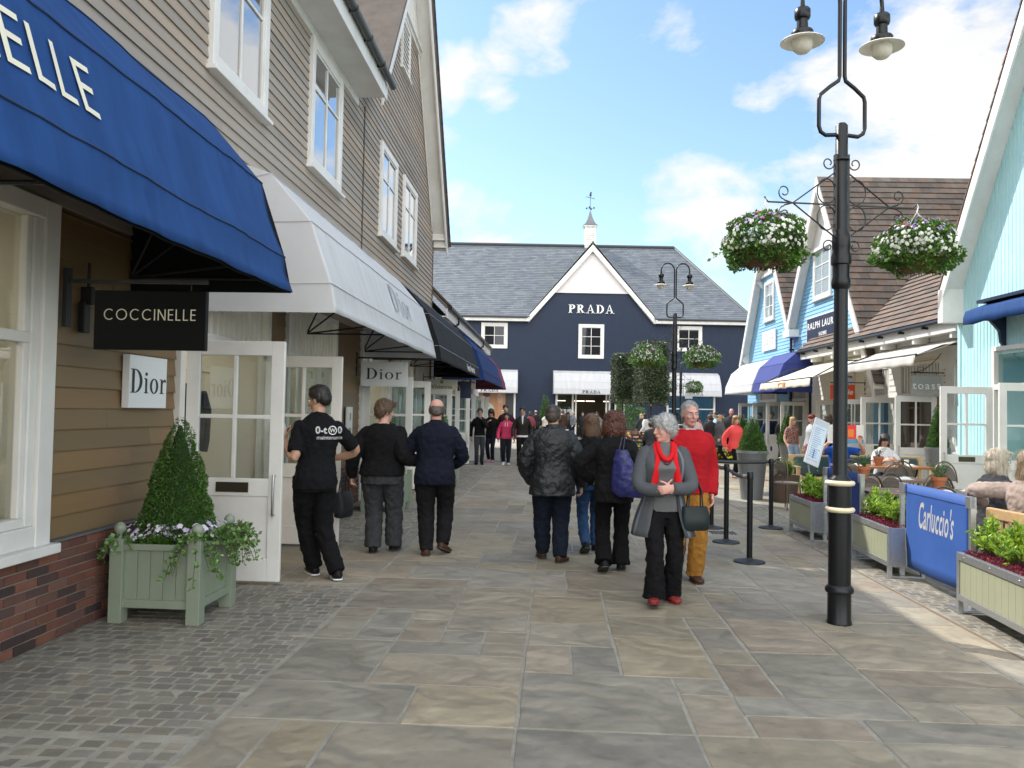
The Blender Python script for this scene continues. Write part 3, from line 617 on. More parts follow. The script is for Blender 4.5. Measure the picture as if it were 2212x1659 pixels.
# near shop window
b = MB()
b.box(-.04, .075, 5.40, 5.56, .66, 2.93); b.box(-.04, .075, 2.1, 5.40, 2.80, 2.93); b.box(-.03, .13, 2.0, 5.60, .60, .665); b.box(-.04, .07, 2.1, 5.40, .665, .80)
b.box(-.04, .05, 5.32, 5.40, .80, 2.80); b.box(-.04, .05, 2.1, 5.32, 1.98, 2.05); b.box(-.04, .045, 2.1, 5.32, .80, .86)
b.box(-.02, .035, 5.27, 5.32, .86, 2.8); b.box(-.02, .04, 3.6, 3.67, .86, 2.8)
w_ = b.build('shop_window', WHITE, lb, bevel=.008); g = MB(); g.box(-.015, -.008, 2.2, 5.33, .8, 2.85); g.build('pane', GLASS, w_)
b = MB()      # coloured paper flowers stuck inside the glass
for (y, z, r_, c) in ((5.02, 1.14, .05, (.12, .42, .62)), (4.92, 1.03, .04, (.5, .55, .2)), (5.0, .93, .06, (.75, .2, .12)), (4.8, 1.2, .035, (.5, .55, .2)), (4.7, .98, .05, (.12, .42, .62)), (4.86, .9, .04, (.62, .35, .1)), (4.55, 1.1, .05, (.75, .2, .12))):
    b.lathe([(r_, 0), (r_, .003)], (0, 0, 0), 14, Matrix.Translation((-.05, y, z)) @ Matrix.Rotation(R(90), 4, 'Y'), col=c); b.box(-.052, -.048, y - .004, y + .004, .86, z, col=(.12, .3, .08))
b.build('window_decoration', mat('paper', (1, 1, 1), rough=.7, attr=True), lb, colattr=True)
b = MB()
for z in (.55, 1.0, 1.45, 1.9): b.box(-2.0, -1.7, 2.4, 5.3, z, z + .03)
b.box(-1.6, -1.1, 3.6, 4.3, .05, .8); b.box(-1.2, -.8, 4.6, 5.2, .05, .5); b.build('display_shelf', mat('pale_wood', (.45, .36, .25), rough=.5), lb)
# doorway of the next shop: transoms with bars, frame, two open leaves
def doorway(par, sgn, y0, y1, bars=True, tz=2.2):
    b = MB()
    def bx(a0, a1, c0, c1, u0, u1): b.box(min(a0 * sgn, a1 * sgn), max(a0 * sgn, a1 * sgn), c0, c1, u0, u1)
    bx(-.05, .07, y0, y0 + .1, 0, 2.94); bx(-.05, .07, y1 - .1, y1, 0, 2.94); bx(-.05, .068, y0 + .1, y1 - .1, tz, tz + .1); bx(-.05, .068, y0 + .1, y1 - .1, 2.86, 2.94)
    if bars:
        n = int((y1 - y0) / .16)
        for k in range(1, n): yc = y0 + .1 + (y1 - y0 - .2) * k / n; bx(-.03, .04, yc - .03, yc + .03, tz + .1, 2.86)
    o = b.build('doorway_frame', WHITE, par, bevel=.005); g = MB(); g.box(*sorted((-.02 * sgn, -.012 * sgn)), y0 + .1, y1 - .1, tz + .08, 2.88); g.build('pane', GLASS, o); return o
def leafM(x, y, ang): return Matrix.Translation((x, y, 0)) @ Matrix.Rotation(R(ang), 4, 'Z')
doorway(lb, 1, 7.42, 9.75)
leaf(lb, leafM(.07, 7.56, 0), .90, 2.19, label='near white half glazed door leaf standing open with bronze letter plate')
leaf(lb, leafM(.07, 9.62, -2), .90, 2.19, plate=False, label='far white half glazed door leaf standing open')
doorway(lb, 1, 14.4, 16.6); leaf(lb, leafM(.07, 14.5, -3), .88, 2.16, plate=False); leaf(lb, leafM(.07, 16.45, 4), .88, 2.16)
doorway(lb, 1, 20.0, 21.9); leaf(lb, leafM(.07, 20.1, 0), .85, 2.1); leaf(lb, leafM(.07, 21.8, 0), .85, 2.1)
for (y0, y1) in ((10.4, 12.75), (17.2, 19.6)):
    b = MB(); b.box(-.04, .07, y0, y0 + .1, .66, 2.94); b.box(-.04, .07, y1 - .1, y1, .66, 2.94); b.box(-.04, .068, y0 + .1, y1 - .1, .66, .78); b.box(-.04, .068, y0 + .1, y1 - .1, 2.2, 2.3); b.box(-.04, .068, y0 + .1, y1 - .1, 2.86, 2.94)
    for k in range(1, 14): yc = y0 + .1 + (y1 - y0 - .2) * k / 14; b.box(-.03, .04, yc - .03, yc + .03, 2.3, 2.86)
    for k in (1, 2): yc = y0 + (y1 - y0) * k / 3; b.box(-.03, .04, yc - .03, yc + .03, .78, 2.2)
    b.box(-.03, .12, y0 - .04, y1 + .04, .61, .66)
    w_ = b.build('shop_window', WHITE, lb, bevel=.006); g = MB(); g.box(-.015, -.008, y0 + .05, y1 - .05, .7, 2.9); g.build('pane', GLASS, w_)
# jacket on a hanger inside the first doorway
def garment(name, label, W, loc, rz, m, H=.75):
    r_ = thing(name, label, 'clothing', W, loc, rz)
    b = MB(); rings = []
    for (z, hw, hd) in ((0, .20, .07), (.25, .21, .08), (.5, .22, .085), (.62, .21, .07), (.70, .12, .05), (.74, .06, .04)):
        rings.append([(hw * math.cos(R(a)), hd * math.sin(R(a)), z * H / .75) for a in range(0, 360, 24)])
    b.loft(rings); b.build('body_of_jacket', m, r_, smooth=60)
    for s_ in (-1, 1):
        q = MB(); q.tube([(s_ * .17, 0, .64 * H / .75), (s_ * .26, 0, .45 * H / .75), (s_ * .28, .02, .1 * H / .75), (s_ * .27, .03, -.02)], [.06, .055, .045, .04], 10); q.build('sleeve', m, r_, smooth=60)
    q = MB(); q.tube([(0, 0, .7), (0, 0, .8), (.03, 0, .84), (0, 0, .87)], .004, 6); q.build('hanger_hook', CHROME, r_); return r_
b = MB(); b.tube([(-.6, 8.7, 1.98), (-.6, 9.6, 1.98)], .012, 8); b.build('clothes_rail', CHROME, lb)
garment('hanging_jacket', 'dark jacket hanging inside the near left doorway, seen through the door glass', FL, (-.6, 9.1, 1.1), R(70), mat('dark_jacket', (.02, .022, .03), rough=.8))

# ---- awnings of the left row
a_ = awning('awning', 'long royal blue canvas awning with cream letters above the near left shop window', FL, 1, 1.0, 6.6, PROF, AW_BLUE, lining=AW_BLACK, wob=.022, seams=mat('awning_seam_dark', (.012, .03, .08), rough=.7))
mid = Vector(((PROF[2][0] + PROF[3][0]) / 2 + .03, 0, (PROF[2][1] + PROF[3][1]) / 2)); upv = Vector((PROF[2][0] - PROF[3][0], 0, PROF[2][1] - PROF[3][1]))
M_ = basis((PROF[3][0] - .06, -0.0, 2.92), (0, 1, 0), upv)
M_.translation = Vector((1.06 + .2 * .68, 2.89 - 3.8, 2.965)) + Vector((.016, 0, .005))
lo = letters('COCCINELLE', 'sansb', .27, CREAM, a_, M_, gap=.14, thick=.001, sx=1.1)
from mathutils.bvhtree import BVHTree
def drape(lo, root, cover='cover', sgn=1, d=.013):
    me = [c for c in COL.objects if c.parent == root and c.name.startswith(cover)][0].data; tr = BVHTree.FromPolygons([v.co.copy() for v in me.vertices], [p.vertices[:] for p in me.polygons])
    for v in lo.data.vertices:
        h = tr.ray_cast(Vector((3 * sgn, v.co.y, v.co.z)), Vector((-sgn, 0, 0)))
        if h[0]: v.co.x = h[0].x + sgn * d
drape(lo, a_)
a_ = awning('awning', 'white canvas awning with pale grey lettering over the open left doorway', FL, 1, 7.9, 14.6, PROF, AW_WHITE, seams=mat('awning_seam_grey', (.5, .5, .52), rough=.7))
M_ = basis((1.185, 1.35, 2.95), (0, 1, 0), upv); M_.translation = Vector((1.06 + .2 * .72 + .018, .85, 2.94)); drape(letters('Dior', 'serif', .40, mat('grey_print', (.40, .42, .44), rough=.7), a_, M_, thick=.001, sx=1.3), a_)
a_ = awning('awning', 'black canvas awning with small white lettering, beyond the white awning', FL, 1, 15.3, 23.2, PROF, AW_BLACK, seams=mat('awning_seam_white', (.35, .35, .36), rough=.7))
M_ = basis((1.25, 2.4, 2.62), (0, 1, 0), upv); M_.translation = Vector((1.31, 1.6, 2.56)); drape(text('Vivienne Westwood', .26, INKW, a_, M_ , sx=.8, off=.004, thick=.001), a_)
a_ = awning('awning', 'navy canvas awning with a burgundy end, farthest of the left row', FL, 1, 24.6, 35.5, PROF, AW_NAVY, stripe=33.2, m2=AW_BURG)
# ---- projecting and wall signs of the left row
def hang_sign(name, label, W, loc, w, h, m, t=.035, sgn=1, rz=0, brace=.35, post=True):
    r_ = thing(name, label, 'sign', W, loc, rz)
    b = MB(); b.box(min(0, sgn * w), max(0, sgn * w), -t / 2, t / 2, 0, h); b.build('sign_board', m, r_, bevel=.004)
    if post:
        q = MB(); q.box(*sorted((-sgn * brace, sgn * w)), -.012, .012, h + .05, h + .075); q.box(*sorted((-sgn * brace, -sgn * (brace - .03))), -.03, .03, h - .25, h + .15)
        for k in (.15, .85): q.tube([(sgn * w * k, 0, h), (sgn * w * k, 0, h + .06)], .005, 6)
        q.build('bracket', BLK_M, r_)
    return r_
SB = mat('black_gloss_board', (.004, .004, .0045), rough=.4, spec=.12); SW = mat('white_sign_board', (.78, .78, .78), rough=.3)
FM = lambda x, z, t: basis((x, -t, z), (1, 0, 0), (0, 0, 1))
s_ = hang_sign('projecting_sign', 'glossy black shop sign with cream capitals hanging below the blue awning', FL, (.30, 5.62, 1.965), .77, .40, SB, t=.045, brace=.22)
letters('COCCINELLE', 'sans', .075, CREAM, s_, FM(.385, .20, .0235), gap=.22, thick=.003)
s_ = thing('wall_sign', 'square white sign with dark serif lettering on the brown boards by the near door', 'sign', FL, (.03, 6.80, 1.57))
b = MB(); b.box(0, .06, -.31, .31, 0, .42); b.build('sign_board', SW, s_, bevel=.003)
letters('Dior', 'serif', .19, INK, s_, basis((.0615, -.0, .12), (0, 1, 0), (0, 0, 1)), thick=.003, sx=1.2, gap=.10)
s_ = hang_sign('projecting_sign', 'white rectangular sign with dark serif lettering hanging past the end of the white awning', FL, (.10, 14.15, 1.98), .80, .42, SW, brace=.09)
letters('Dior', 'serif', .19, INK, s_, FM(.40, .12, .019), thick=.003, sx=1.25, gap=.10)
s_ = hang_sign('projecting_sign', 'cream sign with gold lettering hanging under the black awning', FL, (.12, 21.2, 1.95), .80, .42, mat('cream_board', (.66, .63, .55), rough=.4), brace=.1)
text('Vivienne\nWestwood', .155, mat('gold_print', (.35, .25, .1), rough=.4), s_, FM(.40, .19, .019), off=.003)
b = MB(); b.lathe([(.045, 0), (.045, .004)], (0, 0, 0), 16, FM(.4, .36, .0185)); b.box(.385, .415, -.0225, -.0185, .37, .40); b.build('orb_emblem', MATS['gold_print'], s_)
s_ = hang_sign('projecting_sign', 'navy sign with a gold wreath, behind the cream sign on the left', FL, (.25, 22.9, 1.93), .85, .46, mat('navy_board', (.008, .015, .05), rough=.4), brace=.2)
b = MB(); b.tube([(.42 + .12 * math.cos(R(a)), -.02, .23 + .15 * math.sin(R(a))) for a in range(-60, 241, 20)], .012, 6); b.build('wreath_emblem', MATS['gold_print'], s_)
s_ = thing('notice_board', 'small white opening notice fixed beside the second doorway on the left', 'notice', FL, (.05, 13.55, 1.0)); b = MB(); b.box(0, .03, -.17, .17, 0, .62); b.build('sign_board', SW, s_, bevel=.003)
b = MB(); b.tube([(.034, 0, .42), (.034, 0, .52)], .012, 8); b.lathe([(.03, 0), (.03, .003)], (0, 0, 0), 14, Matrix.Translation((.031, 0, .42)) @ Matrix.Rotation(R(90), 4, 'Y'))
b.box(.031, .034, -.08, .08, .22, .28); b.box(.031, .034, -.06, .06, .12, .17); b.build('printed_mark', MATS['gold_print'], s_)
# awning winch on the wall
s_ = thing('awning_winch', 'black awning winch on the brown boards beside the shop window', 'winch', FL, (.03, 5.9, 2.1)); b = MB(); b.box(0, .05, -.04, .04, 0, .22); b.box(0, .09, -.02, .02, .2, .33); b.tube([(.05, 0, .33), (.05, 0, .5)], .012, 8); b.build('winch_body', BLK_M, s_, bevel=.008)

# ================================================================= low left building with dormer
l2 = thing('low_tiled_building', 'low building with brown tiled roof and dormer beyond the tall timber building', 'building', FL)
Y0, Y1, EH = 22.56, 37.5, 4.35
b = MB(); b.box(-8, -.03, Y0, Y1 - .4, 0, EH); b.prism([(-.03, EH), (-4.0, EH + 4.0), (-8, EH)], 'y', Y0, Y1 - .4); b.build('wall', mat('cream_render', (.60, .57, .50), rough=.7), l2)
b = MB(); clap(b, 1, lambda z: (Y0, Y1 - .4), 0, EH, .15, x=-.03, tones=((1, 1, 1),), var=.03); b.build('cladding', WCLAP, l2, colattr=True)
b = MB(); tiles(b, planeM((.46, Y0, EH + .12), (0, 1, 0), (-1, 0, 1)), Y1 - Y0, 6.3, .28, .25, th=.03, tones=((1, 1, 1), (1.15, 1, .95), (.8, .8, .82))); b.build('roof', TILE_B, l2, colattr=True)
b = MB(); b.prism([(.44, EH + .1), (-4.0, EH + 4.54), (-4.0, EH + 4.4), (.44, EH - .02)], 'y', Y0, Y1); b.build('roof_deck', TILE_B, l2, colattr=True)
b = MB(); b.box(-.03, .44, Y0, Y1, EH - .22, EH - .19); b.box(.42, .45, Y0, Y1, EH - .25, EH + .02); b.prism([(.45, EH - .25), (.45, EH + .02), (-.6, EH + 1.05), (-.6, EH - .25)], 'y', Y1 - .0, Y1 + .03); b.build('soffit', WHITE, l2)
b = MB(); b.tube([(.52, Y0, EH + .03), (.52, Y1, EH + .03)], .06, 8)
for yy in (24.6, 33.0): b.tube([(.52, yy, EH), (.52, yy, EH - .2), (.1, yy, EH - .45), (.04, yy, EH - .6), (.04, yy, 2.6)], .035, 8)
b.build('gutter', BLACK, l2)
d_ = MB()       # dormer
dy0, dy1, dx = 23.0, 26.4, -.75
d_.box(-3, dx, dy0 + .04, dy1 - .04, 4.9, 6.9); dm = d_.build('dormer', mat('dormer_cheek', (.02, .022, .028), rough=.6), l2)
q = MB(); q.box(dx - .02, dx + .04, dy0, dy0 + .12, 4.95, 6.9); q.box(dx - .02, dx + .04, dy1 - .12, dy1, 4.95, 6.9); q.box(dx, dx + .04, dy0 + .12, dy1 - .12, 6.75, 6.9)
for k in range(1, 4): q.box(dx, dx + .035, dy0 + (dy1 - dy0) * k / 4 - .03, dy0 + (dy1 - dy0) * k / 4 + .03, 5.0, 6.75)
q.box(-3, dx, dy0 - .05, dy0 - .02, 6.85, 7.0); q.box(-3, dx + .2, dy0 - .1, dy1 + .1, 6.90, 6.99); q.build('dormer_frame', WHITE, dm)
q = MB(); ym = (dy0 + dy1) / 2; q.prism([(dy0 - .14, 6.98), (dy1 + .14, 6.98), (ym, 8.15)], 'x', dx + .08, dx + .15); q.build('dormer_gable', WHITE, dm)
q = MB(); hw = ym - dy0 + .2
tiles(q, planeM((dx + .24, dy0 - .2, 6.94), (-1, 0, 0), (0, hw, 1.28)), 3.6, math.hypot(hw, 1.28), .27, .2, th=.03); tiles(q, planeM((dx + .24, dy1 + .2, 6.94), (-1, 0, 0), (0, -hw, 1.28)), 3.6, math.hypot(hw, 1.28), .27, .2, th=.03); q.build('dormer_roof', TILE_B, dm, colattr=True)
for (y0, y1) in ((24.3, 26.2), (29.2, 31.2)):
    doorway(l2, 1, y0, y1, tz=2.15); leaf(l2, leafM(.07, y0 + .1, 2), .85, 2.1, rows=3, mull=2); leaf(l2, leafM(.07, y1 - .1, -3), .85, 2.1, rows=3, mull=2)
q = MB(); q.box(-.6, -.02, 24.3, 26.2, .02, 2.9); q.box(-.6, -.02, 29.2, 31.2, .02, 2.9); q.build('shop_interior', INT_DARK, l2)
for (y0, y1) in ((26.8, 28.8), (32, 34)): window(l2, 1, y0, y1, .7, 2.6, .0, 4, 1, .1, GLASS_DARK)
# ================================================================= navy building closing the street
FP = frame(0, 53, 0, R(-90))            # local x = towards the camera, local y = world x
pb = thing('navy_slate_roofed_building', 'dark navy boarded building with slate roof and white gable closing the street', 'building', FP)
XL, XR, EZ, RZ, RB = -13.0, 15.1, 7.62, 13.75, 7.45
ops = [(-3.3, .25, 0.75, 3.0), (2.8, 7.2, 0, 3.0), (9.9, 13.0, .5, 3.0)]
b = MB(); segs = [XL, -3.3, .25, 2.8, 7.2, 9.9, 13.0, XR]
for k in range(0, len(segs) - 1, 2): b.box(-5, 0, segs[k], segs[k + 1], 0, 3.0)
b.box(-14, -5, XL, XR, 0, 3.0); b.box(-14, 0, XL, XR, 3.0, EZ); b.prism([(1.0, EZ), (9.05, EZ), (7.65, 9.3), (2.4, 9.3)], 'x', -2, .002)
b.build('wall', NAVY, pb)
b = MB(); x = XL
while x < XR:
    top = EZ - .02
    if 1.0 < x < 9.05: top = min(9.28, EZ + min(x - 1.0, 9.05 - x) * 1.19)
    bot = .5
    for (a, c, e, f_) in ops:
        if a - .02 < x < c: bot = 3.0
    b.box(0, .022, x, x + .045, bot, top); x += .15
b.build('battens', NAVY, pb)
b = MB()
for k in range(0, len(segs) - 1, 2):
    b.box(0, .05, segs[k], segs[k + 1], 0, .5)
b.box(0.0, .05, -3.3, .25, 0, .74)
o = b.build('brick_plinth', mat('brick_far', (.24, .12, .08), (.18, .09, .06), ns=3, rough=.85, brick=(4.4, 1.0, .33, .03, (.9, .9, .9))), pb); uvbox(o)
def slate_plane(name, o_, right, up, w, l, cf, tw=.42, tl=.24, m=SLATE, tones=((1, 1, 1), (1.18, 1.15, 1.1), (.85, .87, .92), (1.05, 1.05, 1.08))):
    b = MB(); tiles(b, planeM(o_, right, up), w, l, tw, tl, th=.012, tones=tones, var=.12, clipf=cf); return b.build(name, m, pb, colattr=True)
rise, run = RZ - EZ, RB; sl = math.hypot(rise, run)
gfoot0, gfoot1, gax = 1.0, 9.05, 5.02
def main_clip(side):
    def f_(y):
        t = y / sl; z = EZ + rise * t; depth = run * t
        # valleys of the gable: gable roof height at x equals z
        half = (12.45 - z) / 1.18
        xr = XR + .35 - depth * .50
        if side == 0: return (0, (gax - half if half > 0 else gax) - XL)
        return ((gax + half if half > 0 else gax) - XL, xr - XL)
    return f_
b_or = Vector((.45, XL, EZ)); upm = (-run - .45, 0, rise)
slate_plane('roof', b_or, (0, 1, 0), upm, 30, sl, main_clip(0)); slate_plane('roof', b_or, (0, 1, 0), upm, 30, sl, main_clip(1))
b = MB(); b.add([(-.02, XL, EZ + .35), (-.02, XR + .1, EZ + .35), (-run, XR - 3.4, RZ - .03), (-run, XL, RZ - .03)], [(0, 1, 2, 3)])
b.add([(.44, XL, EZ - .02), (.44, .98, EZ - .02), (-.02, 1.3, EZ + .35), (-.02, XL, EZ + .35)], [(0, 1, 2, 3)]); b.add([(.44, 9.07, EZ - .02), (.44, XR + .3, EZ - .02), (-.02, XR + .1, EZ + .35), (-.02, 8.75, EZ + .35)], [(0, 1, 2, 3)])
b.add([(.44, XR + .3, EZ - .02), (-run, XR - 3.4, RZ - .03), (-15.3, XR + .3, EZ - .02)], [(0, 2, 1)]); b.add([(-run, XL, RZ - .03), (-run, XR - 3.4, RZ - .03), (-15.3, XR + .3, EZ - .02), (-15.3, XL, EZ - .02)], [(0, 1, 2, 3)])
b.build('roof_deck', SLATE, pb, colattr=True)
gl = math.hypot(4.25, 4.95)
for s_ in (-1, 1):
    x0 = gax + s_ * 4.2; 
    # plane: x along depth (into the building), y up the slope
    def cf(y, s_=s_):
        z = EZ - .1 + (12.45 - EZ + .1) * (y / gl); return (0, .35 + max(0, (z - EZ) / rise * run) + .3)
    if s_ < 0: slate_plane('gable_roof', (.30, x0, EZ - .05), (-1, 0, 0), (0, 4.2, 4.95), 9, gl, cf)
    else: slate_plane('gable_roof', (.30, x0, EZ - .05), (-1, 0, 0), (0, -4.2, 4.95), 9, gl, cf)
b = MB()
for s_ in (-1, 1): b.add([(.29, gax + s_ * 4.2, EZ - .08), (.29, gax, 12.36), (-7.2, gax, 12.36), (-.3, gax + s_ * 4.2, EZ - .08)], [(0, 1, 2, 3)])
b.build('gable_roof_deck', SLATE, pb, colattr=True)
b = MB()
for s_ in (-1, 1):
    b.prism([(gax, 12.36), (gax + s_ * 4.25, EZ - .27 + .1), (gax + s_ * 4.05, EZ - .42 + .1), (gax, 11.92)], 'x', .24, .30)
    b.prism([(gax, 12.2), (gax + s_ * 4.1, EZ - .2), (gax + s_ * 4.0, EZ - .3), (gax, 12.05)], 'x', .0, .24)
b.build('barge_board', WHITE, pb)
b = MB(); b.prism([(gax - 2.52, 9.33), (gax + 2.52, 9.33), (gax, 12.2)], 'x', -.5, .06); b.box(.0, .12, gax - 2.6, gax + 2.6, 9.24, 9.33); b.build('gable_panel', mat('pinkish_render', (.72, .68, .68), (.66, .62, .62), ns=2, rough=.7), pb)
b = MB(); b.box(.36, .42, XL, 1.0, EZ - .28, EZ - .06); b.box(.36, .42, 9.1, XR + .3, EZ - .28, EZ - .06); b.box(0, .36, XL, 1.0, EZ - .28, EZ - .24); b.box(0, .36, 9.1, XR + .3, EZ - .28, EZ - .24); b.build('fascia', WHITE, pb)
b = MB(); b.tube([(.49, XL, EZ - .02), (.49, .9, EZ - .02)], .075, 8); b.tube([(.49, 9.2, EZ - .02), (.49, XR + .3, EZ - .02)], .075, 8)
b.tube([(-run, XL, RZ + .05), (-run, XR - 3.4, RZ + .05)], .12, 6); b.tube([(-run, XR - 3.4, RZ + .02), (.45, XR + .32, EZ + .02)], .10, 6); b.tube([(.3, gax, 12.46), (-6.5, gax, 12.46)], .09, 6)
b.build('gutter', mat('lead_ridge', (.05, .055, .06), rough=.5), pb)
for (y0, y1, z0, z1, c, r_) in ((-2.03, -.34, 5.6, 7.24, 2, 2), (4.2, 5.84, 5.05, 7.25, 2, 3), (10.42, 12.12, 5.62, 7.24, 2, 2)): window(pb, 1, y0, y1, z0, z1, .022, c, r_, .2, GLASS_DARK, sill=False)
# ground floor openings
b = MB()
for (a, c, e, f_) in ops:
    for yy in (a, c - .12): b.box(-.1, .09, yy, yy + .12, e, 3.0)
    b.box(-.1, .089, a + .12, c - .12, 2.88, 3.0)
    if e: b.box(-.1, .12, a + .12, c - .12, e, e + .12)
for yy in (3.85, 4.05, 6.0, 6.2, 7.08 - .5): b.box(-.08, .1, yy, yy + .1, 0, 2.88)
b.box(-.08, .1, 2.92, 3.85, 0, .5); b.box(-.08, .1, 6.3, 7.08, 0, .5); b.box(-.08, .09, 10.02, 12.88, 1.9, 1.97)
fr_ = b.build('shop_front_frame', WHITE, pb)
for (a, c, z0) in ((2.92, 3.9, .5), (6.25, 7.1, .5), (10.0, 12.9, .6), (-3.2, .15, .85)): g = MB(); g.box(-.02, -.01, a, c, z0, 2.9); g.build('pane', GLASS, fr_)
b = MB()
for (a, c, e, f_) in ops:
    b.box(-4.98, -4.9, a + .02, c - .02, .01, 2.98); b.box(-4.9, -.2, a + .01, a + .05, .01, 2.98); b.box(-4.9, -.2, c - .05, c - .01, .01, 2.98); b.box(-4.9, -.2, a + .05, c - .05, .01, .03)
b.build('shop_interior', mat('prada_inside', (.16, .15, .09), (.10, .09, .06), ns=1, rough=.7), pb)
em = mat('shop_strip_light', (1, .85, .7)); em.node_tree.nodes['Principled BSDF'].inputs['Emission Color'].default_value = (1, .75, .6, 1); em.node_tree.nodes['Principled BSDF'].inputs['Emission Strength'].default_value = 2.5
b = MB()
for (a, c) in ((3.0, 3.7), (4.3, 5.0), (5.1, 5.7), (6.3, 6.8)): b.box(-4.0, -3.95, a, c, 2.35, 2.40)
b.build('strip_light', em, pb)
# poster in the left window: plain stand-in figures, plus painted bands
ps = thing('window_poster', 'large fashion poster of figures in the left window of the navy building', 'poster', FP, (.025, -1.15, .95))
b = MB(); b.box(-.02, 0, -1.45, 1.25, 0, 1.9, col=(.36, .19, .10)); b.box(.0, .004, .75, 1.25, 0, 1.9, col=(.03, .03, .03)); b.box(.0, .006, -1.45, -.95, .2, 1.9, col=(.45, .30, .05))
def blob(cx, cz, rx, rz, x, c, n=18): b.prism([(cx + rx * math.cos(R(a)), cz + rz * math.sin(R(a))) for a in range(0, 360, 360 // n)], 'x', x, x + .003, col=c)
blob(-.45, .55, .55, .62, .008, (.40, .42, .36)); blob(-.45, 1.05, .16, .25, .011, (.45, .22, .14)); blob(-.45, 1.48, .21, .28, .014, (.48, .25, .17)); blob(-.45, 1.68, .23, .16, .017, (.08, .03, .02))
blob(-.95, 1.55, .45, .12, .009, (.46, .24, .16)); blob(.45, 1.2, .30, .7, .008, (.40, .20, .12)); blob(.4, 1.45, .2, .33, .011, (.50, .28, .2)); blob(.15, .9, .12, .7, .014, (.38, .17, .06)); blob(-.45, 1.0, .2, .05, .02, (.08, .30, .15)); blob(-.2, .3, .25, .15, .016, (.05, .25, .1)); blob(-.52, 1.5, .03, .015, .02, (.05, .03, .03)); blob(-.37, 1.5, .03, .015, .02, (.05, .03, .03)); blob(.33, 1.5, .04, .02, .02, (.05, .03, .03)); blob(-.45, 1.36, .05, .015, .02, (.35, .06, .05))
b.build('poster_print', mat('poster_print', (1, 1, 1), rough=.35, attr=True), ps, colattr=True)
# mannequin shown in the right window
mq = thing('mannequin', 'headless mannequin in a dark jacket behind the right window of the navy building', 'mannequin', FP, (-.6, 12.1, .6))
b = MB(); b.loft([[(.12 * k * math.sin(R(a)) , .2 * k * math.cos(R(a)), z) for a in range(0, 360, 30)] for (z, k) in ((.7, .8), (.9, .75), (1.2, 1.05), (1.45, 1.1), (1.55, .5), (1.62, .3))]); b.build('torso', MATS['dark_jacket'], mq, smooth=60)
b = MB(); b.tube([(0, 0, 0), (0, 0, .7)], .02, 8); b.lathe([(.15, 0), (.15, .02)]); b.build('stand', CHROME, mq)
letters('PRADA', 'serifb', .56, INKW, thing('wall_sign', 'white raised serif capitals on the navy gable', 'sign', FP, (.03, 5.0, 7.95)), basis((0, 0, .0), (0, 1, 0), (0, 0, 1)), thick=.05, sx=1.12, gap=.10)
PP = [(0, 4.25), (.5, 4.07), (.95, 3.5), (1.12, 3.05), (1.15, 2.72)]
for (y0, y1, w) in ((-3.15, .36, 'left'), (2.62, 7.35, 'middle'), (9.7, 13.15, 'right')):
    lab = {'left': 'white awning over the poster window of the navy building', 'middle': 'wide white awning over the open entrance of the navy building', 'right': 'white awning over the mannequin window of the navy building'}[w]
    a_ = awning('awning', lab, FP, 1, y0, y1, PP, AW_WHITE, group='awnings on the navy building', wob=.008, seams=MATS['awning_seam_grey'])
    letters('PRADA', 'serifb', .20, INK, a_, basis((1.163, 0, 2.79), (0, 1, 0), (-.02, 0, .28)), thick=.003, sx=1.2, gap=.12)
# cupola with weathervane on the ridge
cp = thing('cupola', 'white louvred roof cupola with flared lead cap and weathervane on the slate ridge', 'cupola', FP, (-run, 5.52, RZ - .5))
b = MB(); b.box(-.42, .42, -.42, .42, 0, .35); b.build('base', mat('lead', (.16, .17, .18)), cp)
b = MB(); b.box(-.36, .36, -.36, .36, .35, 1.95)
for k in range(8): b.prism([(-.30, .55 + k * .15), (.30, .55 + k * .15), (.30, .58 + k * .15), (-.30, .58 + k * .15)], 'x', .36, .41)
for s_ in (-1, 1): b.box(-.38, .43, s_ * .34 - .05, s_ * .34 + .05, .35, 1.95)
b.box(-.48, .48, -.48, .48, 1.9, 2.0); b.build('louvred_box', WHITE, cp)
b = MB(); q = [(.52, 2.0), (.40, 2.12), (.27, 2.35), (.16, 2.65), (.08, 2.95), (.04, 3.1)]; b.loft([[(r_ * sx, r_ * sy, z) for (sx, sy) in ((1, 1), (-1, 1), (-1, -1), (1, -1))] for (r_, z) in q]); b.build('cap', mat('lead', (.16, .17, .18)), cp)
b = MB(); b.tube([(0, 0, 3.1), (0, 0, 4.25)], .018, 6); b.tube([(0, -.32, 4.2), (0, .32, 4.05)], .02, 6)
for k in range(4):
    a = k * 90 + 20; b.tube([(0, 0, 3.35), (.3 * math.cos(R(a)), .3 * math.sin(R(a)), 3.35)], .012, 5); b.box(-.01, .01, .28 * math.cos(R(a)) - .05, .28 * math.cos(R(a)) + .05, 3.3, 3.42, Matrix.Translation((.3 * math.sin(R(a)), 0, 0)))
b.ball((0, 0, 4.33), .05, .09, .12); b.ball((0, .03, 4.5), .05, .07, .07); b.ball((0, 0, 4.42), .04, .05, .1); b.build('weathervane', BLK_M, cp)

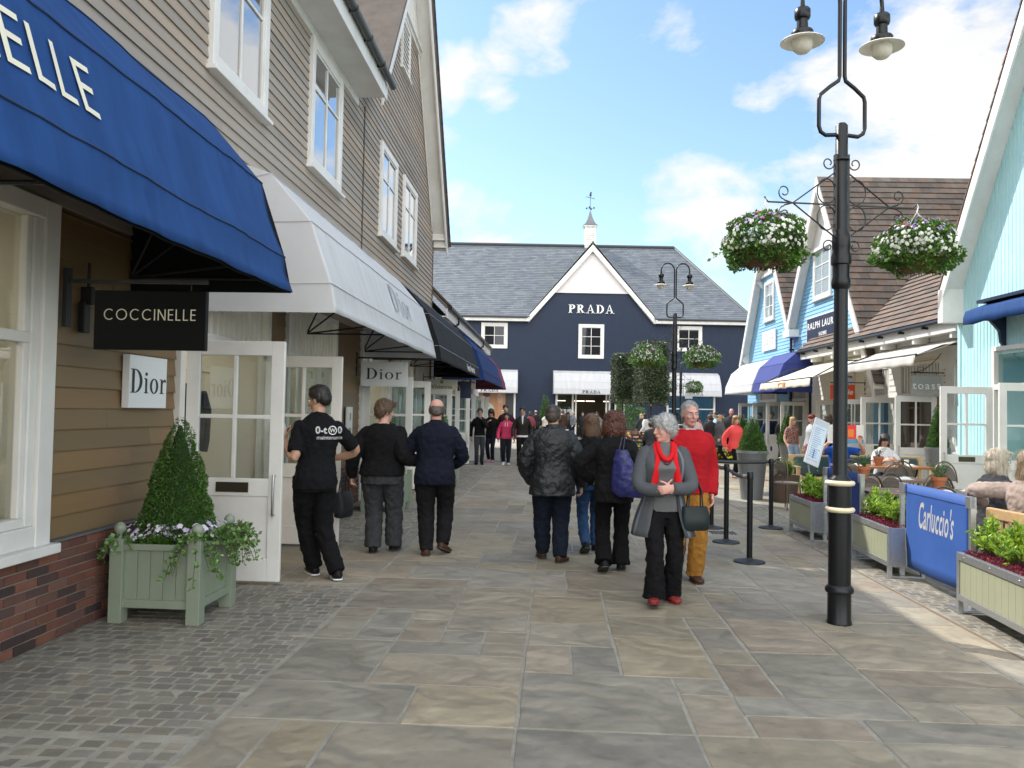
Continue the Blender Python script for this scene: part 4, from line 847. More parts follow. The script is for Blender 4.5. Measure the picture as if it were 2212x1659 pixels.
# ================================================================= sky blue building (right)
rb = thing('sky_blue_clapboard_building', 'sky blue clapboard shop building with two steep gables on the right', 'building', FR)
G2, G1, AZ, S2 = 25.75, 31.45, 9.0, 1.52
def rl_top(y): return max(AZ - S2 * abs(y - G2), AZ - S2 * abs(y - G1), 3.4 if y < 24 else 3.9)
def rl_span(z):
    if z < 3.4: return (21.5, 34.75)
    return None
b = MB(); wins = [(25.2, 26.75, 5.33, 7.0), (31.05, 32.3, 5.25, 6.78), ]
doors_r = [(22.1, 24.0, 0, 2.95), (27.2, 29.0, 0, 2.95), (30.6, 32.8, 0, 2.95)]
for g_, lo, hi in ((G2, 21.5, (G1 + G2) / 2), (G1, (G1 + G2) / 2, 34.75)):
    def sp(z, g_=g_, lo=lo, hi=hi):
        d = (AZ - z) / S2; return (max(lo, g_ - d), min(hi, g_ + d))
    clap(b, -1, sp, .3, 6.95 if g_ == G2 else 7.1, .125, [(a + .04, c - .04, e, f_) for (a, c, e, f_) in wins + doors_r], tones=((1, 1, 1),), var=.035, seg=4.5)
b.build('cladding', BLUE_C, rb, colattr=True)
b = MB(); seg = [21.5, 22.1, 24.0, 27.2, 29.0, 30.6, 32.8, 34.7]
for k in range(0, len(seg) - 1, 2): b.box(.003, 2.0, seg[k], seg[k + 1], 0, 2.95)
b.box(2.0, 12, 21.5, 34.7, 0, 2.95)
vy = (G1 + G2) / 2; vz_ = AZ - S2 * (G1 - vy)
b.prism([(21.5, 2.95), (34.7, 2.95), (34.7, AZ - S2 * (34.7 - G1) - .04), (G1, AZ - .05), (vy, vz_ - .05), (G2, AZ - .05), (21.5, AZ - S2 * (G2 - 21.5) - .04)], 'x', .004, 12)
b.build('wall', mat('blue_backing', (.12, .32, .5), rough=.7), rb)
for g_ in (G2, G1):
    for s_ in (-1, 1):
        far = (vy if (g_ == G2) == (s_ > 0) else (21.4 if g_ == G2 else 35.0)); d = abs(far - g_); l_ = d * math.hypot(1, S2)
        b = MB(); o_ = (-.30, far, AZ + .12 - S2 * d)
        tiles(b, basis(o_, (1, 0, 0), (0, -s_, S2)) , 12.5, l_, .28, .24, th=.03, tones=((1, 1, 1), (1.15, 1.02, .95), (.82, .82, .84)))
        b.build('roof', TILE_B, rb, colattr=True)
        b = MB(); b.add([(-.28, far, AZ + .09 - S2 * d), (12.2, far, AZ + .09 - S2 * d), (12.2, g_, AZ + .09), (-.28, g_, AZ + .09)], [(0, 1, 2, 3)]); b.build('roof_deck', TILE_B, rb, colattr=True)
        b = MB()
        b.prism([(g_, AZ + .10), (far, AZ + .10 - S2 * d), (far, AZ - .28 - S2 * d), (g_, AZ - .34)], 'x', -.34, -.29)
        b.prism([(g_, AZ + .02), (far, AZ + .02 - S2 * d), (far, AZ - .04 - S2 * d), (g_, AZ - .04)], 'x', -.29, -.0)
        b.build('barge_board', WHITE, rb)
b = MB()
for g_, z in ((G2, 6.98), (G1, 7.1)): d = (AZ - z) / S2; b.prism([(g_ - d, z), (g_ + d, z), (g_, AZ - .1)], 'x', -.03, .0); b.box(-.12, -.02, g_ - d - .1, g_ + d + .1, z - .1, z)
b.box(-.36, -.0, vy - .35, vy + .35, vz_ - .35, vz_ - .10); b.build('gable_panel', WHITE, rb)
b = MB()
for yy in (G2 - 1.5, G2 + 1.5, G1 - 1.4, G1 + 1.3): b.prism([(-.0, 6.6), (-.28, 6.9), (-.0, 6.9)], 'y', yy - .04, yy + .04)
b.prism([(0, 3.5), (-.34, 3.95), (0, 4.2)], 'y', 34.6, 34.68); b.build('corbel', WHITE, rb)
for (a, c, e, f_) in wins: window(rb, -1, a, c, e, f_, -.015, 2, 3, .12, glass_mat('pale_glass', refl=.3, opaque=(.25, .33, .36)))
for (a, c, e, f_) in doors_r:
    doorway(rb, -1, a, c, tz=2.12)
    for (y_, an) in ((a + .1, 182), (c - .1, 178)): leaf(rb, leafM(-.07, y_, an), .85, 2.08, plate=False)
q = MB()
for (a, c, e, f_) in doors_r: q.box(1.6, 1.98, a, c, .02, 2.9); q.box(.05, 1.6, a + .01, a + .05, .02, 2.9); q.box(.05, 1.6, c - .05, c - .01, .02, 2.9)
q.build('shop_interior', INT_WHITE, rb)
q = MB(); q.box(-.14, -.02, 28.75, 28.95, 4.85, 5.05); q.tube([(-.09, 28.85, 4.85), (-.09, 28.85, 0)], .05, 8)
for z in (3.9, 2.2): q.box(-.16, 0, 28.78, 28.92, z, z + .04)
q.build('downpipe', mat('navy_pipe', (.01, .02, .05), rough=.4), rb)
PW = [(0, 3.75), (.55, 3.62), (1.0, 3.25), (1.22, 2.72), (1.26, 2.42)]
a_ = awning('awning', 'white dome awning on the sky blue building, beside the royal blue one', FR, -1, 29.6, 33.6, PW, AW_WHITE, wob=.01)
letters('Dior', 'serif', .3, MATS['grey_print'], a_, basis((-1.14, .6, 2.87), (0, -1, 0), (.25, 0, .6)), thick=.003, sx=1.1)
a_ = awning('awning', 'violet blue dome awning on the sky blue building', FR, -1, 26.7, 29.5, [(0, 3.85), (.55, 3.7), (1.0, 3.3), (1.22, 2.72), (1.26, 2.38)], mat('violet_blue_canvas', (.035, .055, .26), rough=.75, transl=.15), wob=.015)
s_ = thing('wall_sign', 'white square sign with grey serif lettering on the sky blue boards', 'sign', FR, (-.04, 31.6, 4.1)); b = MB(); b.box(-.05, 0, -.85, .85, 0, .76); b.build('sign_board', SW, s_)
letters('Dior', 'serif', .42, MATS['grey_print'], s_, basis((-.053, 0, .2), (0, -1, 0), (0, 0, 1)), thick=.004, sx=1.25, gap=.1)
s_ = thing('wall_sign', 'navy shop sign with white capitals on the sky blue boards, partly behind the lamp post', 'sign', FR, (-.04, 25.75, 4.0)); b = MB(); b.box(-.05, 0, -1.5, 1.5, 0, .82); b.build('sign_border', WHITE, s_)
b = MB(); b.box(-.055, -.051, -1.46, 1.46, .04, .78); b.build('sign_board', MATS['navy_board'], s_)
text('RALPH LAUREN', .30, INKW, s_, basis((-.058, .0, .42), (0, -1, 0), (0, 0, 1)), sx=1.15, off=.005, sp=1.2); text('HOME', .17, INKW, s_, basis((-.058, .0, .15), (0, -1, 0), (0, 0, 1)), sx=1.2, off=.004, sp=1.3)
# ================================================================= low white building (right)
wb = thing('white_clapboard_building', 'low white clapboard building with brown tiled roof on the right', 'building', FR)
WY0, WY1 = 16.7, 26.75
wd = [(18.4, 20.5, 0, 2.95), (21.0, 22.3, .0, 2.95)]
b = MB(); clap(b, -1, lambda z: (WY0, WY1), .02, 3.6, .15, [(a + .04, c - .04, e, f_) for (a, c, e, f_) in wd + [(23.2, 24.6, .8, 2.9), (17.0, 17.8, .9, 2.8)]], x=-.06, tones=((1, 1, 1),), var=.03); b.build('cladding', WCLAP, wb, colattr=True)
b = MB()
for (p0, p1) in ((WY0, 18.4), (20.5, 21.0), (22.3, WY1)): b.box(-.058, 2.0, p0, p1, 0, 2.95)
b.box(-.058, 6, WY0, WY1, 2.95, 3.7); b.box(2.0, 6, WY0, 21.45, 0, 2.95); b.prism([(-.05, 3.7), (5.4, 8.7), (6.0, 3.7)], 'y', WY0, WY1 - .05); b.build('wall', mat('cream_wall', (.66, .58, .46), rough=.7), wb)
b = MB(); tiles(b, basis((-.50, WY1 + .1, 3.72), (0, -1, 0), (5.9, 0, 5.35)), 10.1, 8.0, .27, .235, th=.03, tones=((1.05, 1, .98), (1.3, 1.05, .92), (.82, .82, .84), (1.15, 1, .95)), var=.18); b.build('roof_tiles', TILE_B, wb, colattr=True)
b = MB(); b.prism([(-.48, 3.69), (5.4, 9.02), (5.4, 8.7), (-.3, 3.66)], 'y', WY0, WY1 + .06); b.build('roof', TILE_B, wb, colattr=True)
b = MB(); b.box(-.46, -.06, WY0, WY1 + .06, 3.44, 3.47); b.box(-.48, -.45, WY0, WY1 + .06, 3.42, 3.66)
for k in range(6): b.box(-.44, -.1, 17.2 + k * 1.7, 17.3 + k * 1.7, 3.30, 3.44)
b.build('soffit', WHITE, wb)
b = MB(); b.tube([(-.54, WY0, 3.66), (-.54, WY1 + .15, 3.66)], .062, 8)
for k in range(9): b.box(-.61, -.47, 17.0 + k * 1.15, 17.06 + k * 1.15, 3.56, 3.62)
b.tube([(-.54, WY1 + .02, 3.62), (-.54, WY1 + .02, 3.42), (-.2, WY1, 3.15), (-.1, WY1 + .1, 3.0), (-.1, WY1 + .1, 0)], .04, 8); b.build('gutter', BLACK, wb)
for (a, c, e, f_) in wd: doorway(wb, -1, a, c, tz=2.1)
leaf(wb, leafM(-.12, 18.5, 180), .92, 2.10, plate=False, glass=glass_mat('leaf_glass_dark', refl=.12, tint=(.45, .42, .4)), label='white half glazed door leaf standing open nearest the tall pot'); leaf(wb, leafM(-.12, 20.4, 180), .92, 2.10); leaf(wb, leafM(-.12, 22.2, 182), .92, 2.08, plate=False)
for (y0, y1, z0, z1) in ((23.2, 24.6, .8, 2.9), (17.0, 17.8, .9, 2.8)): window(wb, -1, y0, y1, z0, z1, -.07, 2, 2, .09, GLASS_DARK)
q = MB()
for (a, c, e, f_) in wd: q.box(1.9, 1.98, a, c, .02, 2.9); q.box(.0, 1.9, a + .01, a + .04, .02, 2.9); q.box(0, 1.9, c - .04, c - .01, .02, 2.9)
q.build('shop_interior', mat('warm_interior', (.55, .42, .28), rough=.7), wb)
def flat_awning(name, label, y0, y1, zb, out, zf, m, drop=.22, word=None, wm_=None):
    r_ = thing(name, label, 'awning', FR, (-.06, (y0 + y1) / 2, 0)); h = (y1 - y0) / 2; n = 14
    b = MB(); vs = []; 
    for i in range(n + 1):
        y = -h + 2 * h * i / n
        for j in range(7):
            t = j / 6; vs.append((-out * t, y, zb + (zf - zb) * t - .03 * math.sin(math.pi * t)))
    b.add(vs, [[i * 7 + j, i * 7 + j + 1, (i + 1) * 7 + j + 1, (i + 1) * 7 + j] for i in range(n) for j in range(6)]); b.build('cover', m, r_, smooth=60, solid=.004)
    b = MB(); vs = []; n = 40
    for i in range(n + 1):
        y = -h + 2 * h * i / n
        for j in range(4): vs.append((-out - .03 - .02 * math.sin(y * 9) * j / 3 - .012 * j, y, zf - drop * j / 3 + .012 * math.sin(y * 7) * (j == 3)))
    b.add(vs, [[i * 4 + j, i * 4 + j + 1, (i + 1) * 4 + j + 1, (i + 1) * 4 + j] for i in range(n) for j in range(3)]); b.build('valance', m, r_, smooth=60, solid=.004)
    b = MB(); b.tube([(-out - .01, -h, zf), (-out - .01, h, zf)], .028, 8)
    for s_ in (-1, 1): b.tube([(-.02, s_ * (h - .08), zb - .15), (-out * .5, s_ * (h - .08) , zb - .22), (-out, s_ * (h - .08), zf - .02)], .02, 6)
    b.build('arm_frame', BLK_M, r_, smooth=60)
    if word: text(word, .17, wm_, r_, basis((-out - .055, .1, zf - .17), (0, -1, 0), (0, 0, 1)), off=.006, sx=1.2)
    return r_
flat_awning('awning', 'grey cream pull out awning, nearest of the two on the white building', 17.1, 21.2, 3.35, 1.15, 2.92, AW_GREY, word=None)
flat_awning('awning', 'cream pull out awning with orange lettering, farther of the two on the white building', 21.7, 26.3, 3.3, 1.75, 2.62, mat('cream_yellow_canvas', (.78, .74, .60), rough=.75, transl=.25), word='MOLLIE', wm_=mat('orange_print', (.75, .16, .03), rough=.5))
s_ = hang_sign('projecting_sign', 'orange projecting sign with white lettering, half behind the tall lamp post', FR, (-.35, 22.55, 2.08), .66, .40, mat('orange_board', (.72, .085, .02), rough=.4), sgn=-1, brace=.3)
text("mollie", .20, INKW, s_, FM(-.33, .14, .02), off=.004, shear=.25, sx=1.1)
s_ = hang_sign('projecting_sign', 'translucent glass sign with white lowercase letters hanging from a scroll bracket', FR, (-.14, 18.25, 2.13), .66, .42, mat('frosted_glass_board', (.45, .47, .46), rough=.25, alpha=.55), sgn=-1, brace=.1)
text("toast", .24, INKW, s_, FM(-.33, .12, .02), off=.001, sp=1.25)
b = MB(); b.tube([(-.6 * t - .0, 0, .5 + .42 * (1 - t) ** 2) for t in [k / 8 for k in range(9)]], .008, 6); b.tube([(-.45 + .07 * math.cos(R(a)), 0, .55 + .06 * math.sin(R(a))) for a in range(0, 361, 30)], .006, 5); b.build('scroll', BLK_M, s_)
# ================================================================= turquoise building (right, nearest)
tb = thing('turquoise_boarded_building', 'turquoise vertically boarded building with a steep white gable, nearest on the right', 'building', FR)
TX, TG, TA, TS = -.62, 11.6, 11.9, 1.6
tt = lambda y: TA - TS * abs(y - TG)
b = MB()
for (p0, p1) in ((1.5, 4.0), (6.0, 8.5), (12.6, 13.2), (15.3, 16.55)): b.box(TX + .003, 2, p0, p1, 0, 2.8)
b.box(2, 9, 1.5, 16.55, 0, 2.8); b.box(TX + .003, 9, 1.5, 16.55, 2.8, 4.1); b.prism([(7.0, 4.1), (16.5, 4.1), (TG, TA - .05)], 'x', TX + .004, 9); b.box(TX + .5, 9, 1.5, 7.2, 4.1, 4.4)
b.build('wall', TURQ, tb)
b = MB(); y = 1.5
while y < 16.55:
    top = max(4.1, min(tt(y), tt(y + .03)) - .02) if y > 6.8 else 4.1
    bot = .05
    for (a, c, zz) in ((4.0, 6.0, 2.8), (8.5, 12.6, 2.8), (13.2, 15.3, 2.8)):
        if a - .02 < y < c: bot = zz
    b.box(TX - .012, TX + .003, y, y + .098, bot, top); y += .115
b.build('boards', TURQ, tb, bevel=.004)
b = MB(); b.box(TX - .03, TX + .06, 16.47, 16.57, 0, 4.25); b.build('corner_strip', TURQ, tb)
for s_ in (-1, 1):
    d = 4.98; far = TG + s_ * d; b = MB(); tiles(b, basis((TX - .42, far, TA + .2 - TS * d), (1, 0, 0), (0, -s_, TS)), 9, d * math.hypot(1, TS), .27, .24, th=.03, tones=((1, 1, 1), (1.5, .9, .75), (1.2, .95, .85))); b.build('roof', TILE_B, tb, colattr=True)
    b = MB(); b.prism([(TG, TA + .2), (far, TA + .2 - TS * d), (far, TA + .1 - TS * d), (TG, TA + .1)], 'x', TX - .38, 9); b.build('roof_deck', TILE_B, tb, colattr=True)
    b = MB(); b.prism([(TG, TA + .12), (far, TA + .12 - TS * d), (far, TA - .22 - TS * d), (TG, TA - .40)], 'x', TX - .42, -.04 + TX - .34)
    b.prism([(TG, TA + .06), (far, TA + .06 - TS * d), (far, TA - .02 - TS * d), (TG, TA - .02)], 'x', TX - .38, TX); b.box(TX - .42, TX + .02, min(far, far - s_ * .2), max(far, far - s_ * .2), TA - .42 - TS * d, TA - .05 - TS * d + (.3 if s_ > 0 else 0))
    b.build('barge_board', WHITE, tb, bevel=.006)
b = MB(); d = (TA - 8.15) / TS; b.prism([(TG - d, 8.15), (TG + d, 8.15), (TG, TA - .3)], 'x', TX - .06, TX); b.box(TX - .2, TX - .01, TG - d - .15, TG + d + .15, 8.02, 8.15); b.build('gable_panel', WHITE, tb)
doorway(tb, -1, 13.2, 15.3, bars=False, tz=2.15).matrix_parent_inverse = Matrix.Translation((TX, 0, 0))
gl_e = glass_mat('leaf_glass_clear', refl=.02, tint=(.97, .97, .97))
leaf(tb, leafM(TX - .1, 15.2, 180), .95, 2.20, label='white door leaf with clear panes and dark letter plate, standing open', glass=gl_e)
leaf(tb, leafM(TX - .1, 13.3, 180), .95, 2.20, rows=2, mull=0, plate=False)
b = MB(); b.box(TX - .07, TX, 8.5, 8.6, 0, 2.8); b.box(TX - .07, TX, 12.5, 12.6, 0, 2.8); b.box(TX - .07, TX, 8.6, 12.5, 2.7, 2.8); b.box(TX - .07, TX, 8.6, 12.5, .5, .6); b.box(TX - .07, TX, 10.5, 10.58, .6, 2.7)
w_ = b.build('shop_window', WHITE, tb); g = MB(); g.box(TX - .02, TX - .01, 8.6, 12.5, .6, 2.7); g.box(TX - .02, TX - .01, 4.0, 6.0, .0, 2.8); g.build('pane', GLASS, w_)
q = MB(); q.box(1.9, 1.98, 2, 15.3, .02, 2.8); q.box(TX + .1, 1.9, 2, 15.4, .01, .03); q.build('shop_interior', INT_WHITE, tb)
r_ = thing('awning', 'rolled in bright blue awning on the turquoise boards above the open doors', 'awning', FR, (TX, 11.5, 0))
b = MB(); n = 24; vs = []
for i in range(n + 1):
    y = -4 + 8 * i / n
    for (x, z) in ((-.0, 3.78), (-.42, 3.62), (-.46, 3.5), (-.47, 3.36)): vs.append((x + .01 * math.sin(y * 6), y, z + (.015 * math.sin(y * 8) if z < 3.4 else 0)))
b.add(vs, [[i * 4 + j, i * 4 + j + 1, (i + 1) * 4 + j + 1, (i + 1) * 4 + j] for i in range(n) for j in range(3)]); b.build('cover', AW_BLUE, r_, smooth=30, solid=.01)
b = MB(); b.box(-.2, 0, -4.05, 4.05, 3.78, 3.84)
for yy in (-3.0, 3.4): b.prism([(0, 2.9), (-.1, 3.0), (-.12, 3.2), (-.3, 3.4), (-.3, 3.5), (0, 3.5)], 'y', yy, yy + .08)
b.build('bracket', MATS['navy_pipe'], r_)
# ================================================================= plants
LEAF = mat('box_leaf', (.085, .19, .03), (.05, .12, .02), ns=8, rough=.45, spec=.5, attr=True, transl=.25)
LEAF_Y = mat('fresh_leaf', (.27, .42, .045), (.17, .32, .04), ns=6, rough=.45, attr=True, transl=.3)
PETAL = mat('petals', (1, 1, 1), rough=.6, attr=True, transl=.25)
SOIL = mat('dark_soil', (.03, .022, .015), rough=.95, bump=.5, bs=60)
BARK = mat('bark', (.12, .09, .06), (.08, .06, .04), ns=12, rough=.9, bump=.4, bs=60)
MOSS = mat('coir_lining', (.16, .09, .045), (.10, .055, .03), ns=30, rough=.95, bump=.8, bs=90)
def leafs(b, pts, size, tones, rr, flat=0, droop=0, asp=.5):
    """pts: (pos, normal). one pointed leaf per point"""
    for (p, n_) in pts:
        n_ = Vector(n_); u = Vector((rr.uniform(-1, 1), rr.uniform(-1, 1), rr.uniform(-1, 1)))
        d = (n_ * .9 + u * .9 + Vector((0, 0, -droop))).normalized(); w = d.cross(Vector((rr.uniform(-1, 1), rr.uniform(-1, 1), rr.uniform(-1, 1))))
        if w.length < 1e-3: continue
        w.normalize(); s_ = size * rr.uniform(.65, 1.3); p = Vector(p); a = p + d * s_
        m_ = p + d * s_ * .5; k = w * s_ * asp * .5; t = rr.choice(tones); v = rr.uniform(.75, 1.25); up = d.cross(w) * s_ * .12
        b.add([p, m_ - k + up, a, m_ + k + up], [(0, 1, 2, 3)], col=tuple(q * v for q in t))
def flowers(b, pts, size, tones, rr):
    for (p, n_) in pts:
        n_ = Vector(n_).normalized(); a = n_.orthogonal().normalized(); c = n_.cross(a); s_ = size * rr.uniform(.7, 1.2); t = rr.choice(tones); o = rr.uniform(0, 6)
        vs = [Vector(p) + n_ * .004]
        for k in range(10):
            r_ = s_ * (1 if k % 2 == 0 else .72); an = o + k * math.pi / 5; vs.append(Vector(p) + a * r_ * math.cos(an) + c * r_ * math.sin(an) + n_ * s_ * .25 * (k % 2))
        b.add(vs, [(0, 1 + k, 1 + (k + 1) % 10) for k in range(10)], col=t)
G_T = [(1, 1, 1), (1.3, 1.25, 1.1), (.7, .75, .7), (1.1, 1.0, .7), (.85, .95, 1)]
def cone_pts(rr, n, h, r0, z0=0, lump=.04, power=.70):
    out = []
    for _ in range(n):
        t = 1 - math.sqrt(rr.random()); a = rr.uniform(0, 2 * math.pi); r_ = r0 * (1 - t) ** power
        q = noise.noise(Vector((math.cos(a) * 3, math.sin(a) * 3, t * 9))) * lump; r_ = max(.01, r_ + q) * (1 - rr.random() ** 3 * .25)
        out.append(((r_ * math.cos(a), r_ * math.sin(a), z0 + t * h), (math.cos(a), math.sin(a), .4)))
    return out
def topiary_parts(par, h, r0, z0, n, leaf, seed, glossy=False):
    rr = random.Random(seed); b = MB(); leafs(b, cone_pts(rr, n, h, r0, z0), leaf, G_T, rr); b.build('foliage', LEAF, par, colattr=True)
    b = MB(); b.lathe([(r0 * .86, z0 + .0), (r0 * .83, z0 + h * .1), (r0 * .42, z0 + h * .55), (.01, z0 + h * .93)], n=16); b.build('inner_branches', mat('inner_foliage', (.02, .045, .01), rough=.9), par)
    b = MB(); b.tube([(0, 0, z0 - .15), (0, 0, z0 + h * .5)], .02, 6); b.build('stem', BARK, par)
# ---- near left planter: sage green timber box
SAGE = mat('sage_paint', (.235, .275, .205), (.205, .242, .18), ns=4, rough=.5, bump=.05, bs=25)
r_ = thing('square_planter_box', 'sage green timber planter box with ball finials, by the brown boards and near door', 'planter', ID, (-2.56, 6.42, 0), R(-3.5))
HW = .292
b = MB(); b.box(-HW, HW, -HW, HW, .12, .55); 
pl_in = MB()
for s_ in (-1, 1):
    for k in range(5):
        x0 = -HW + .06 + k * (2 * HW - .12) / 5; x1 = x0 + (2 * HW - .12) / 5 - .004
        b.box(x0, x1, s_ * HW - .006 * (s_ < 0) - .0, s_ * HW + .006 * (s_ > 0), .14, .53) if False else None
b.build('soil_box', SAGE, r_)
b = MB()
for s_ in (-1, 1):
    for k in range(5):
        x0 = -HW + .05 + k * (2 * HW - .1) / 5; x1 = x0 + (2 * HW - .1) / 5 - .005
        y = s_ * (HW + .008); b.box(x0, x1, min(y, s_ * HW), max(y, s_ * HW), .15, .53); b.box(min(y, s_ * HW), max(y, s_ * HW), x0, x1, .15, .53)
b.build('panelling', SAGE, r_, bevel=.002)
b = MB()
for s_ in (-1, 1):
    y0, y1 = sorted((s_ * (HW - .0), s_ * (HW + .03)))
    for (z0, z1) in ((.11, .17), (.53, .575)): b.box(-HW + .04, HW - .04, y0, y1, z0, z1); b.box(y0, y1, -HW + .04, HW - .04, z0, z1)
b.build('rail', SAGE, r_, bevel=.004)
for (sx, sy) in ((-1, -1), (1, -1), (1, 1), (-1, 1)):
    b = MB(); b.box(sx * HW - .05, sx * HW + .05, sy * HW - .05, sy * HW + .05, 0, .615); o = b.build('corner_post', SAGE, r_, bevel=.004)
    b = MB(); b.lathe([(.022, 0), (.018, .02), (.03, .035), (.042, .06), (.043, .08), (.03, .105), (.005, .118)], (sx * HW, sy * HW, .615), 16); b.build('finial', SAGE, o, smooth=50)
b = MB(); b.box(-HW + .01, HW - .01, -HW + .01, HW - .01, .5, .556); b.build('soil', SOIL, r_)
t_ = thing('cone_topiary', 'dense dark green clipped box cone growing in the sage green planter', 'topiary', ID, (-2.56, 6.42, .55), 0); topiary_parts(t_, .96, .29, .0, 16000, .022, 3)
f_ = thing('pansies', 'pale violet and white pansies round the foot of the clipped cone in the sage planter', 'flowers', ID, (-2.56, 6.42, .56), R(-3.5)); rr = random.Random(5)
def box_edge_pts(n, z0, z1, hw, rr):
    o_ = []
    for _ in range(n):
        a = rr.uniform(0, 2 * math.pi); k = hw * rr.uniform(.75, 1.02) / max(abs(math.cos(a)), abs(math.sin(a))); o_.append(((k * math.cos(a), k * math.sin(a), rr.uniform(z0, z1)), (math.cos(a) * .8 + rr.uniform(-.3, .3), math.sin(a) * .8 + rr.uniform(-.3, .3), .8)))
    return o_
b = MB(); leafs(b, box_edge_pts(1500, 0, .06, HW, rr), .03, G_T, rr); b.build('leaves', LEAF, f_, colattr=True)
b = MB(); flowers(b, box_edge_pts(230, .05, .15, HW, rr), .022, [(.75, .68, .82), (.8, .76, .85), (.55, .42, .7), (.82, .8, .82)], rr); b.build('blooms', PETAL, f_, colattr=True)
def ivy(name, label, loc, rr, n, rad, length, lean=(0, 0)):
    i_ = thing(name, label, 'ivy', ID, loc); b = MB(); st = MB(); pts = []
    for s_ in range(n):
        a = rr.uniform(-1.3, 1.3) + lean[0]; p = Vector((rr.uniform(-rad, rad) * .6, rr.uniform(-rad, rad) * .6, rr.uniform(0, .06))); d = Vector((math.cos(a), math.sin(a), .5)) * .03; L = length * rr.uniform(.5, 1); tr = [p.copy()]
        k = int(L / .03) + 2
        for j in range(k):
            d = d + Vector((0, 0, -.011)); d *= .93; p = p + d + Vector((rr.uniform(-.006, .006), rr.uniform(-.006, .006), 0)); tr.append(p.copy())
            for _ in range(3): pts.append((p + Vector((rr.uniform(-.02, .02), rr.uniform(-.02, .02), rr.uniform(-.01, .01))), (math.cos(a), math.sin(a), .2)))
        st.tube(tr, .0025, 4)
    leafs(b, pts, .038, [(2.0, 1.6, 2.6), (1.2, 1.1, 1.2), (3.2, 2.3, 5), (1.4, 1.3, 1.5)], rr, asp=.8); b.build('leaves', LEAF, i_, colattr=True); st.build('stems', BARK, i_)
rr = random.Random(9)
ivy('trailing_ivy', 'variegated ivy trailing over the front corner of the sage planter', (-2.32, 6.10, .60), rr, 9, .05, .26, (-1.3, 0)); ivy('trailing_ivy', 'large clump of variegated ivy spilling over the right side of the sage planter', (-2.22, 6.4, .60), rr, 20, .12, .20, (-.1, 0)); ivy('trailing_ivy', 'small sprig of variegated ivy at the left corner of the sage planter', (-2.86, 6.15, .60), rr, 7, .06, .2, (-2.2, 0))
ivy('trailing_ivy', 'bushy variegated ivy at the back right corner of the sage planter', (-2.2, 6.64, .60), rr, 14, .08, .2, (.1, 0))
# second green box and cone beyond the couple
for (x, y, lb_) in ((-1.95, 13.2, 'sage planter box with clipped cone against the brick plinth, behind the woman in grey trousers'), (-1.45, 17.5, 'sage planter box with clipped cone beyond the bald man')):
    r2 = thing('square_planter_box', lb_, 'planter', ID, (x, y, 0), R(-3.5)); b = MB(); b.box(-.3, .3, -.3, .3, .12, .55); b.box(-.33, .33, -.33, -.3, .11, .17); b.box(-.33, .33, -.33, -.3, .53, .58); b.build('box', SAGE, r2)
    for (sx, sy) in ((-1, -1), (1, -1), (1, 1), (-1, 1)): b = MB(); b.box(sx * .3 - .04, sx * .3 + .04, sy * .3 - .04, sy * .3 + .04, 0, .62); b.build('corner_post', SAGE, r2)
    topiary_parts(r2, 1.02, .27, .56, 2600, .04, int(x * 100))
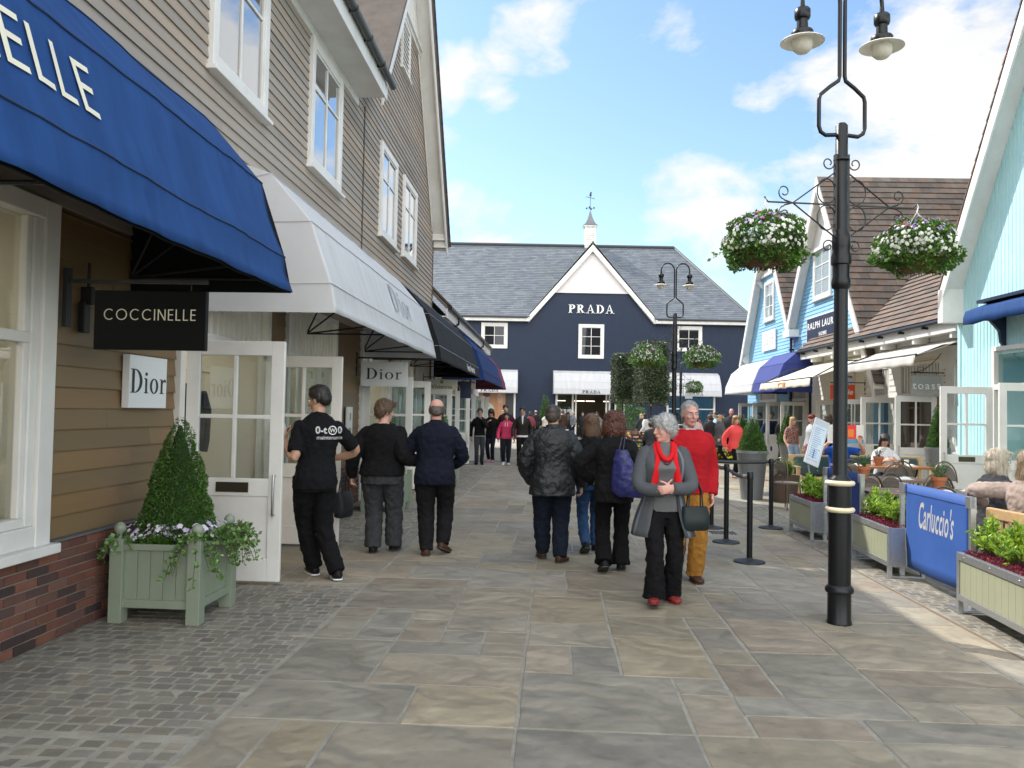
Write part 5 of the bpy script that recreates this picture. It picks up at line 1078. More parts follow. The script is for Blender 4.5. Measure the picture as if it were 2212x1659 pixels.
# ---- hanging baskets
def basket(name, label, loc, s=1.0, n=5200, leaf=.03, fl=430, seed=1, chain=.42):
    r_ = thing(name, label, 'hanging basket', ID, loc); rr = random.Random(seed)      # loc: hook
    zc = -chain - .17 * s; pts = []; fp = []; fv = []
    def P(top=False):
        a = rr.uniform(0, 2 * math.pi); t = rr.uniform(-.8, 1); r0 = math.sqrt(max(0, 1 - t * t)) ; lump = 1 + .42 * noise.noise(Vector((math.cos(a) * 2.2 + seed, math.sin(a) * 2.2, t * 2)))
        k = lump * (1 - .25 * rr.random() ** 3); return (.33 * s * r0 * k * math.cos(a) * 1.02, .33 * s * r0 * k * math.sin(a), zc + .25 * s * t * k), (math.cos(a) * r0, math.sin(a) * r0, t * .8 + .1)
    for _ in range(n): pts.append(P())
    for _ in range(fl):
        p, q = P(); t = (p[2] - zc) / (.235 * s)
        (fv if t > .42 + rr.uniform(-.2, .2) else fp).append((tuple(a + c * .03 * s for a, c in zip(p, q)), q)) if t > -.35 else None
    b = MB(); leafs(b, pts, leaf * s, G_T + [(1.6, 1.5, 1.2)], rr, asp=.65)
    for k in range(16):        # trailing bits
        a = rr.uniform(0, 6.28); st_ = Vector((.3 * s * math.cos(a), .3 * s * math.sin(a), zc - .02)); leafs(b, [(st_ + Vector((math.cos(a) * .02 * j * s, math.sin(a) * .02 * j * s, (-.014 * j) * s)), (math.cos(a), math.sin(a), 0)) for j in range(rr.randint(3, 9))], .045 * s, [(2.0, 1.8, 1.5), (1.2, 1.2, 1)], rr, asp=.7)
    b.build('foliage', LEAF, r_, colattr=True)
    b = MB(); flowers(b, fp, .0185 * s, [(.66, .66, .60), (.56, .6, .48), (.72, .71, .66)], rr); b.build('white_blooms', PETAL, r_, colattr=True)
    b = MB(); flowers(b, fv, .017 * s, [(.33, .2, .5), (.42, .30, .62), (.5, .40, .7), (.45, .08, .12), (.8, .8, .8)], rr); b.build('violet_blooms', PETAL, r_, colattr=True)
    b = MB(); b.lathe([(.02 * s, -.205 * s), (.11 * s, -.195 * s), (.19 * s, -.15 * s), (.235 * s, -.06 * s)], (0, 0, zc), 18)
    rr2 = random.Random(seed + 4)
    for _ in range(120):
        a = rr2.uniform(0, 6.28); r0 = rr2.uniform(.1, .25) * s; z = zc - .17 * s + (.1 * s if r0 > .2 * s else 0); b.tube([(r0 * math.cos(a), r0 * math.sin(a), z), (r0 * 1.1 * math.cos(a), r0 * 1.1 * math.sin(a), z - rr2.uniform(.02, .06) * s)], .003 * s, 3)
    b.build('coir_bowl', MOSS, r_)
    b = MB()
    for k in range(4):
        a = k * math.pi / 2 + .5; p0 = Vector((0, 0, -.08 * s)); p1 = Vector((.20 * s * math.cos(a), .20 * s * math.sin(a), zc + .1 * s)); m = 16
        for j in range(m):
            q0 = p0.lerp(p1, j / m); q1 = p0.lerp(p1, (j + .8) / m); b.tube([q0, q1], .0045 * s if j % 2 else .0028 * s, 4)
    b.tube([(0, 0, .0), (.012, 0, -.03), (0, 0, -.08 * s)], .005, 5); b.build('chain', mat('pale_chain', (.62, .62, .6), rough=.4, metal=.5), r_); return r_
def scroll_arm(b, s, L, z, ps=.05):
    """wrought bracket to the side s, length L, centre height z"""
    b.tube([(s * ps, 0, z), (s * L, 0, z)], .007, 6); b.tube([(s * L, 0, z), (s * (L + .02), 0, z + .02), (s * (L + .03), 0, z + .04)], .006, 6)
    for v in (-1, 1):
        b.tube([(s * ps, 0, z + v * .26), (s * (L - .2), 0, z), (s * (L - .13), 0, z - v * .02)], .006, 6)
        c = (s * (ps + .075), z + v * .105); b.tube([(c[0] + .075 * math.cos(R(a)), 0, c[1] + .1 * math.sin(R(a))) for a in range(0, 361, 24)], .0055, 5)
        c = (s * (L - .13), z + v * .085); b.tube([(c[0] + s * (.05 * (1 - a / 700)) * math.cos(R(a - 90)), 0, c[1] + v * (.06 * (1 - a / 620)) * math.sin(R(a - 90))) for a in range(0, 420, 24)], .0055, 5)
        c = (s * (ps + .06), z + v * .33); b.tube([(c[0] + s * (.05 * (1 - a / 700)) * math.cos(R(a - 180)), 0, c[1] + v * (.055 * (1 - a / 620)) * math.sin(R(a - 180))) for a in range(0, 420, 24)], .0055, 5)
    b.box(min(s * (ps - .008), s * (ps + .008)), max(s * (ps - .008), s * (ps + .008)), -.02, .02, z - .40, z + .40)
GOLD = mat('cream_gold_band', (.62, .55, .38), rough=.35)
def lamp(label, x, y, rz=0, top=True, arms=True, za=3.27, L=.60, group='black lamp posts with hanging baskets'):
    r_ = thing('lamp_post', label, 'lamp post', ID, (x, y, 0), rz, group)
    b = MB(); b.lathe([(.093, 0), (.093, .02), (.088, .03), (.088, .24), (.105, .245), (.108, .265), (.098, .285), (.084, .30), (.084, .87)], n=28); b.lathe([(.086, .89), (.086, 1.065)], n=28); b.lathe([(.085, 1.095), (.08, 1.12), (.058, 1.14), (.054, 1.16), (.052, 2.60), (.07, 2.62), (.073, 2.66), (.064, 2.70), (.064, 2.79), (.076, 2.80), (.078, 2.86), (.064, 2.90), (.07, 2.93), (.07, 3.02), (.056, 3.06), (.05, 3.08), (.046, 3.9), (.03, 3.92)], n=28)
    b.build('column', BLACK, r_, smooth=40)
    b = MB()
    for z in (.872, 1.078): b.lathe([(.085, -.012), (.104, -.008), (.112, .006), (.112, .014), (.104, .026), (.085, .03)], (0, 0, z), 28)
    b.build('cream_ring', GOLD, r_, smooth=50)
    b = MB()       # loop and swan necks
    for s_ in (-1, 1):
        b.tube([(s_ * .0, 0, 3.83), (s_ * .135, 0, 3.82), (s_ * .175, 0, 3.845), (s_ * .19, 0, 3.89), (s_ * .19, 0, 4.10), (s_ * .18, 0, 4.14), (s_ * .10, 0, 4.21), (s_ * .03, 0, 4.26), (s_ * .021, 0, 4.30), (s_ * .021, 0, 4.86)] +
               [(s_ * (.021 + .155 + .155 * math.cos(R(a))), 0, 4.9 + .17 * math.sin(R(a))) for a in range(180, -1, -15)] + [(s_ * .331, 0, 4.84)], .016, 10)
    b.build('swan_neck', BLACK, r_, smooth=60)
    for s_ in (-1, 1):
        M = Matrix.Translation((s_ * .331, 0, 4.46)); b = MB(); b.lathe([(.075, .115), (.085, .13), (.085, .17), (.078, .18), (.045, .19), (.042, .27), (.055, .275), (.062, .29), (.062, .345), (.05, .36), (.02, .37), (.016, .42)], n=20, M=M); ld = b.build('lantern', BLACK, r_, smooth=40)
        b = MB(); b.lathe([(.07, .125), (.10, .12), (.165, .098), (.17, .09), (.16, .092), (.10, .108), (.07, .113)], n=26, M=M); b.build('reflector_dish', mat('pale_dish', (.80, .78, .72), rough=.35, transl=.2), ld, smooth=50)
        b = MB(); b.lathe([(.004, .0), (.045, .006), (.07, .03), (.082, .07), (.08, .12)], n=22, M=M); b.build('globe', mat('frosted_globe', (.85, .82, .72), rough=.3, transl=.5), ld, smooth=70)
    if arms:
        b = MB(); scroll_arm(b, -1, L, za); scroll_arm(b, 1, L, za)
        for z in (za - .36, za + .36): b.lathe([(.062, -.006), (.062, .006)], (0, 0, z), 16)
        b.build('scroll_bracket', BLK_M, r_, smooth=60)
    return r_
LX, LY = 2.57, 6.48
lamp('tall near black lamp post with cream rings near its base, before the cafe', LX, LY, R(6))
for s_, lb_ in ((-1, 'white and violet flower basket hanging on the left of the near lamp post'), (1, 'white and violet flower basket hanging on the right of the near lamp post')):
    c_, s2 = math.cos(R(6)), math.sin(R(6)); basket('hanging_basket', lb_, (LX + s_ * .63 * c_, LY + s_ * .63 * s2, 3.31), 0.88, 7500, .034, 900, seed=11 + s_, chain=.22)
lamp('middle distance black lamp post with two baskets, behind the older couple', 3.72, 19.0, R(3)); 
for s_, lb_ in ((-1, 'white and violet flower basket left of the middle lamp post, before the clipped trees'), (1, 'white and violet flower basket right of the middle lamp post, below a navy wall window')):
    basket('hanging_basket', lb_, (3.72 + s_ * .63, 19.0, 3.31), 1.05, 2600, .045, 420, seed=21 + s_, chain=.24)
lamp('far thin black lamp post near the right awning of the navy building', 8.15, 40.0, R(3))
for s_, lb_ in ((-1, 'small far flower basket half hidden behind the middle lamp post'), (1, 'small far flower basket hanging before the white awning')):
    basket('hanging_basket', lb_, (8.15 + s_ * .63, 40.0, 3.31), 1.1, 900, .08, 200, seed=31 + s_, chain=.24)
r_ = thing('finger_post_sign', 'small white symbol plates fixed to the far lamp post', 'sign', ID, (8.35, 39.9, 0)); b = MB()
for z in (2.75, 2.35): b.box(0, .35, -.02, .02, z, z + .28); 
b.build('plate', mat('grey_plate', (.5, .5, .5), rough=.4), r_); b = MB(); b.tube([(-.1, 0, 2.3), (-.1, 0, 3.05)], .015, 6); b.build('clamp', BLACK, r_)
# ---- clipped box headed trees
def box_tree(label, x, y, w, d, z0, z1, seed, n=9000):
    r_ = thing('clipped_tree', label, 'tree', ID, (x, y, 0), R(12), 'clipped box headed trees'); rr = random.Random(seed); pts = []
    for _ in range(n):
        f_ = rr.random(); u, v = rr.uniform(-1, 1), rr.uniform(-1, 1); z = rr.uniform(z0, z1)
        if f_ < .42: p, q = (u * w, -d if rr.random() < .6 else d, z), (0, -1, 0)
        elif f_ < .8: s_ = -1 if rr.random() < .5 else 1; p, q = (s_ * w, v * d, z), (s_, 0, 0)
        else: s_ = z1 if rr.random() < .6 else z0; p, q = (u * w, v * d, s_), (0, 0, 1 if s_ == z1 else -1)
        k = noise.noise(Vector((p[0] * 2.5 + seed, p[1] * 2.5, p[2] * 2.5))) * .10; rnd_ = 1 - .12 * (abs(u) * abs((z - (z0 + z1) / 2) / (z1 - z0) * 2)) ** 3
        kk = (1 + k) * (1 - .2 * rr.random() ** 3)
        px, py = p[0] * kk * rnd_, p[1] * kk * rnd_; L = math.hypot(px / w, py / d)
        if L > 1.22: px, py = px * 1.22 / L, py * 1.22 / L
        pts.append(((px, py, (z0 + z1) / 2 + (p[2] - (z0 + z1) / 2) * (1 + k * .5)), q))
    b = MB(); leafs(b, pts, .075, G_T, rr, asp=.55); b.build('crown', mat('evergreen_leaf', (.115, .145, .085), (.065, .09, .05), ns=5, rough=.2, spec=1.0, attr=True), r_, colattr=True)
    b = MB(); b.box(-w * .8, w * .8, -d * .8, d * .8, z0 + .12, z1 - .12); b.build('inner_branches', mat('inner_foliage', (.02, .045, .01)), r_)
    b = MB(); b.tube([(0, 0, 0), (.02, .01, .8), (-.01, 0, 1.5), (0, 0, z0 + .5)], [.055, .045, .04, .03], 8)
    for k in range(5): a = k * 1.3; b.tube([(0, 0, z0 - .1), (w * .5 * math.cos(a), d * .5 * math.sin(a), z0 + .3)], .015, 5)
    b.build('trunk', BARK, r_, smooth=60)
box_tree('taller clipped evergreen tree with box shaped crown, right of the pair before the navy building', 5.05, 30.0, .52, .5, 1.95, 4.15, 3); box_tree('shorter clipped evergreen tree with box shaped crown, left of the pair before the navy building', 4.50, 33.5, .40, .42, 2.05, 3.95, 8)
# ---- flower bed round the trees
r_ = thing('flower_bed', 'dark raised bed of yellow and red flowers under the clipped trees', 'flower bed', ID, (5.3, 29.6, 0)); rr = random.Random(3)
b = MB(); b.box(-1.3, 2.4, -.8, 2.2, 0, .38); b.build('bed_edge', mat('dark_timber', (.03, .024, .02), rough=.6), r_)
b = MB(); leafs(b, [((rr.uniform(-1.3, 2.4), rr.uniform(-.85, 2.2), rr.uniform(.3, .62)), (rr.uniform(-.3, .3), rr.uniform(-.3, .3), 1)) for _ in range(1800)], .12, G_T, rr); leafs(b, [((rr.uniform(-1.3, 2.4), -.9 + rr.uniform(-.1, .1), rr.uniform(.0, .35)), (0, -.5, 1)) for _ in range(500)], .11, G_T, rr); b.build('leaves', LEAF, r_, colattr=True)
b = MB(); flowers(b, [((rr.uniform(-1.3, 2.4), rr.uniform(-.85, 2.2), rr.uniform(.6, .85)), (rr.uniform(-.5, .5), -.8, .6)) for _ in range(260)], .05, [(.7, .04, .06), (.75, .1, .2), (.8, .6, .1), (.8, .3, .4)], rr); flowers(b, [((rr.uniform(-1.3, 2.4), -.93 + rr.uniform(-.1, .05), rr.uniform(.12, .55)), (rr.uniform(-.5, .5), -1, .6)) for _ in range(330)], .045, [(.85, .6, .03), (.85, .7, .05)], rr); b.build('blooms', PETAL, r_, colattr=True)
r_ = thing('bench', 'dark slatted bench in front of the flower bed behind the strolling women', 'bench', ID, (5.0, 28.2, 0)); b = MB(); b.box(-.9, .9, -.22, .22, .42, .46); b.build('seat', mat('dark_timber', (.03, .024, .02)), r_); b = MB()
for z in (.58, .70, .82): b.box(-.9, .9, .2, .24, z, z + .07)
b.build('backrest', MATS['dark_timber'], r_)
for x in (-.85, .85): b = MB(); b.box(x - .03, x + .03, -.22, -.16, 0, .64); b.box(x - .03, x + .03, .18, .24, 0, .9); b.box(x - .03, x + .03, -.22, .24, .62, .66); b.build('leg', MATS['dark_timber'], r_)
# spiral / cloud topiary by the navy wall
for (x, y, seed, lb_) in ((6.6, 46, 1, 'cloud pruned dark topiary beside the tree trunks'), ):
    r_ = thing('cloud_topiary', lb_, 'topiary', ID, (x, y, 0)); b = MB(); rr = random.Random(seed); pts = []
    for (cx, cy, cz, q) in ((-.35, 0, 2.05, .42), (.45, 0, 1.7, .33), (-.1, 0, 1.45, .38), (.1, 0, 1.0, .4)):
        for _ in range(420): v = Vector((rr.gauss(0, 1), rr.gauss(0, 1), rr.gauss(0, 1))).normalized(); pts.append((Vector((cx, cy, cz)) + Vector((v.x * q, v.y * q, v.z * q * .62)), v))
    leafs(b, pts, .1, G_T, rr); b.build('foliage', LEAF, r_, colattr=True); b = MB(); b.tube([(0, 0, 0), (.1, 0, .8), (-.1, 0, 1.4), (-.35, 0, 2)], .04, 6); b.build('trunk', BARK, r_)
r_ = thing('cone_topiary', 'slim green conifer cone against the navy wall left of the entrance', 'topiary', ID, (2.05, 50.5, 0)); topiary_parts(r_, 2.4, .42, .3, 1500, .11, 4); b = MB(); b.lathe([(.25, 0), (.32, .4)]); b.build('pot', BLK_M, r_)
# ---- grey tapered pots with cones
GREYPOT = mat('grey_pot', (.16, .165, .175), (.14, .145, .15), ns=3, rough=.45)
def pot_cone(label, x, y, rt, rb_, h, ch, cr, n, leaf, seed, m=GREYPOT, group=None):
    r_ = thing('tapered_planter', label + ' pot', 'planter', ID, (x, y, 0), 0, group); b = MB(); b.lathe([(rb_, 0), (rt * .97, h - .06), (rt, h - .05), (rt, h), (rt - .03, h), (rt - .05, h - .08)], n=36); b.build('pot', m, r_, smooth=40); b = MB(); b.lathe([(rt - .05, h - .09), (rt - .055, h - .05)], n=20); b.build('soil', SOIL, r_)
    t_ = thing('cone_topiary', 'clipped green cone in ' + label + ' pot', 'topiary', ID, (x, y, h - .06), 0, 'clipped cones in grey pots'); topiary_parts(t_, ch, cr, 0, n, leaf, seed)
pot_cone('the big grey tapered', 4.62, 15.9, .295, .2, .93, .72, .27, 6500, .03, 40); pot_cone('the grey tapered, tall by the white door leaf,', 9.0, 17.5, .26, .17, 1.0, .95, .2, 4200, .035, 41)
pot_cone('the far grey tapered, behind the blonde woman,', 8.4, 25.2, .26, .18, .8, 1.0, .27, 2600, .05, 42); pot_cone('the farthest grey, by the sky blue doors,', 8.2, 29.5, .26, .18, .8, .9, .25, 1500, .06, 43)
# ---- brown pot with grass
BRNPOT = mat('brown_pot', (.075, .05, .035), (.06, .04, .03), ns=4, rough=.55)
r_ = thing('round_planter', 'brown round pot holding wispy ornamental grass beside the queue posts', 'planter', ID, (5.12, 15.5, 0)); b = MB(); b.lathe([(.20, 0), (.26, .45), (.27, .5), (.235, .5), (.225, .44)], n=30); b.build('pot', BRNPOT, r_, smooth=40)
g_ = thing('ornamental_grass', 'wispy yellow green ornamental grass growing in the brown pot', 'grass plant', ID, (5.12, 15.5, .45)); rr = random.Random(2); b = MB()
for _ in range(900):
    a = rr.uniform(0, 6.28); L = rr.uniform(.3, .52); o_ = rr.uniform(.2, 1.0); p = Vector((rr.uniform(-.1, .1), rr.uniform(-.1, .1), 0)); pr = []
    for j in range(5): t = j / 4; pr.append(p + Vector((math.cos(a) * o_ * L * t * t * 1.1, math.sin(a) * o_ * L * t * t * 1.1, L * (t - .42 * o_ * t * t * 1.3))))
    w = Vector((-math.sin(a), math.cos(a), 0)) * .004; t_ = rr.choice([(1.2, 1, .8), (2.2, 1.3, 1.4), (.8, .8, .8), (2.8, 1.9, 2.4)]); vs = []
    for j, q in enumerate(pr): k = 1 - j / 4.3; vs += [q - w * k, q + w * k]
    b.add(vs, [(2 * j, 2 * j + 1, 2 * j + 3, 2 * j + 2) for j in range(4)], col=t_)
b.build('blades', LEAF, g_, colattr=True)
r_ = thing('round_planter', 'second brown pot with leafy plant, just behind the tilted menu board', 'planter', ID, (6.05, 16.6, 0)); b = MB(); b.lathe([(.18, 0), (.23, .5), (.21, .5)], n=24); b.build('pot', BRNPOT, r_, smooth=40)
b = MB(); leafs(b, [((rr.gauss(0, .15), rr.gauss(0, .15), .5 + abs(rr.gauss(0, .18))), (rr.uniform(-1, 1), rr.uniform(-1, 1), .6)) for _ in range(600)], .06, G_T, rr); b.build('leaves', LEAF_Y, r_, colattr=True)
# ---- queue posts with belts
QP = [(2.85, 11.75), (2.72, 10.45), (2.62, 9.08), (3.72, 11.85)]
qt = ['back left black queue post', 'middle black queue post between the grey belts', 'nearest black queue post at the end of the belt', 'back right black queue post beside the troughs']
for (x, y), l_ in zip(QP, qt):
    r_ = thing('queue_post', l_, 'queue post', ID, (x, y, 0), 0, 'black queue posts with belts'); b = MB(); b.lathe([(.168, 0), (.17, .008), (.165, .018), (.10, .03), (.045, .038), (.033, .05)], n=32); b.build('base', BLK_M, r_, smooth=40)
    b = MB(); b.lathe([(.031, .04), (.031, .90), (.036, .905), (.036, .97), (.03, .985), (.01, .99)], n=18); b.build('post', BLACK, r_, smooth=40)
def belt(label, p, q, m, sag):
    b = MB(); vs = []; n = 14
    for k in range(n + 1):
        t = k / n; x = p[0] + (q[0] - p[0]) * t; y = p[1] + (q[1] - p[1]) * t; z = .945 - sag * 4 * t * (1 - t); w = .002 + .01 * math.sin(t * math.pi)
        vs += [(x, y, z - .024), (x, y + w, z + .024)]
    b.add(vs, [(2 * k, 2 * k + 1, 2 * k + 3, 2 * k + 2) for k in range(n)]); o = b.build('queue_belt', m, smooth=60, solid=.002, label=label, cat='belt')
belt('taut black belt between the two back queue posts', QP[0], QP[3], BLK_M, .01); gb = mat('grey_belt', (.10, .105, .115), rough=.7)
belt('sagging grey belt from the back left to the middle queue post', QP[0], QP[1], gb, .04); belt('sagging grey belt from the middle to the nearest queue post', QP[1], QP[2], gb, .05)
# ---- cafe troughs
STEEL = mat('galvanised_frame', (.48, .49, .50), (.38, .39, .40), ns=25, rough=.38, metal=.85); OLIVE = mat('olive_boards', (.30, .31, .215), (.27, .28, .19), ns=3, rough=.5)
HEATH = mat('red_heather', (.22, .02, .045), (.12, .015, .03), ns=20, rough=.7, attr=True, transl=.2)
def trough(label, px, py, qx, qy, seed):
    """front face from near end (px,py) to far end (qx,qy); the box lies to its right"""
    ang = math.atan2(qy - py, qx - px); L = math.hypot(qx - px, qy - py); r_ = thing('trough_planter', label, 'planter', ID, (px, py, 0), ang, 'steel framed troughs round the cafe'); D = .36; rr = random.Random(seed)
    b = MB(); b.box(.02, L - .02, -D + .02, -.02, .14, .43)
    for k in range(11): x0 = .03 + k * (L - .06) / 11; b.box(x0, x0 + (L - .06) / 11 - .003, -.021, -.012, .14, .46)
    b.box(.008, .02, -D + .03, -.03, .14, .46); b.box(L - .02, L - .008, -D + .03, -.03, .14, .46); b.build('panel', OLIVE, r_)
    b = MB()
    for (x0, x1) in ((0, .04), (L - .04, L)):
        for (y0, y1) in ((-.04, 0), (-D, -D + .04)): b.box(x0, x1, y0, y1, .0, .50)
    for (y0, y1) in ((-.012, .002), (-D - .002, -D + .012)): b.box(.04, L - .04, y0, y1, .44, .499); b.box(.04, L - .04, y0, y1, .11, .16)
    for (x0, x1) in ((-.002, .012), (L - .012, L + .002)): b.box(x0, x1, -D + .04, -.04, .11, .499)
    b.box(.04, L - .04, -.04, -.012, .485, .50)
    for x in (.15, L / 2, L - .15): b.lathe([(.008, 0), (.006, .004)], M=Matrix.Translation((x, .002, .47)) @ Matrix.Rotation(R(-90), 4, 'X'), n=8)
    b.build('steel_frame', STEEL, r_, bevel=.003)
    b = MB(); b.box(.03, L - .03, -D + .03, -.03, .42, .455); b.build('soil', SOIL, r_)
    s_ = thing('heather', 'dark red heather edging in ' + label, 'ground cover', ID, (px, py, .45), ang, kind='stuff'); b = MB()
    leafs(b, [((rr.uniform(.04, L - .04), rr.uniform(-D + .03, -.02), rr.uniform(0, .07)), (rr.uniform(-.5, .5), rr.uniform(-.3, .8), 1)) for _ in range(3000)], .02, [(1, 1, 1), (1.6, 1.2, 1.4), (.6, .6, .6)], rr); b.build('sprigs', HEATH, s_, colattr=True)
    s_ = thing('leafy_shrub', 'bright green bushy shrubs growing in ' + label, 'shrub', ID, (px, py, .45), ang); b = MB(); st = MB(); pts = []
    for k in range(3):
        cx = .2 + k * (L - .4) / 2; cy = -D / 2 - .02
        for _ in range(46):
            a = rr.uniform(0, 6.28); o_ = rr.uniform(0, 1); tip = Vector((cx + math.cos(a) * .2 * o_, cy + math.sin(a) * .17 * o_, rr.uniform(.14, .34) * (1.15 - .45 * o_))); base = Vector((cx + rr.uniform(-.03, .03), cy, 0)); st.tube([base, base.lerp(tip, .5) + Vector((0, 0, .03)), tip], .0025, 3)
            for j in range(16):
                t = .35 + .65 * j / 16; q = base.lerp(tip, t) + Vector((0, 0, .03 * math.sin(t * 3))); an = j * 2.4; pts.append((q, (math.cos(an) * .8, math.sin(an) * .8, .9)))
    leafs(b, pts, .052, [(1, 1, 1), (1.5, 1.25, 1), (.6, .75, .8), (1.25, 1.2, .8)], rr, asp=.42); b.build('leaves', LEAF_Y, s_, colattr=True); st.build('stems', BARK, s_)
trough('the nearest planting trough', 3.58, 5.72, 3.72, 6.93, 1); trough('the middle trough behind the lamp post', 3.80, 8.35, 3.90, 9.5, 2); trough('the farthest planting trough', 3.88, 10.72, 3.93, 11.7, 3)
# ---- cafe banners
def banner(label, p, q, m, word=None):
    ang = math.atan2(q[1] - p[1], q[0] - p[0]); L = math.hypot(q[0] - p[0], q[1] - p[1]); r_ = thing('cafe_banner', label, 'barrier banner', ID, (p[0], p[1], 0), ang); 
    for x in (0, L): b = MB(); b.box(x - .022, x + .022, -.022, .022, .02, .95); b.box(x - .09, x + .09, -.16, .16, 0, .02); b.box(x - .022, x + .07 if x == 0 else x + .022, -.025, .025, .85, .95) if x == 0 else b.box(x - .10, x + .022, -.025, .025, .85, .95); b.build('post', STEEL, r_, bevel=.003)
    b = MB(); n = 24; vs = []
    for k in range(n + 1):
        t = k / n; x = .07 + (L - .17) * t
        for j in range(9): z = .95 - .83 * j / 8; vs.append((x, .014 * math.sin(t * 7 + j * .5) * max(0, j - 4) / 4 + .004 * noise.noise(Vector((x * 9, z * 7, 1))), z + .006 * math.sin(t * 3.14)))
    b.add(vs, [[k * 9 + j, k * 9 + j + 1, (k + 1) * 9 + j + 1, (k + 1) * 9 + j] for k in range(n) for j in range(8)]); b.build('banner_cloth', m, r_, smooth=60, solid=.003)
    b = MB(); b.box(.07, L - .1, -.006, .006, .862, .868, col=(1, 1, 1)); b.build('hem_seam', mat('banner_seam', (.01, .03, .12), rough=.7), r_)
    if word:
        M_ = basis((L / 2 - .02, .017, .55), (-1, 0, -.02), (0, 0, 1)); t_ = text(word, .35, INKW, r_, M_, sx=.44, off=.006, shear=.36, sp=1.05, thick=.0006)
        me = [c for c in COL.objects if c.parent == r_ and c.name.startswith('banner_cloth')][0].data; tr = BVHTree.FromPolygons([v.co.copy() for v in me.vertices], [p.vertices[:] for p in me.polygons])
        for v in t_.data.vertices:
            h = tr.ray_cast(Vector((v.co.x, 1, v.co.z)), Vector((0, -1, 0)))
            if h[0]: v.co.y = h[0].y + .003
    return r_
BAN = mat('blue_banner', (.022, .085, .33), (.028, .10, .37), ns=4, rough=.65, transl=.12, bump=.05, bs=200)
banner('blue cafe banner with white script lettering between two planting troughs', (3.88, 6.98), (3.97, 8.42), BAN, "Carluccio's"); banner('plain navy cafe banner behind the lamp post', (4.02, 9.5), (4.07, 10.75), mat('navy_banner', (.012, .04, .20), rough=.65, transl=.1))
# ---- wooden bench seen from behind
TEAK = mat('teak', (.50, .33, .16), (.40, .25, .12), ns=3, rough=.5, stretch=(6, .6, 6), bump=.06, bs=40); TEAK_D = mat('teak_dark', (.10, .045, .025), rough=.6)
def bench(label, loc, rz, L=1.8, cush=None):
    r_ = thing('wooden_bench', label, 'bench', ID, loc, rz); b = MB()   # sitter faces +y, back at y=0
    for k in range(4): b.box(0, L, .08 + k * .11, .17 + k * .11, .40, .43)
    b.build('seat', TEAK, r_, bevel=.004); b = MB(); b.box(0, L, -.03, .02, .76, .85); b.box(.05, L - .05, -.02, .01, .46, .51); o = b.build('back_rail', TEAK, r_, bevel=.008); b = MB()
    n = int(L / .085)
    for k in range(n): x = .08 + k * (L - .16) / (n - 1); b.box(x - .015, x + .015, -.012, .004, .51, .76)
    b.build('back_slats', TEAK, o)
    for x in (.03, L - .03):
        for y in (-.0, .48): b = MB(); b.box(x - .03, x + .03, y - .03, y + .03, 0, .83 if y < .1 else .62); b.build('leg', TEAK, r_, bevel=.004)
        b = MB(); b.box(x - .035, x + .035, -.0, .53, .62, .65); b.build('armrest', TEAK, r_, bevel=.006)
    if cush: b = MB(); b.box(.1, L - .1, .02, .09, .46, .82); b.build('back_cushion', mat('green_cushion', (.03, .06, .06), rough=.8), r_, bevel=.03)
    return r_
bench('pale wooden slatted bench seen from behind, under the arm of a fair haired woman', (4.12, 7.15, 0), R(-87), 1.8)
bench('wooden bench with dark green cushion behind the far cafe table', (8.05, 16.3, 0), R(180), 2.6, True)
# ---- cafe tables, chairs, pots
def table(label, x, y, rz, L, D_, m):
    r_ = thing('cafe_table', label, 'table', ID, (x, y, 0), rz); b = MB()
    for k in range(6): b.box(-L / 2, L / 2, -D_ / 2 + k * D_ / 6, -D_ / 2 + (k + 1) * D_ / 6 - .003, .715, .75)
    b.build('table_top', m, r_, bevel=.004)
    for s_ in (-1, 1):
        b = MB(); b.tube([(s_ * L * .34, -.26, 0), (s_ * L * .34, -.14, .1), (s_ * L * .34, -.02, .38), (s_ * L * .34, -.16, .6), (s_ * L * .34, -.22, .715)], .013, 7); b.tube([(s_ * L * .34, .26, 0), (s_ * L * .34, .14, .1), (s_ * L * .34, .02, .38), (s_ * L * .34, .16, .6), (s_ * L * .34, .22, .715)], .013, 7); b.build('leg', BLK_M, r_, smooth=60)
TT = mat('oiled_table', (.34, .14, .05), (.26, .10, .04), ns=3, rough=.28, stretch=(1, 5, 1)); TW = mat('weathered_table', (.22, .14, .095), (.17, .11, .075), ns=3, rough=.45)
table('orange brown cafe table at the back where the dark haired woman sits', 6.62, 14.8, R(0), 1.55, .8, TT); table('brown cafe table in the middle with a herb pot on its left', 5.25, 11.7, R(2), 1.15, .75, TW); table('long brown cafe table just behind the blue script banner', 5.0, 9.75, R(0), 1.7, .75, TW)
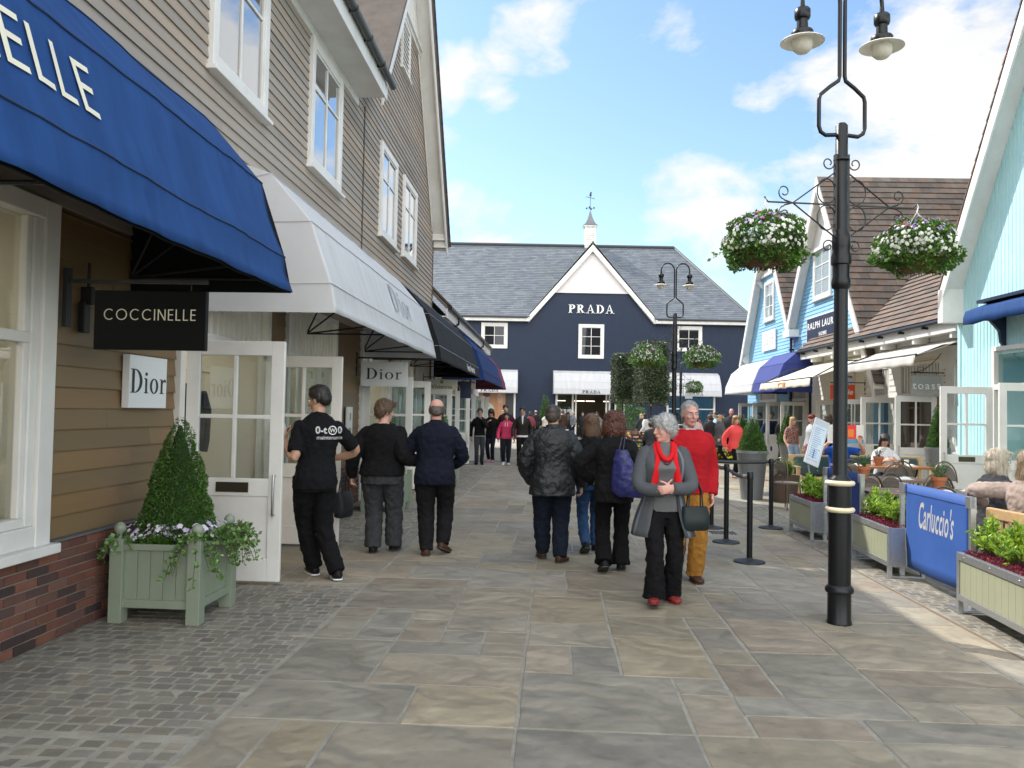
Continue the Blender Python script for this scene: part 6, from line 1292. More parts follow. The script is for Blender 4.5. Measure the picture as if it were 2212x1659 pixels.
def cchair(x, y, rz, label):
    r_ = thing('cafe_chair', label, 'chair', ID, (x, y, 0), rz, 'metal loop back cafe chairs'); b = MB(); b.tube([(.19 * math.cos(R(a)), -.19 + .05 * math.sin(R(a)), .45 + .43 * math.sin(R(a)) ** .6) for a in range(4, 177, 12)], .012, 8)
    b.tube([(.09 * math.cos(R(a)), -.19 + .03 * math.sin(R(a)), .45 + .2 * math.sin(R(a))) for a in range(0, 181, 15)], .007, 6)
    b.build('back_hoop', CH_M, r_, smooth=60); b = MB(); b.lathe([(.2, .44), (.215, .45), (.215, .465), (.19, .47)], n=26); b.build('seat', CH_S, r_, smooth=50)
    b = MB(); q = [(.17 * math.cos(R(a)) , -.205 + .045 * math.sin(R(a)), .47 + .36 * math.sin(R(a)) ** .6) for a in range(4, 177, 12)]; b.add(q + [(p[0], p[1], .56) for p in q], [[i, i + 1, len(q) + i + 1, len(q) + i] for i in range(len(q) - 1)]); b.build('back_panel', CH_P, r_, solid=.003)
    for (sx, sy) in ((-1, -1), (1, -1), (1, 1), (-1, 1)): b = MB(); b.tube([(sx * .15, sy * .15, .45), (sx * .2, sy * .2, 0)], .011, 7); b.build('leg', CH_M, r_, smooth=60)
CH_M = mat('bronze_tube', (.12, .09, .065), rough=.3, metal=.7); CH_S = mat('chair_seat', (.16, .12, .09), rough=.4); CH_P = mat('mesh_back', (.10, .085, .07), rough=.6, alpha=.7)
for (x, y, rz, l_) in ((5.75, 14.2, 0, 'loop back chair left front of the back table'), (6.55, 14.05, 5, 'loop back chair middle front of the back table'), (7.3, 14.1, -4, 'loop back chair right front of the back table'), (4.75, 14.3, -60, 'loop back chair beside the menu board'), (4.95, 11.0, 4, 'loop back chair before the middle table, left'), (5.55, 10.95, -5, 'loop back chair before the middle table, right'), (4.6, 10.45, 184, 'loop back chair behind the long table, left'), (5.5, 10.5, 176, 'loop back chair behind the long table, right'), (5.05, 12.5, 180, 'loop back chair behind the middle table'), (5.4, 8.9, 3, 'loop back chair beside the woman with glasses'), (6.0, 12.9, 160, 'loop back chair between the back and middle tables'), (4.6, 8.95, -3, 'loop back chair at the long table behind the banner')): cchair(x, y, R(rz), l_)
TERRA = mat('terracotta', (.42, .14, .06), (.36, .12, .05), ns=8, rough=.75)
def herb(label, x, y, z, s=1.0, seed=1):
    r_ = thing('terracotta_pot', label, 'plant pot', ID, (x, y, z)); b = MB(); b.lathe([(.05 * s, 0), (.068 * s, .1 * s), (.078 * s, .1 * s), (.08 * s, .135 * s), (.068 * s, .135 * s), (.064 * s, .11 * s)], n=24); b.build('pot', TERRA, r_, smooth=40)
    h_ = thing('herb_plant', 'wispy herb growing in the ' + label, 'plant', ID, (x, y, z + .11 * s)); rr = random.Random(seed); b = MB(); pts = []
    for _ in range(30):
        a = rr.uniform(0, 6.28); L = rr.uniform(.08, .19) * s; o_ = rr.uniform(.1, .9); pts += [(Vector((math.cos(a) * o_ * L * t * .8, math.sin(a) * o_ * L * t * .8, L * t)), (math.cos(a), math.sin(a), .8)) for t in [k / 9 for k in range(1, 10)]]
    leafs(b, pts, .03 * s, G_T, rr, asp=.25); b.build('leaves', LEAF, h_, colattr=True)
herb('terracotta pot on the middle cafe table', 5.0, 11.75, .75, 1.15, 1); herb('terracotta pot on the long table, upper right of the banner', 5.13, 9.95, .75, 1.15, 2); herb('terracotta pot before the dark haired woman on the back table', 6.62, 14.95, .75, 1.15, 3)
def small(name, label, cat, x, y, z, rz, fn, m):
    b = MB(); fn(b); return b.build(name, m, None, frame(x, y, z, rz), label=label, cat=cat, smooth=40)
PAPER = mat('white_paper', (.78, .77, .74), rough=.7)
def napkin(b):
    b.box(-.11, .11, -.07, .07, 0, .004); b.prism([(-.08, .004), (.08, .004), (.03, .035), (-.04, .022)], 'y', -.05, .05)
for (x, y, rz, l_) in ((5.5, 11.6, 10, 'folded white napkin on the middle table'), (4.62, 9.65, 20, 'folded white napkin left on the long table behind the banner'), (5.45, 9.85, -12, 'folded white napkin right on the long table near the glasses wearer'), (7.1, 14.75, 5, 'white paper on the right of the back table'), (6.1, 14.7, -8, 'white paper left on the back table'), (5.0, 9.55, 5, 'flat napkin and cutlery on the long table')): small('napkin', l_, 'napkin', x, y, .75, R(rz), napkin, PAPER)
small('paper_cup', 'white paper cup with a blue rim on the back cafe table', 'cup', 7.15, 15.0, .75, 0, lambda b: b.lathe([(.032, 0), (.042, .1), (.038, .1)], n=18), PAPER)
# ---- tilted menu board
r_ = thing('menu_board', 'tall pale framed menu display tilted on a thin steel pole beside the grass pot', 'menu board', ID, (4.75, 12.9, 0), R(8)); b = MB(); M_ = Matrix.Translation((.0, 0, 1.20)) @ Matrix.Rotation(R(22), 4, 'Y') @ Matrix.Rotation(R(-12), 4, 'X')
b.box(-.13, .13, -.012, .012, -.38, .38, M_); b.build('frame', mat('clear_frame', (.62, .65, .70), rough=.15, metal=.3), r_, bevel=.006); b = MB(); b.box(-.105, .105, -.016, -.0125, -.30, .27, M_)
b.build('menu_sheet', mat('menu_sheet', (.60, .68, .76), (.50, .58, .68), ns=6, rough=.3), r_); b = MB()
for k in range(15): b.box(-.085, rnd.uniform(.0, .085), -.019, -.0165, .22 - k * .034, .226 - k * .034, M_)
b.box(-.02, .0, -.0195, -.0165, -.27, -.13, M_); b.build('printed_lines', mat('menu_print', (.12, .2, .4), rough=.5), r_); b = MB(); b.tube([(0, 0, .02), (-.12, .03, .85)], .014, 8); b.lathe([(.17, 0), (.17, .015), (.02, .03)]); b.build('pole', STEEL, r_)
# small wet stain and loose drips below the near planter are in the stone; drain grate beside the queue post
small('drain_grate', 'dark square drain grate beside the back left queue post', 'drain grate', 2.9, 11.3, .003, R(-3), lambda b: [b.box(-.17 + k * .05, -.14 + k * .05, -.14, .14, 0, .004) for k in range(7)], BLK_M)
# ================================================================= people
from mathutils.bvhtree import BVHTree
SK = {'fair': mat('skin_fair', (.55, .33, .25), (.50, .28, .21), ns=6, rough=.5), 'tan': mat('skin_tan', (.46, .27, .18), (.41, .23, .15), ns=6, rough=.5), 'pink': mat('skin_pink', (.58, .31, .25), (.50, .25, .2), ns=6, rough=.5)}
def cl(name, c, c2=None, rough=.85, **k): return mat(name, c, c2 or tuple(v * .75 for v in c), ns=k.pop('ns', 7), rough=rough, bump=k.pop('bump', .25), bs=k.pop('bs', 120), spec=.15, **k)
EYE_W = mat('eye_white', (.7, .68, .65), rough=.3); IRIS = mat('eye_iris', (.035, .025, .02), rough=.2); LIP = mat('lips', (.42, .15, .13), rough=.5)
TEX = {}
def remesh(o, vox, sm=4, disp=0, dsize=.12):
    m = o.modifiers.new('r', 'REMESH'); m.mode = 'VOXEL'; m.voxel_size = vox; m.use_smooth_shade = True
    s_ = o.modifiers.new('s', 'SMOOTH'); s_.factor = .5; s_.iterations = sm
    if disp:
        if dsize not in TEX: t = bpy.data.textures.new('folds', 'CLOUDS'); t.noise_scale = dsize; t.noise_depth = 2; TEX[dsize] = t
        d = o.modifiers.new('d', 'DISPLACE'); d.texture = TEX[dsize]; d.strength = disp; d.mid_level = .5; d.texture_coords = 'LOCAL'
    bpy.context.view_layer.update()
    me = bpy.data.meshes.new_from_object(o.evaluated_get(bpy.context.evaluated_depsgraph_get())); me.name = o.name
    mats = list(o.data.materials); o.modifiers.clear(); o.data = me
    if not me.materials: [me.materials.append(q) for q in mats]
    me.shade_smooth(); return o
V3 = Vector
def ik(a, c, l1, l2, hint):
    a, c = V3(a), V3(c); d = c - a; L = min(d.length, (l1 + l2) * .999); d.normalize(); x = (l1 * l1 - l2 * l2 + L * L) / (2 * L); h = math.sqrt(max(0, l1 * l1 - x * x))
    hv = V3(hint); hv = hv - d * hv.dot(d); hv = hv.normalized() if hv.length > 1e-6 else d.orthogonal().normalized(); return a + d * x + hv * h, a + d * L
def along(pts, n):
    """smooth polyline through pts"""
    out = []; P = [pts[0]] + list(pts) + [pts[-1]]
    for i in range(1, len(P) - 2):
        for k in range(n):
            t = k / n; p0, p1, p2, p3 = P[i - 1], P[i], P[i + 1], P[i + 2]
            out.append(.5 * ((2 * p1) + (p2 - p0) * t + (2 * p0 - 5 * p1 + 4 * p2 - p3) * t * t + (3 * p1 - p0 - 3 * p2 + p3) * t ** 3))
    out.append(pts[-1]); return out
def limb(b, pts, rad, n=12, ext=.0):
    pts = [V3(p) for p in pts]; c = along(pts, 6); m = len(c); rs = []
    for i in range(m): t = i / (m - 1) * (len(rad) - 1); k = min(int(t), len(rad) - 2); rs.append(rad[k] + (rad[k + 1] - rad[k]) * (t - k))
    b.tube(c, rs, n); b.ball(tuple(c[0]), rs[0] * .99)
    if ext == 0: b.ball(tuple(c[-1]), rs[-1] * .99)
TOR = [(.455, .070, .060, 0), (.48, .088, .070, -.004), (.52, .096, .074, -.006), (.56, .092, .066, -.002), (.61, .083, .060, .004), (.66, .087, .063, .006), (.72, .098, .070, .006), (.76, .101, .066, .0), (.79, .092, .056, -.004), (.815, .070, .046, -.006), (.835, .048, .038, -.006), (.852, .037, .034, -.004)]
def torso(b, P, z0, z1, off=0, flare=0, wz=1.0, n=26, arcs=None, frontoff=0):
    """rings between heights z0..z1 (H units above the ground when upright)"""
    st = []; K = 14
    for k in range(K + 1):
        z = z0 + (z1 - z0) * k / K
        zz = min(max(z, TOR[0][0]), TOR[-1][0]); i = 0
        while i < len(TOR) - 2 and TOR[i + 1][0] < zz: i += 1
        a, c = TOR[i], TOR[i + 1]; t = (zz - a[0]) / (c[0] - a[0]); w, d, y = [a[j] + (c[j] - a[j]) * t for j in (1, 2, 3)]
        if z < .53: f_ = (.53 - z); w = max(w, .094) + flare * f_; d = max(d, .070) + flare * f_ * .8
        fat = P['w']; belly = P.get('belly', 0) * math.exp(-((z - .60) / .07) ** 2)
        w = w * (fat if z < .80 else 1 + (fat - 1) * .4) * P.get('sh', 1) ** (1 if z > .7 else 0) + off + belly * .4; d = d * fat + off + belly * .5
        bust = P.get('bust', 0) * math.exp(-((z - .725) / .035) ** 2)
        s_ = (z - .50) / .32; lx, ly = P['lean']; cx = P['hip'][0] + lx * s_; cy = P['hip'][1] + ly * s_ + y + belly * .5; dz = P['hip'][2] - .52
        ring = []
        for q in range(n + 1 if arcs else n):
            an = (R(arcs[0] + (arcs[1] - arcs[0]) * q / n)) if arcs else 2 * math.pi * q / n
            ca, sa = math.cos(an), math.sin(an); e = .82
            x = w * math.copysign(abs(ca) ** e, ca); y2 = d * math.copysign(abs(sa) ** e, sa)
            if sa > 0: y2 += bust * (abs(sa) ** 2) + frontoff
            ring.append((cx + x, cy + y2, z + dz))
        st.append(ring)
    return st
def hand(b, w, d, nrm, side, curl, s=1.0, r=1.0):
    w, d, nrm = V3(w), V3(d).normalized(), V3(nrm); nrm = (nrm - d * nrm.dot(d)).normalized(); u = d.cross(nrm).normalized() * side      # u: towards the thumb
    s *= .59
    rings = []
    for (t, hw, th) in ((-.01, .027, .019), (.02, .033, .018), (.05, .042, .016), (.085, .042, .0135), (.095, .036, .011)):
        c = w + d * t * s; rings.append([c + u * hw * s * math.cos(R(a)) + nrm * th * s * math.sin(R(a)) for a in range(0, 360, 36)])
    b.loft(rings)
    for k, (o, L) in enumerate(((.031, .070), (.0105, .078), (-.0105, .072), (-.031, .056))):
        p = w + d * (.086 - abs(k - 1) * .003) * s + u * o * s; dd = (d + u * (.06 - k * .05)).normalized(); pts = [p - d * .02 * s, p]; cu = curl * (1 + .12 * k)
        for j in range(3):
            a = cu * (.55 + .35 * j); ax = dd.cross(nrm); dd = (Matrix.Rotation(a, 3, ax) @ dd).normalized(); p = p + dd * L * s * (.42, .32, .26)[j]; pts.append(p)
        b.tube(pts, [.0098 * s * r, .0102 * s * r, .0095 * s * r, .0088 * s * r, .0072 * s * r], 8); b.ball(tuple(pts[-1]), .0072 * s * r, n=6)
    p = w + d * .02 * s + u * .028 * s; dd = (u * .75 + d * .75 + nrm * .35).normalized(); pts = [p - dd * .01 * s, p]
    for j in range(2): p = p + dd * .034 * s; pts.append(p); dd = (dd + d * .4 + nrm * .15 * curl).normalized()
    p = p + dd * .022 * s; pts.append(p); b.tube(pts, [.014 * s * r, .0135 * s * r, .011 * s * r, .0105 * s * r, .008 * s * r], 8); b.ball(tuple(p), .008 * s * r, n=6)
HAIR = {
 'short': [(0, -.012, .052, .083, .094, .078), (0, -.058, .01, .070, .055, .075), (.062, -.02, .02, .022, .045, .05), (-.062, -.02, .02, .022, .045, .05), (0, .040, .096, .052, .035, .022)],
 'receding': [(0, -.016, .052, .080, .086, .077), (0, -.058, .0, .068, .05, .075), (.066, -.018, .01, .016, .038, .045), (-.066, -.018, .01, .016, .038, .045)],
 'crop': [(0, -.014, .046, .080, .092, .074), (0, -.055, .0, .068, .052, .075), (.066, -.02, .01, .016, .04, .045), (-.066, -.02, .01, .016, .04, .045)],
 'fringe': [(0, -.062, -.01, .068, .044, .06), (.062, -.03, -.0, .020, .045, .045), (-.062, -.03, -.0, .020, .045, .045)],
 'short_f': [(0, -.012, .056, .090, .100, .085), (0, -.055, .01, .080, .06, .09), (.070, -.005, .03, .024, .05, .055), (-.070, -.005, .03, .024, .05, .055), (.02, .065, .085, .055, .035, .035)],
 'bob': [(0, -.012, .055, .095, .104, .085), (0, -.05, -.03, .088, .065, .10), (.074, -.01, -.035, .028, .062, .10), (-.074, -.01, -.035, .028, .062, .10), (.0, .068, .078, .07, .035, .035)],
 'curly': [(0, -.015, .05, .105, .105, .085), (0, -.055, -.04, .105, .07, .11), (.085, -.02, -.04, .035, .06, .10), (-.085, -.02, -.04, .035, .06, .10), (0, .06, .085, .07, .035, .035)],
 'long': [(0, -.012, .055, .090, .100, .083), (0, -.055, -.06, .085, .05, .14), (0, -.068, -.2, .09, .035, .13), (0, -.07, -.32, .075, .028, .11), (.074, -.01, -.06, .024, .045, .12), (-.074, -.01, -.06, .024, .045, .12), (.02, .062, .08, .06, .035, .034)],
 'pony': [(0, -.012, .052, .085, .097, .08), (0, -.058, .01, .072, .055, .078), (0, -.115, .03, .03, .035, .035), (0, -.125, -.05, .028, .025, .08), (0, .06, .082, .055, .035, .034)],
}
def fr3(v): return V3(v)
def person(label, x, y, rz, H, skin='fair', hair='short', hcol=(.02, .015, .012), top=None, topm=None, legs=None, legm=None, shoem=None, pose=None, vox=.0075, group=None, w=1.0, **P):
    po = pose or {}; P['w'] = w; P['hip'] = V3(po.get('hip', (0, 0, .52))); P['lean'] = po.get('lean', (0, .01))
    W = frame(x, y, P.get('z', 0), R(rz)) ; r_ = thing('person', label, 'person', ID, (x, y, P.get('z', 0)), R(rz), group); sm = SK[skin]; S = Matrix.Scale(H, 4)
    hip = P['hip']; lx, ly = P['lean']; dz = hip.z - .52; sh = V3((hip.x + lx, hip.y + ly, .80 + dz)); hd = V3((hip.x + lx * 1.25 + po.get('head', (0, 0))[0], hip.y + ly * 1.15 + .012 + po.get('head', (0, 0))[1], .922 + dz + po.get('hz', 0)))
    hs = P.get('hs', 1.05) / 1.70           # head sizes are given for 1.70 m
    HM = Matrix.Translation(hd) @ Matrix.Rotation(R(po.get('yaw', 0)), 4, 'Z') @ Matrix.Rotation(R(po.get('nod', 0)), 4, 'X') @ Matrix.Rotation(R(po.get('tilt', 0)), 4, 'Y') @ Matrix.Scale(hs, 4)
    near = vox < .009; rf = 1.0 if near else 1.35
    J = {}
    for s_, k in ((-1, 'L'), (1, 'R')):
        an = V3(po.get('foot' + k, (s_ * .055, 0, .045))); hp = hip + V3((s_ * .052 * w, 0, -.01)); kn, an2 = ik(hp, an, .245, .235, po.get('knee' + k, (s_ * .05, 1, 0))); J['leg' + k] = (hp, kn, an2)
        so = sh + V3((s_ * .091 * (1 + (w - 1) * .5) * P.get('sh', 1), -.004, -.018)); wr = V3(po.get('hand' + k, (s_ * .145 * (.9 + .1 * w) + lx * .5, .03, .475 + dz))); el, wr2 = ik(so, wr, .172, .148, po.get('elbow' + k, (s_ * .5, -1, 0))); J['arm' + k] = (so, el, wr2)
    # ---- body, one surface
    b = MB(); b.loft(torso(b, P, .46, .85, -.007 if top else 0)); lw = 1 + (w - 1) * .8
    b.tube([sh + V3((0, -.004, .03)), sh + V3((0, .002, .055)), hd + V3((0, -.01, -.04))], [.036, .033, .034], 14)
    for s_, k in ((-1, 'L'), (1, 'R')):
        hp, kn, an = J['leg' + k]; limb(b, [hp, kn, an], [.045 * lw, .039 * lw, .030 * lw, .030 * lw, .021], 12)
        ty = R(po.get('toe' + k, -8 * s_)); pt = po.get('pitch' + k, 0); FMt = Matrix.Translation(an) @ Matrix.Rotation(ty, 4, 'Z') @ Matrix.Rotation(R(pt), 4, 'X'); J['foot' + k] = FMt
        b.ball((0, .03, -.026), .020, .058, .012, 10, FMt)
        so, el, wr = J['arm' + k]; limb(b, [so, el, wr], [.026 * lw, .027 * lw, .0235 * lw, .022, .0155], 12)
        d = po.get('hd' + k, (wr - el).normalized() + V3((0, .15, 0))); hand(b, wr, d, po.get('pn' + k, (-s_, .2, 0)), s_, po.get('curl' + k, .45), 1.0, rf)
    b.v = [v for v in b.v]; hb = MB()
    hb.ball((0, -.012, .035), .074, .090, .082, 20); hb.ball((0, .018, -.025), .060, .066, .080, 18); hb.ball((0, .05, -.088), .030, .034, .024, 12); hb.ball((0, .02, -.075), .048, .055, .035, 14)
    hb.tube([(0, .083, .018), (0, .098, -.008), (0, .108, -.028), (0, .095, -.036)], [.008, .010, .0145, .012], 10); hb.ball((0, .072, .026), .05, .018, .010, 12); hb.ball((0, .080, -.060), .026, .012, .014, 10)
    for s_ in (-1, 1): hb.ball((s_ * .074, -.008, -.008), .009, .019, .031, 10); hb.ball((s_ * .034, .062, -.022), .022, .018, .02, 10)
    hb.v = [HM @ v for v in hb.v]; b.add(hb.v, hb.f)
    b.v = [S @ v for v in b.v]; remesh(b.build('body', sm, r_), vox * (.8 if near else 1), 3)
    # ---- face
    for s_ in (-1, 1):
        q = MB(); q.ball((s_ * .032, .0735, .004), .0125, .0095, .0085, 12); q.v = [S @ HM @ v for v in q.v]; e = q.build('eye', EYE_W, r_, smooth=180)
        q = MB(); q.ball((s_ * .032, .0795, .004), .0065, .0045, .0068, 8); q.v = [S @ HM @ v for v in q.v]; q.build('iris', IRIS, e, smooth=180)
        q = MB(); q.tube([(s_ * .017, .087, .021), (s_ * .033, .087, .027), (s_ * .050, .076, .021)], [.003, .0036, .0022], 6); q.v = [S @ HM @ v for v in q.v]; q.build('eyebrow', mat('brow_%02d' % int(hcol[0] * 99), tuple(c * .7 for c in hcol), rough=.9), r_)
    q = MB(); q.tube([(-.022, .084, -.059), (-.01, .0925, -.056), (0, .0935, -.058), (.01, .0925, -.056), (.022, .084, -.059)], [.002, .0052, .0055, .0052, .002], 6); q.v = [S @ HM @ v for v in q.v]; q.build('lips', P.get('lipm', LIP), r_)
    # ---- hair
    hm = mat('hair_%02d_%02d' % (int(hcol[0] * 99), int(hcol[2] * 99)), hcol, tuple(c * .5 for c in hcol), ns=40, rough=.45, stretch=(1, 1, .12), bump=.8, bs=90)
    if hair:
        q = MB()
        for (cx, cy, cz, a, c, e) in HAIR[hair] + P.get('xhair', []): q.ball((cx, cy, cz), a, c, e, 16)
        q.v = [S @ HM @ v for v in q.v]; cu = hair in ('curly', 'short_f'); remesh(q.build('hair', hm, r_), min(.007, vox), 1, .028 if cu else (.006 if hair == 'crop' else .009), .020 if cu else .03)
        if near:
            ho = [c for c in COL.objects if c.parent == r_ and c.name.startswith('hair')][0]; me = ho.data; rr = random.Random(int(abs(x) * 100)); q = MB(); L0 = {'long': .10, 'bob': .07, 'curly': .05, 'short_f': .04}.get(hair, .022); nv = len(me.vertices); inv = (S @ HM).to_3x3(); dn = -inv.col[2].normalized(); fw = inv.col[1].normalized(); top_ = (S @ HM) @ V3((0, -.03, .10))
            for _ in range(1500 if L0 > .03 else 900):
                v = me.vertices[rr.randrange(nv)]; n_ = v.normal; p = v.co.copy(); away = (p - top_).normalized(); d = away * .8 + dn * .5 + V3((rr.uniform(-1, 1), rr.uniform(-1, 1), rr.uniform(-1, 1))) * (.75 if hair in ('curly', 'short_f') else .25); d = (d - n_ * d.dot(n_)).normalized() + n_ * rr.uniform(.05, .35); L = L0 * rr.uniform(.5, 1.2); w_ = d.cross(n_).normalized() * .0016
                m_ = p + d * L * .5 + n_ * .002; e = p + d * L - n_ * L * .12; q.add([p - w_, p + w_, m_ + w_, m_ - w_, e], [(0, 1, 2, 3), (3, 2, 4)])
            q.build('loose_strands', hm, ho)
    # ---- clothing
    cv = vox * 1.15; top = top or {}; legs = legs or {}
    if legs.get('kind', 'trousers') == 'trousers':
        q = MB(); q.loft(torso(q, P, .455, legs.get('waist', .60), .003)); th = legs.get('fit', .010); fl = legs.get('flare', 0)
        for k in 'LR':
            hp, kn, an = J['leg' + k]; e = an + (kn - an) * (legs.get('short', 0) + .02) + V3((0, 0, -.012 if not legs.get('short') else 0))
            limb(q, [hp, kn, e], [.052 * lw + th, .047 * lw + th, .036 * lw + th + .002, .034 * lw + th + fl * .4, .030 + th + fl], 14, ext=1)
        q.v = [S @ v for v in q.v]; remesh(q.build('trousers', legm, r_), cv, 2, .030 if near else 0, .065)
    else:
        q = MB(); q.loft(torso(q, P, legs.get('hem', .3), .60, .012, legs.get('flare', .15))); q.v = [S @ v for v in q.v]; remesh(q.build('skirt', legm, r_), cv, 3, .012, .1)
    for s_, k in ((-1, 'L'), (1, 'R')):
        q = MB(); M = J['foot' + k]; rings = []
        for (yy, hw, z1) in ((-.036, .010, .002), (-.028, .022, .006), (.0, .027, .012), (.035, .028, .0), (.065, .031, -.012), (.09, .027, -.018), (.105, .012, -.026)):
            rings.append([M @ V3((hw * math.cos(R(a)), yy, -.024 + (z1 + .024) * max(0, math.sin(R(a))) + min(0, math.sin(R(a))) * .019)) for a in range(0, 360, 30)])
        q.loft(rings); q.v = [S @ v for v in q.v]; so_ = q.build('shoe', shoem or cl('shoe_black', (.012, .012, .013), rough=.4), r_, smooth=70)
        if near:
            q = MB(); q.loft([[M @ V3((x_, yy, z_)) for (x_, yy) in [(c * w_ * .029 * 1.02, ys_) for c, ys_, w_ in ((-1, -.03, .75), (-1, .03, 1), (-1, .07, 1.08), (-.4, .105, 1), (.4, .105, 1), (1, .07, 1.08), (1, .03, 1), (1, -.03, .75), (.4, -.038, .9), (-.4, -.038, .9))]] for z_ in (-.0435, -.037)]); q.v = [S @ v for v in q.v]; q.build('sole', P.get('solem') or mat('sole_dark', (.05, .045, .04), rough=.7), so_)
    if top:
        q = MB(); off = top.get('off', .010); sl_ = top.get('sleeve', 1.0); tz = top.get('top', .845)
        q.loft(torso(q, P, top.get('hem', .50), tz, off, top.get('flare', .0)))
        if top.get('collar'): q.tube([sh + V3((0, -.006, .03)), sh + V3((0, .0, .05 + top['collar'])), ], [.052, .044], 16)
        for k in 'LR':
            so, el, wr = J['arm' + k]; rs = [.025 * lw + off, .0285 * lw + off, .026 * lw + off * .9, .024 + off * .8, .018 + off * .8]
            if sl_ >= 1: limb(q, [so, el, wr + (wr - el) * .02], rs, 12, ext=1)
            else: m_ = so.lerp(el, min(1, sl_ * 2)); limb(q, [so, so.lerp(m_, .5), m_], [rs[0], rs[1] + .002, rs[2] + .004], 12, ext=1)
        q.v = [S @ v for v in q.v]; to = remesh(q.build(top.get('name', 'jacket'), topm, r_), cv, 3, top.get('fold', .026) if near else 0, .055); r_['_'] = 0; del r_['_']; J['top'] = to
    J.update(root=r_, S=S, HM=HM, sh=sh, hd=hd, P=P, H=H, W=W, lw=lw); return J
def conform(o, tree, d=.003, ydir=1, M=None):
    for v in o.data.vertices:
        h = tree.ray_cast(V3((v.co.x, -2 * ydir, v.co.z)), V3((0, ydir, 0)))
        if h[0]: v.co.y = h[0].y - ydir * (d + abs(v.co.y) * 0)
BK = cl('black_cloth', (.0065, .0065, .0075)); NV = cl('navy_cloth', (.008, .010, .020)); DKJ = cl('dark_denim', (.010, .014, .026)); DG = cl('charcoal_cloth', (.045, .047, .052)); BLJ = cl('blue_jeans', (.03, .07, .16)); LBJ = cl('pale_jeans', (.26, .36, .48)); CH = cl('grey_jeans', (.16, .17, .19))
SHW = cl('white_trainers', (.7, .7, .72), rough=.5); SHB = cl('brown_shoe_leather', (.07, .035, .02), rough=.4); SHR = cl('red_shoe_leather', (.22, .03, .03), rough=.35)
def walk(st=.12, lift='L', **k):
    """a stride: the leading foot ahead of the hips, the trailing heel lifted"""
    a, c = ('L', 'R') if lift == 'L' else ('R', 'L'); s_ = -1 if a == 'L' else 1
    d = {'foot' + a: (s_ * .045, -st, .075), 'pitch' + a: -28, 'foot' + c: (-s_ * .045, st * .7, .048), 'pitch' + c: 4, 'hip': (0, 0, .508),
         'hand' + a: (s_ * .15, .09, .49), 'hand' + c: (-s_ * .15, -.05, .485)}; d.update(k); return d
def bag(name, label, loc, rz, w, d, h, m, handle=.16, top_in=.0, bulge=.02, group=None):
    r_ = thing(name, label, 'bag', ID, loc, R(rz), group); b = MB(); rings = []
    for (t, k, e) in ((0, .8, .8), (.05, .97, 1), (.35, 1.02, 1.15), (.7, .97, 1), (1, 1 - top_in, .45)): rings.append([(w / 2 * k * math.copysign(abs(math.cos(R(a))) ** .5, math.cos(R(a))), d / 2 * e * math.copysign(abs(math.sin(R(a))) ** .6, math.sin(R(a))), t * h) for a in range(0, 360, 20)])
    b.loft(rings); o = b.build('bag_body', m, r_, smooth=60); b = MB()
    for s_ in (-1, 1): b.tube([(-w * .25, s_ * d * .2, h * .93), (-w * .22, s_ * d * .12, h + handle * .6), (-w * .08, 0, h + handle), (w * .08, 0, h + handle), (w * .22, s_ * d * .12, h + handle * .6), (w * .25, s_ * d * .2, h * .93)], .007, 6)
    b.build('handle', m, r_, smooth=60); return r_
# ---- 1 the maintenance man
J = person('man in black polo shirt with white lettering on his back, near the open doors', -1.74, 7.82, 20, 1.84, 'tan', 'short', (.018, .013, .01), dict(hem=.47, sleeve=.42, off=.010, name='polo_shirt', collar=.002), cl('black_polo', (.007, .007, .009)), dict(fit=.010, flare=.004), BK,
    pose=dict(hip=(-.05, 0, .508), lean=(.012, .03), yaw=48, nod=-12, footL=(-.03, .11, .046), footR=(.065, -.06, .048), pitchR=-4, toeL=10, toeR=-4, kneeL=(-.4, 1, 0), kneeR=(-.5, 1, 0), handL=(-.20, .07, .70), elbowL=(-.25, -.4, -1), hdL=(0, .3, 1), curlL=1.1, handR=(.06, .17, .60), elbowR=(1, -.5, 0), curlR=.8), w=1.0, sh=1.03, solem=SW)
me = J['top'].data; tr = BVHTree.FromPolygons([v.co.copy() for v in me.vertices], [p.vertices[:] for p in me.polygons])
for (s_, sz, z, xx, of) in (('0-t', .092, 1.36, -.060, .0025), ('W', .052, 1.371, .048, .0015), ('0', .092, 1.36, .122, .0025), ('maintenance', .050, 1.305, .025, .0008)):
    o = text(s_, sz, INKW, J['top'], basis((xx, -.3, z), (1, 0, 0), (0, 0, 1)), off=of, thick=.001); conform(o, tr)
q = MB(); q.tube([(.048 + .038 * math.cos(R(a)), -.3, 1.389 + .038 * math.sin(R(a))) for a in range(0, 361, 15)], .004, 6); o = q.build('lettering_ring', INKW, J['top']); conform(o, tr)
q = MB(); q.lathe([(.028, 0), (.030, .05), (.024, .10), (.012, .13), (.012, .15)], n=14); q.build('water_bottle', mat('clear_plastic', (.6, .65, .7), rough=.1, alpha=.5), None, frame(-2.14, 7.82, 1.30, 0), label='clear plastic bottle held up in the left hand of the man in the polo shirt', cat='bottle')
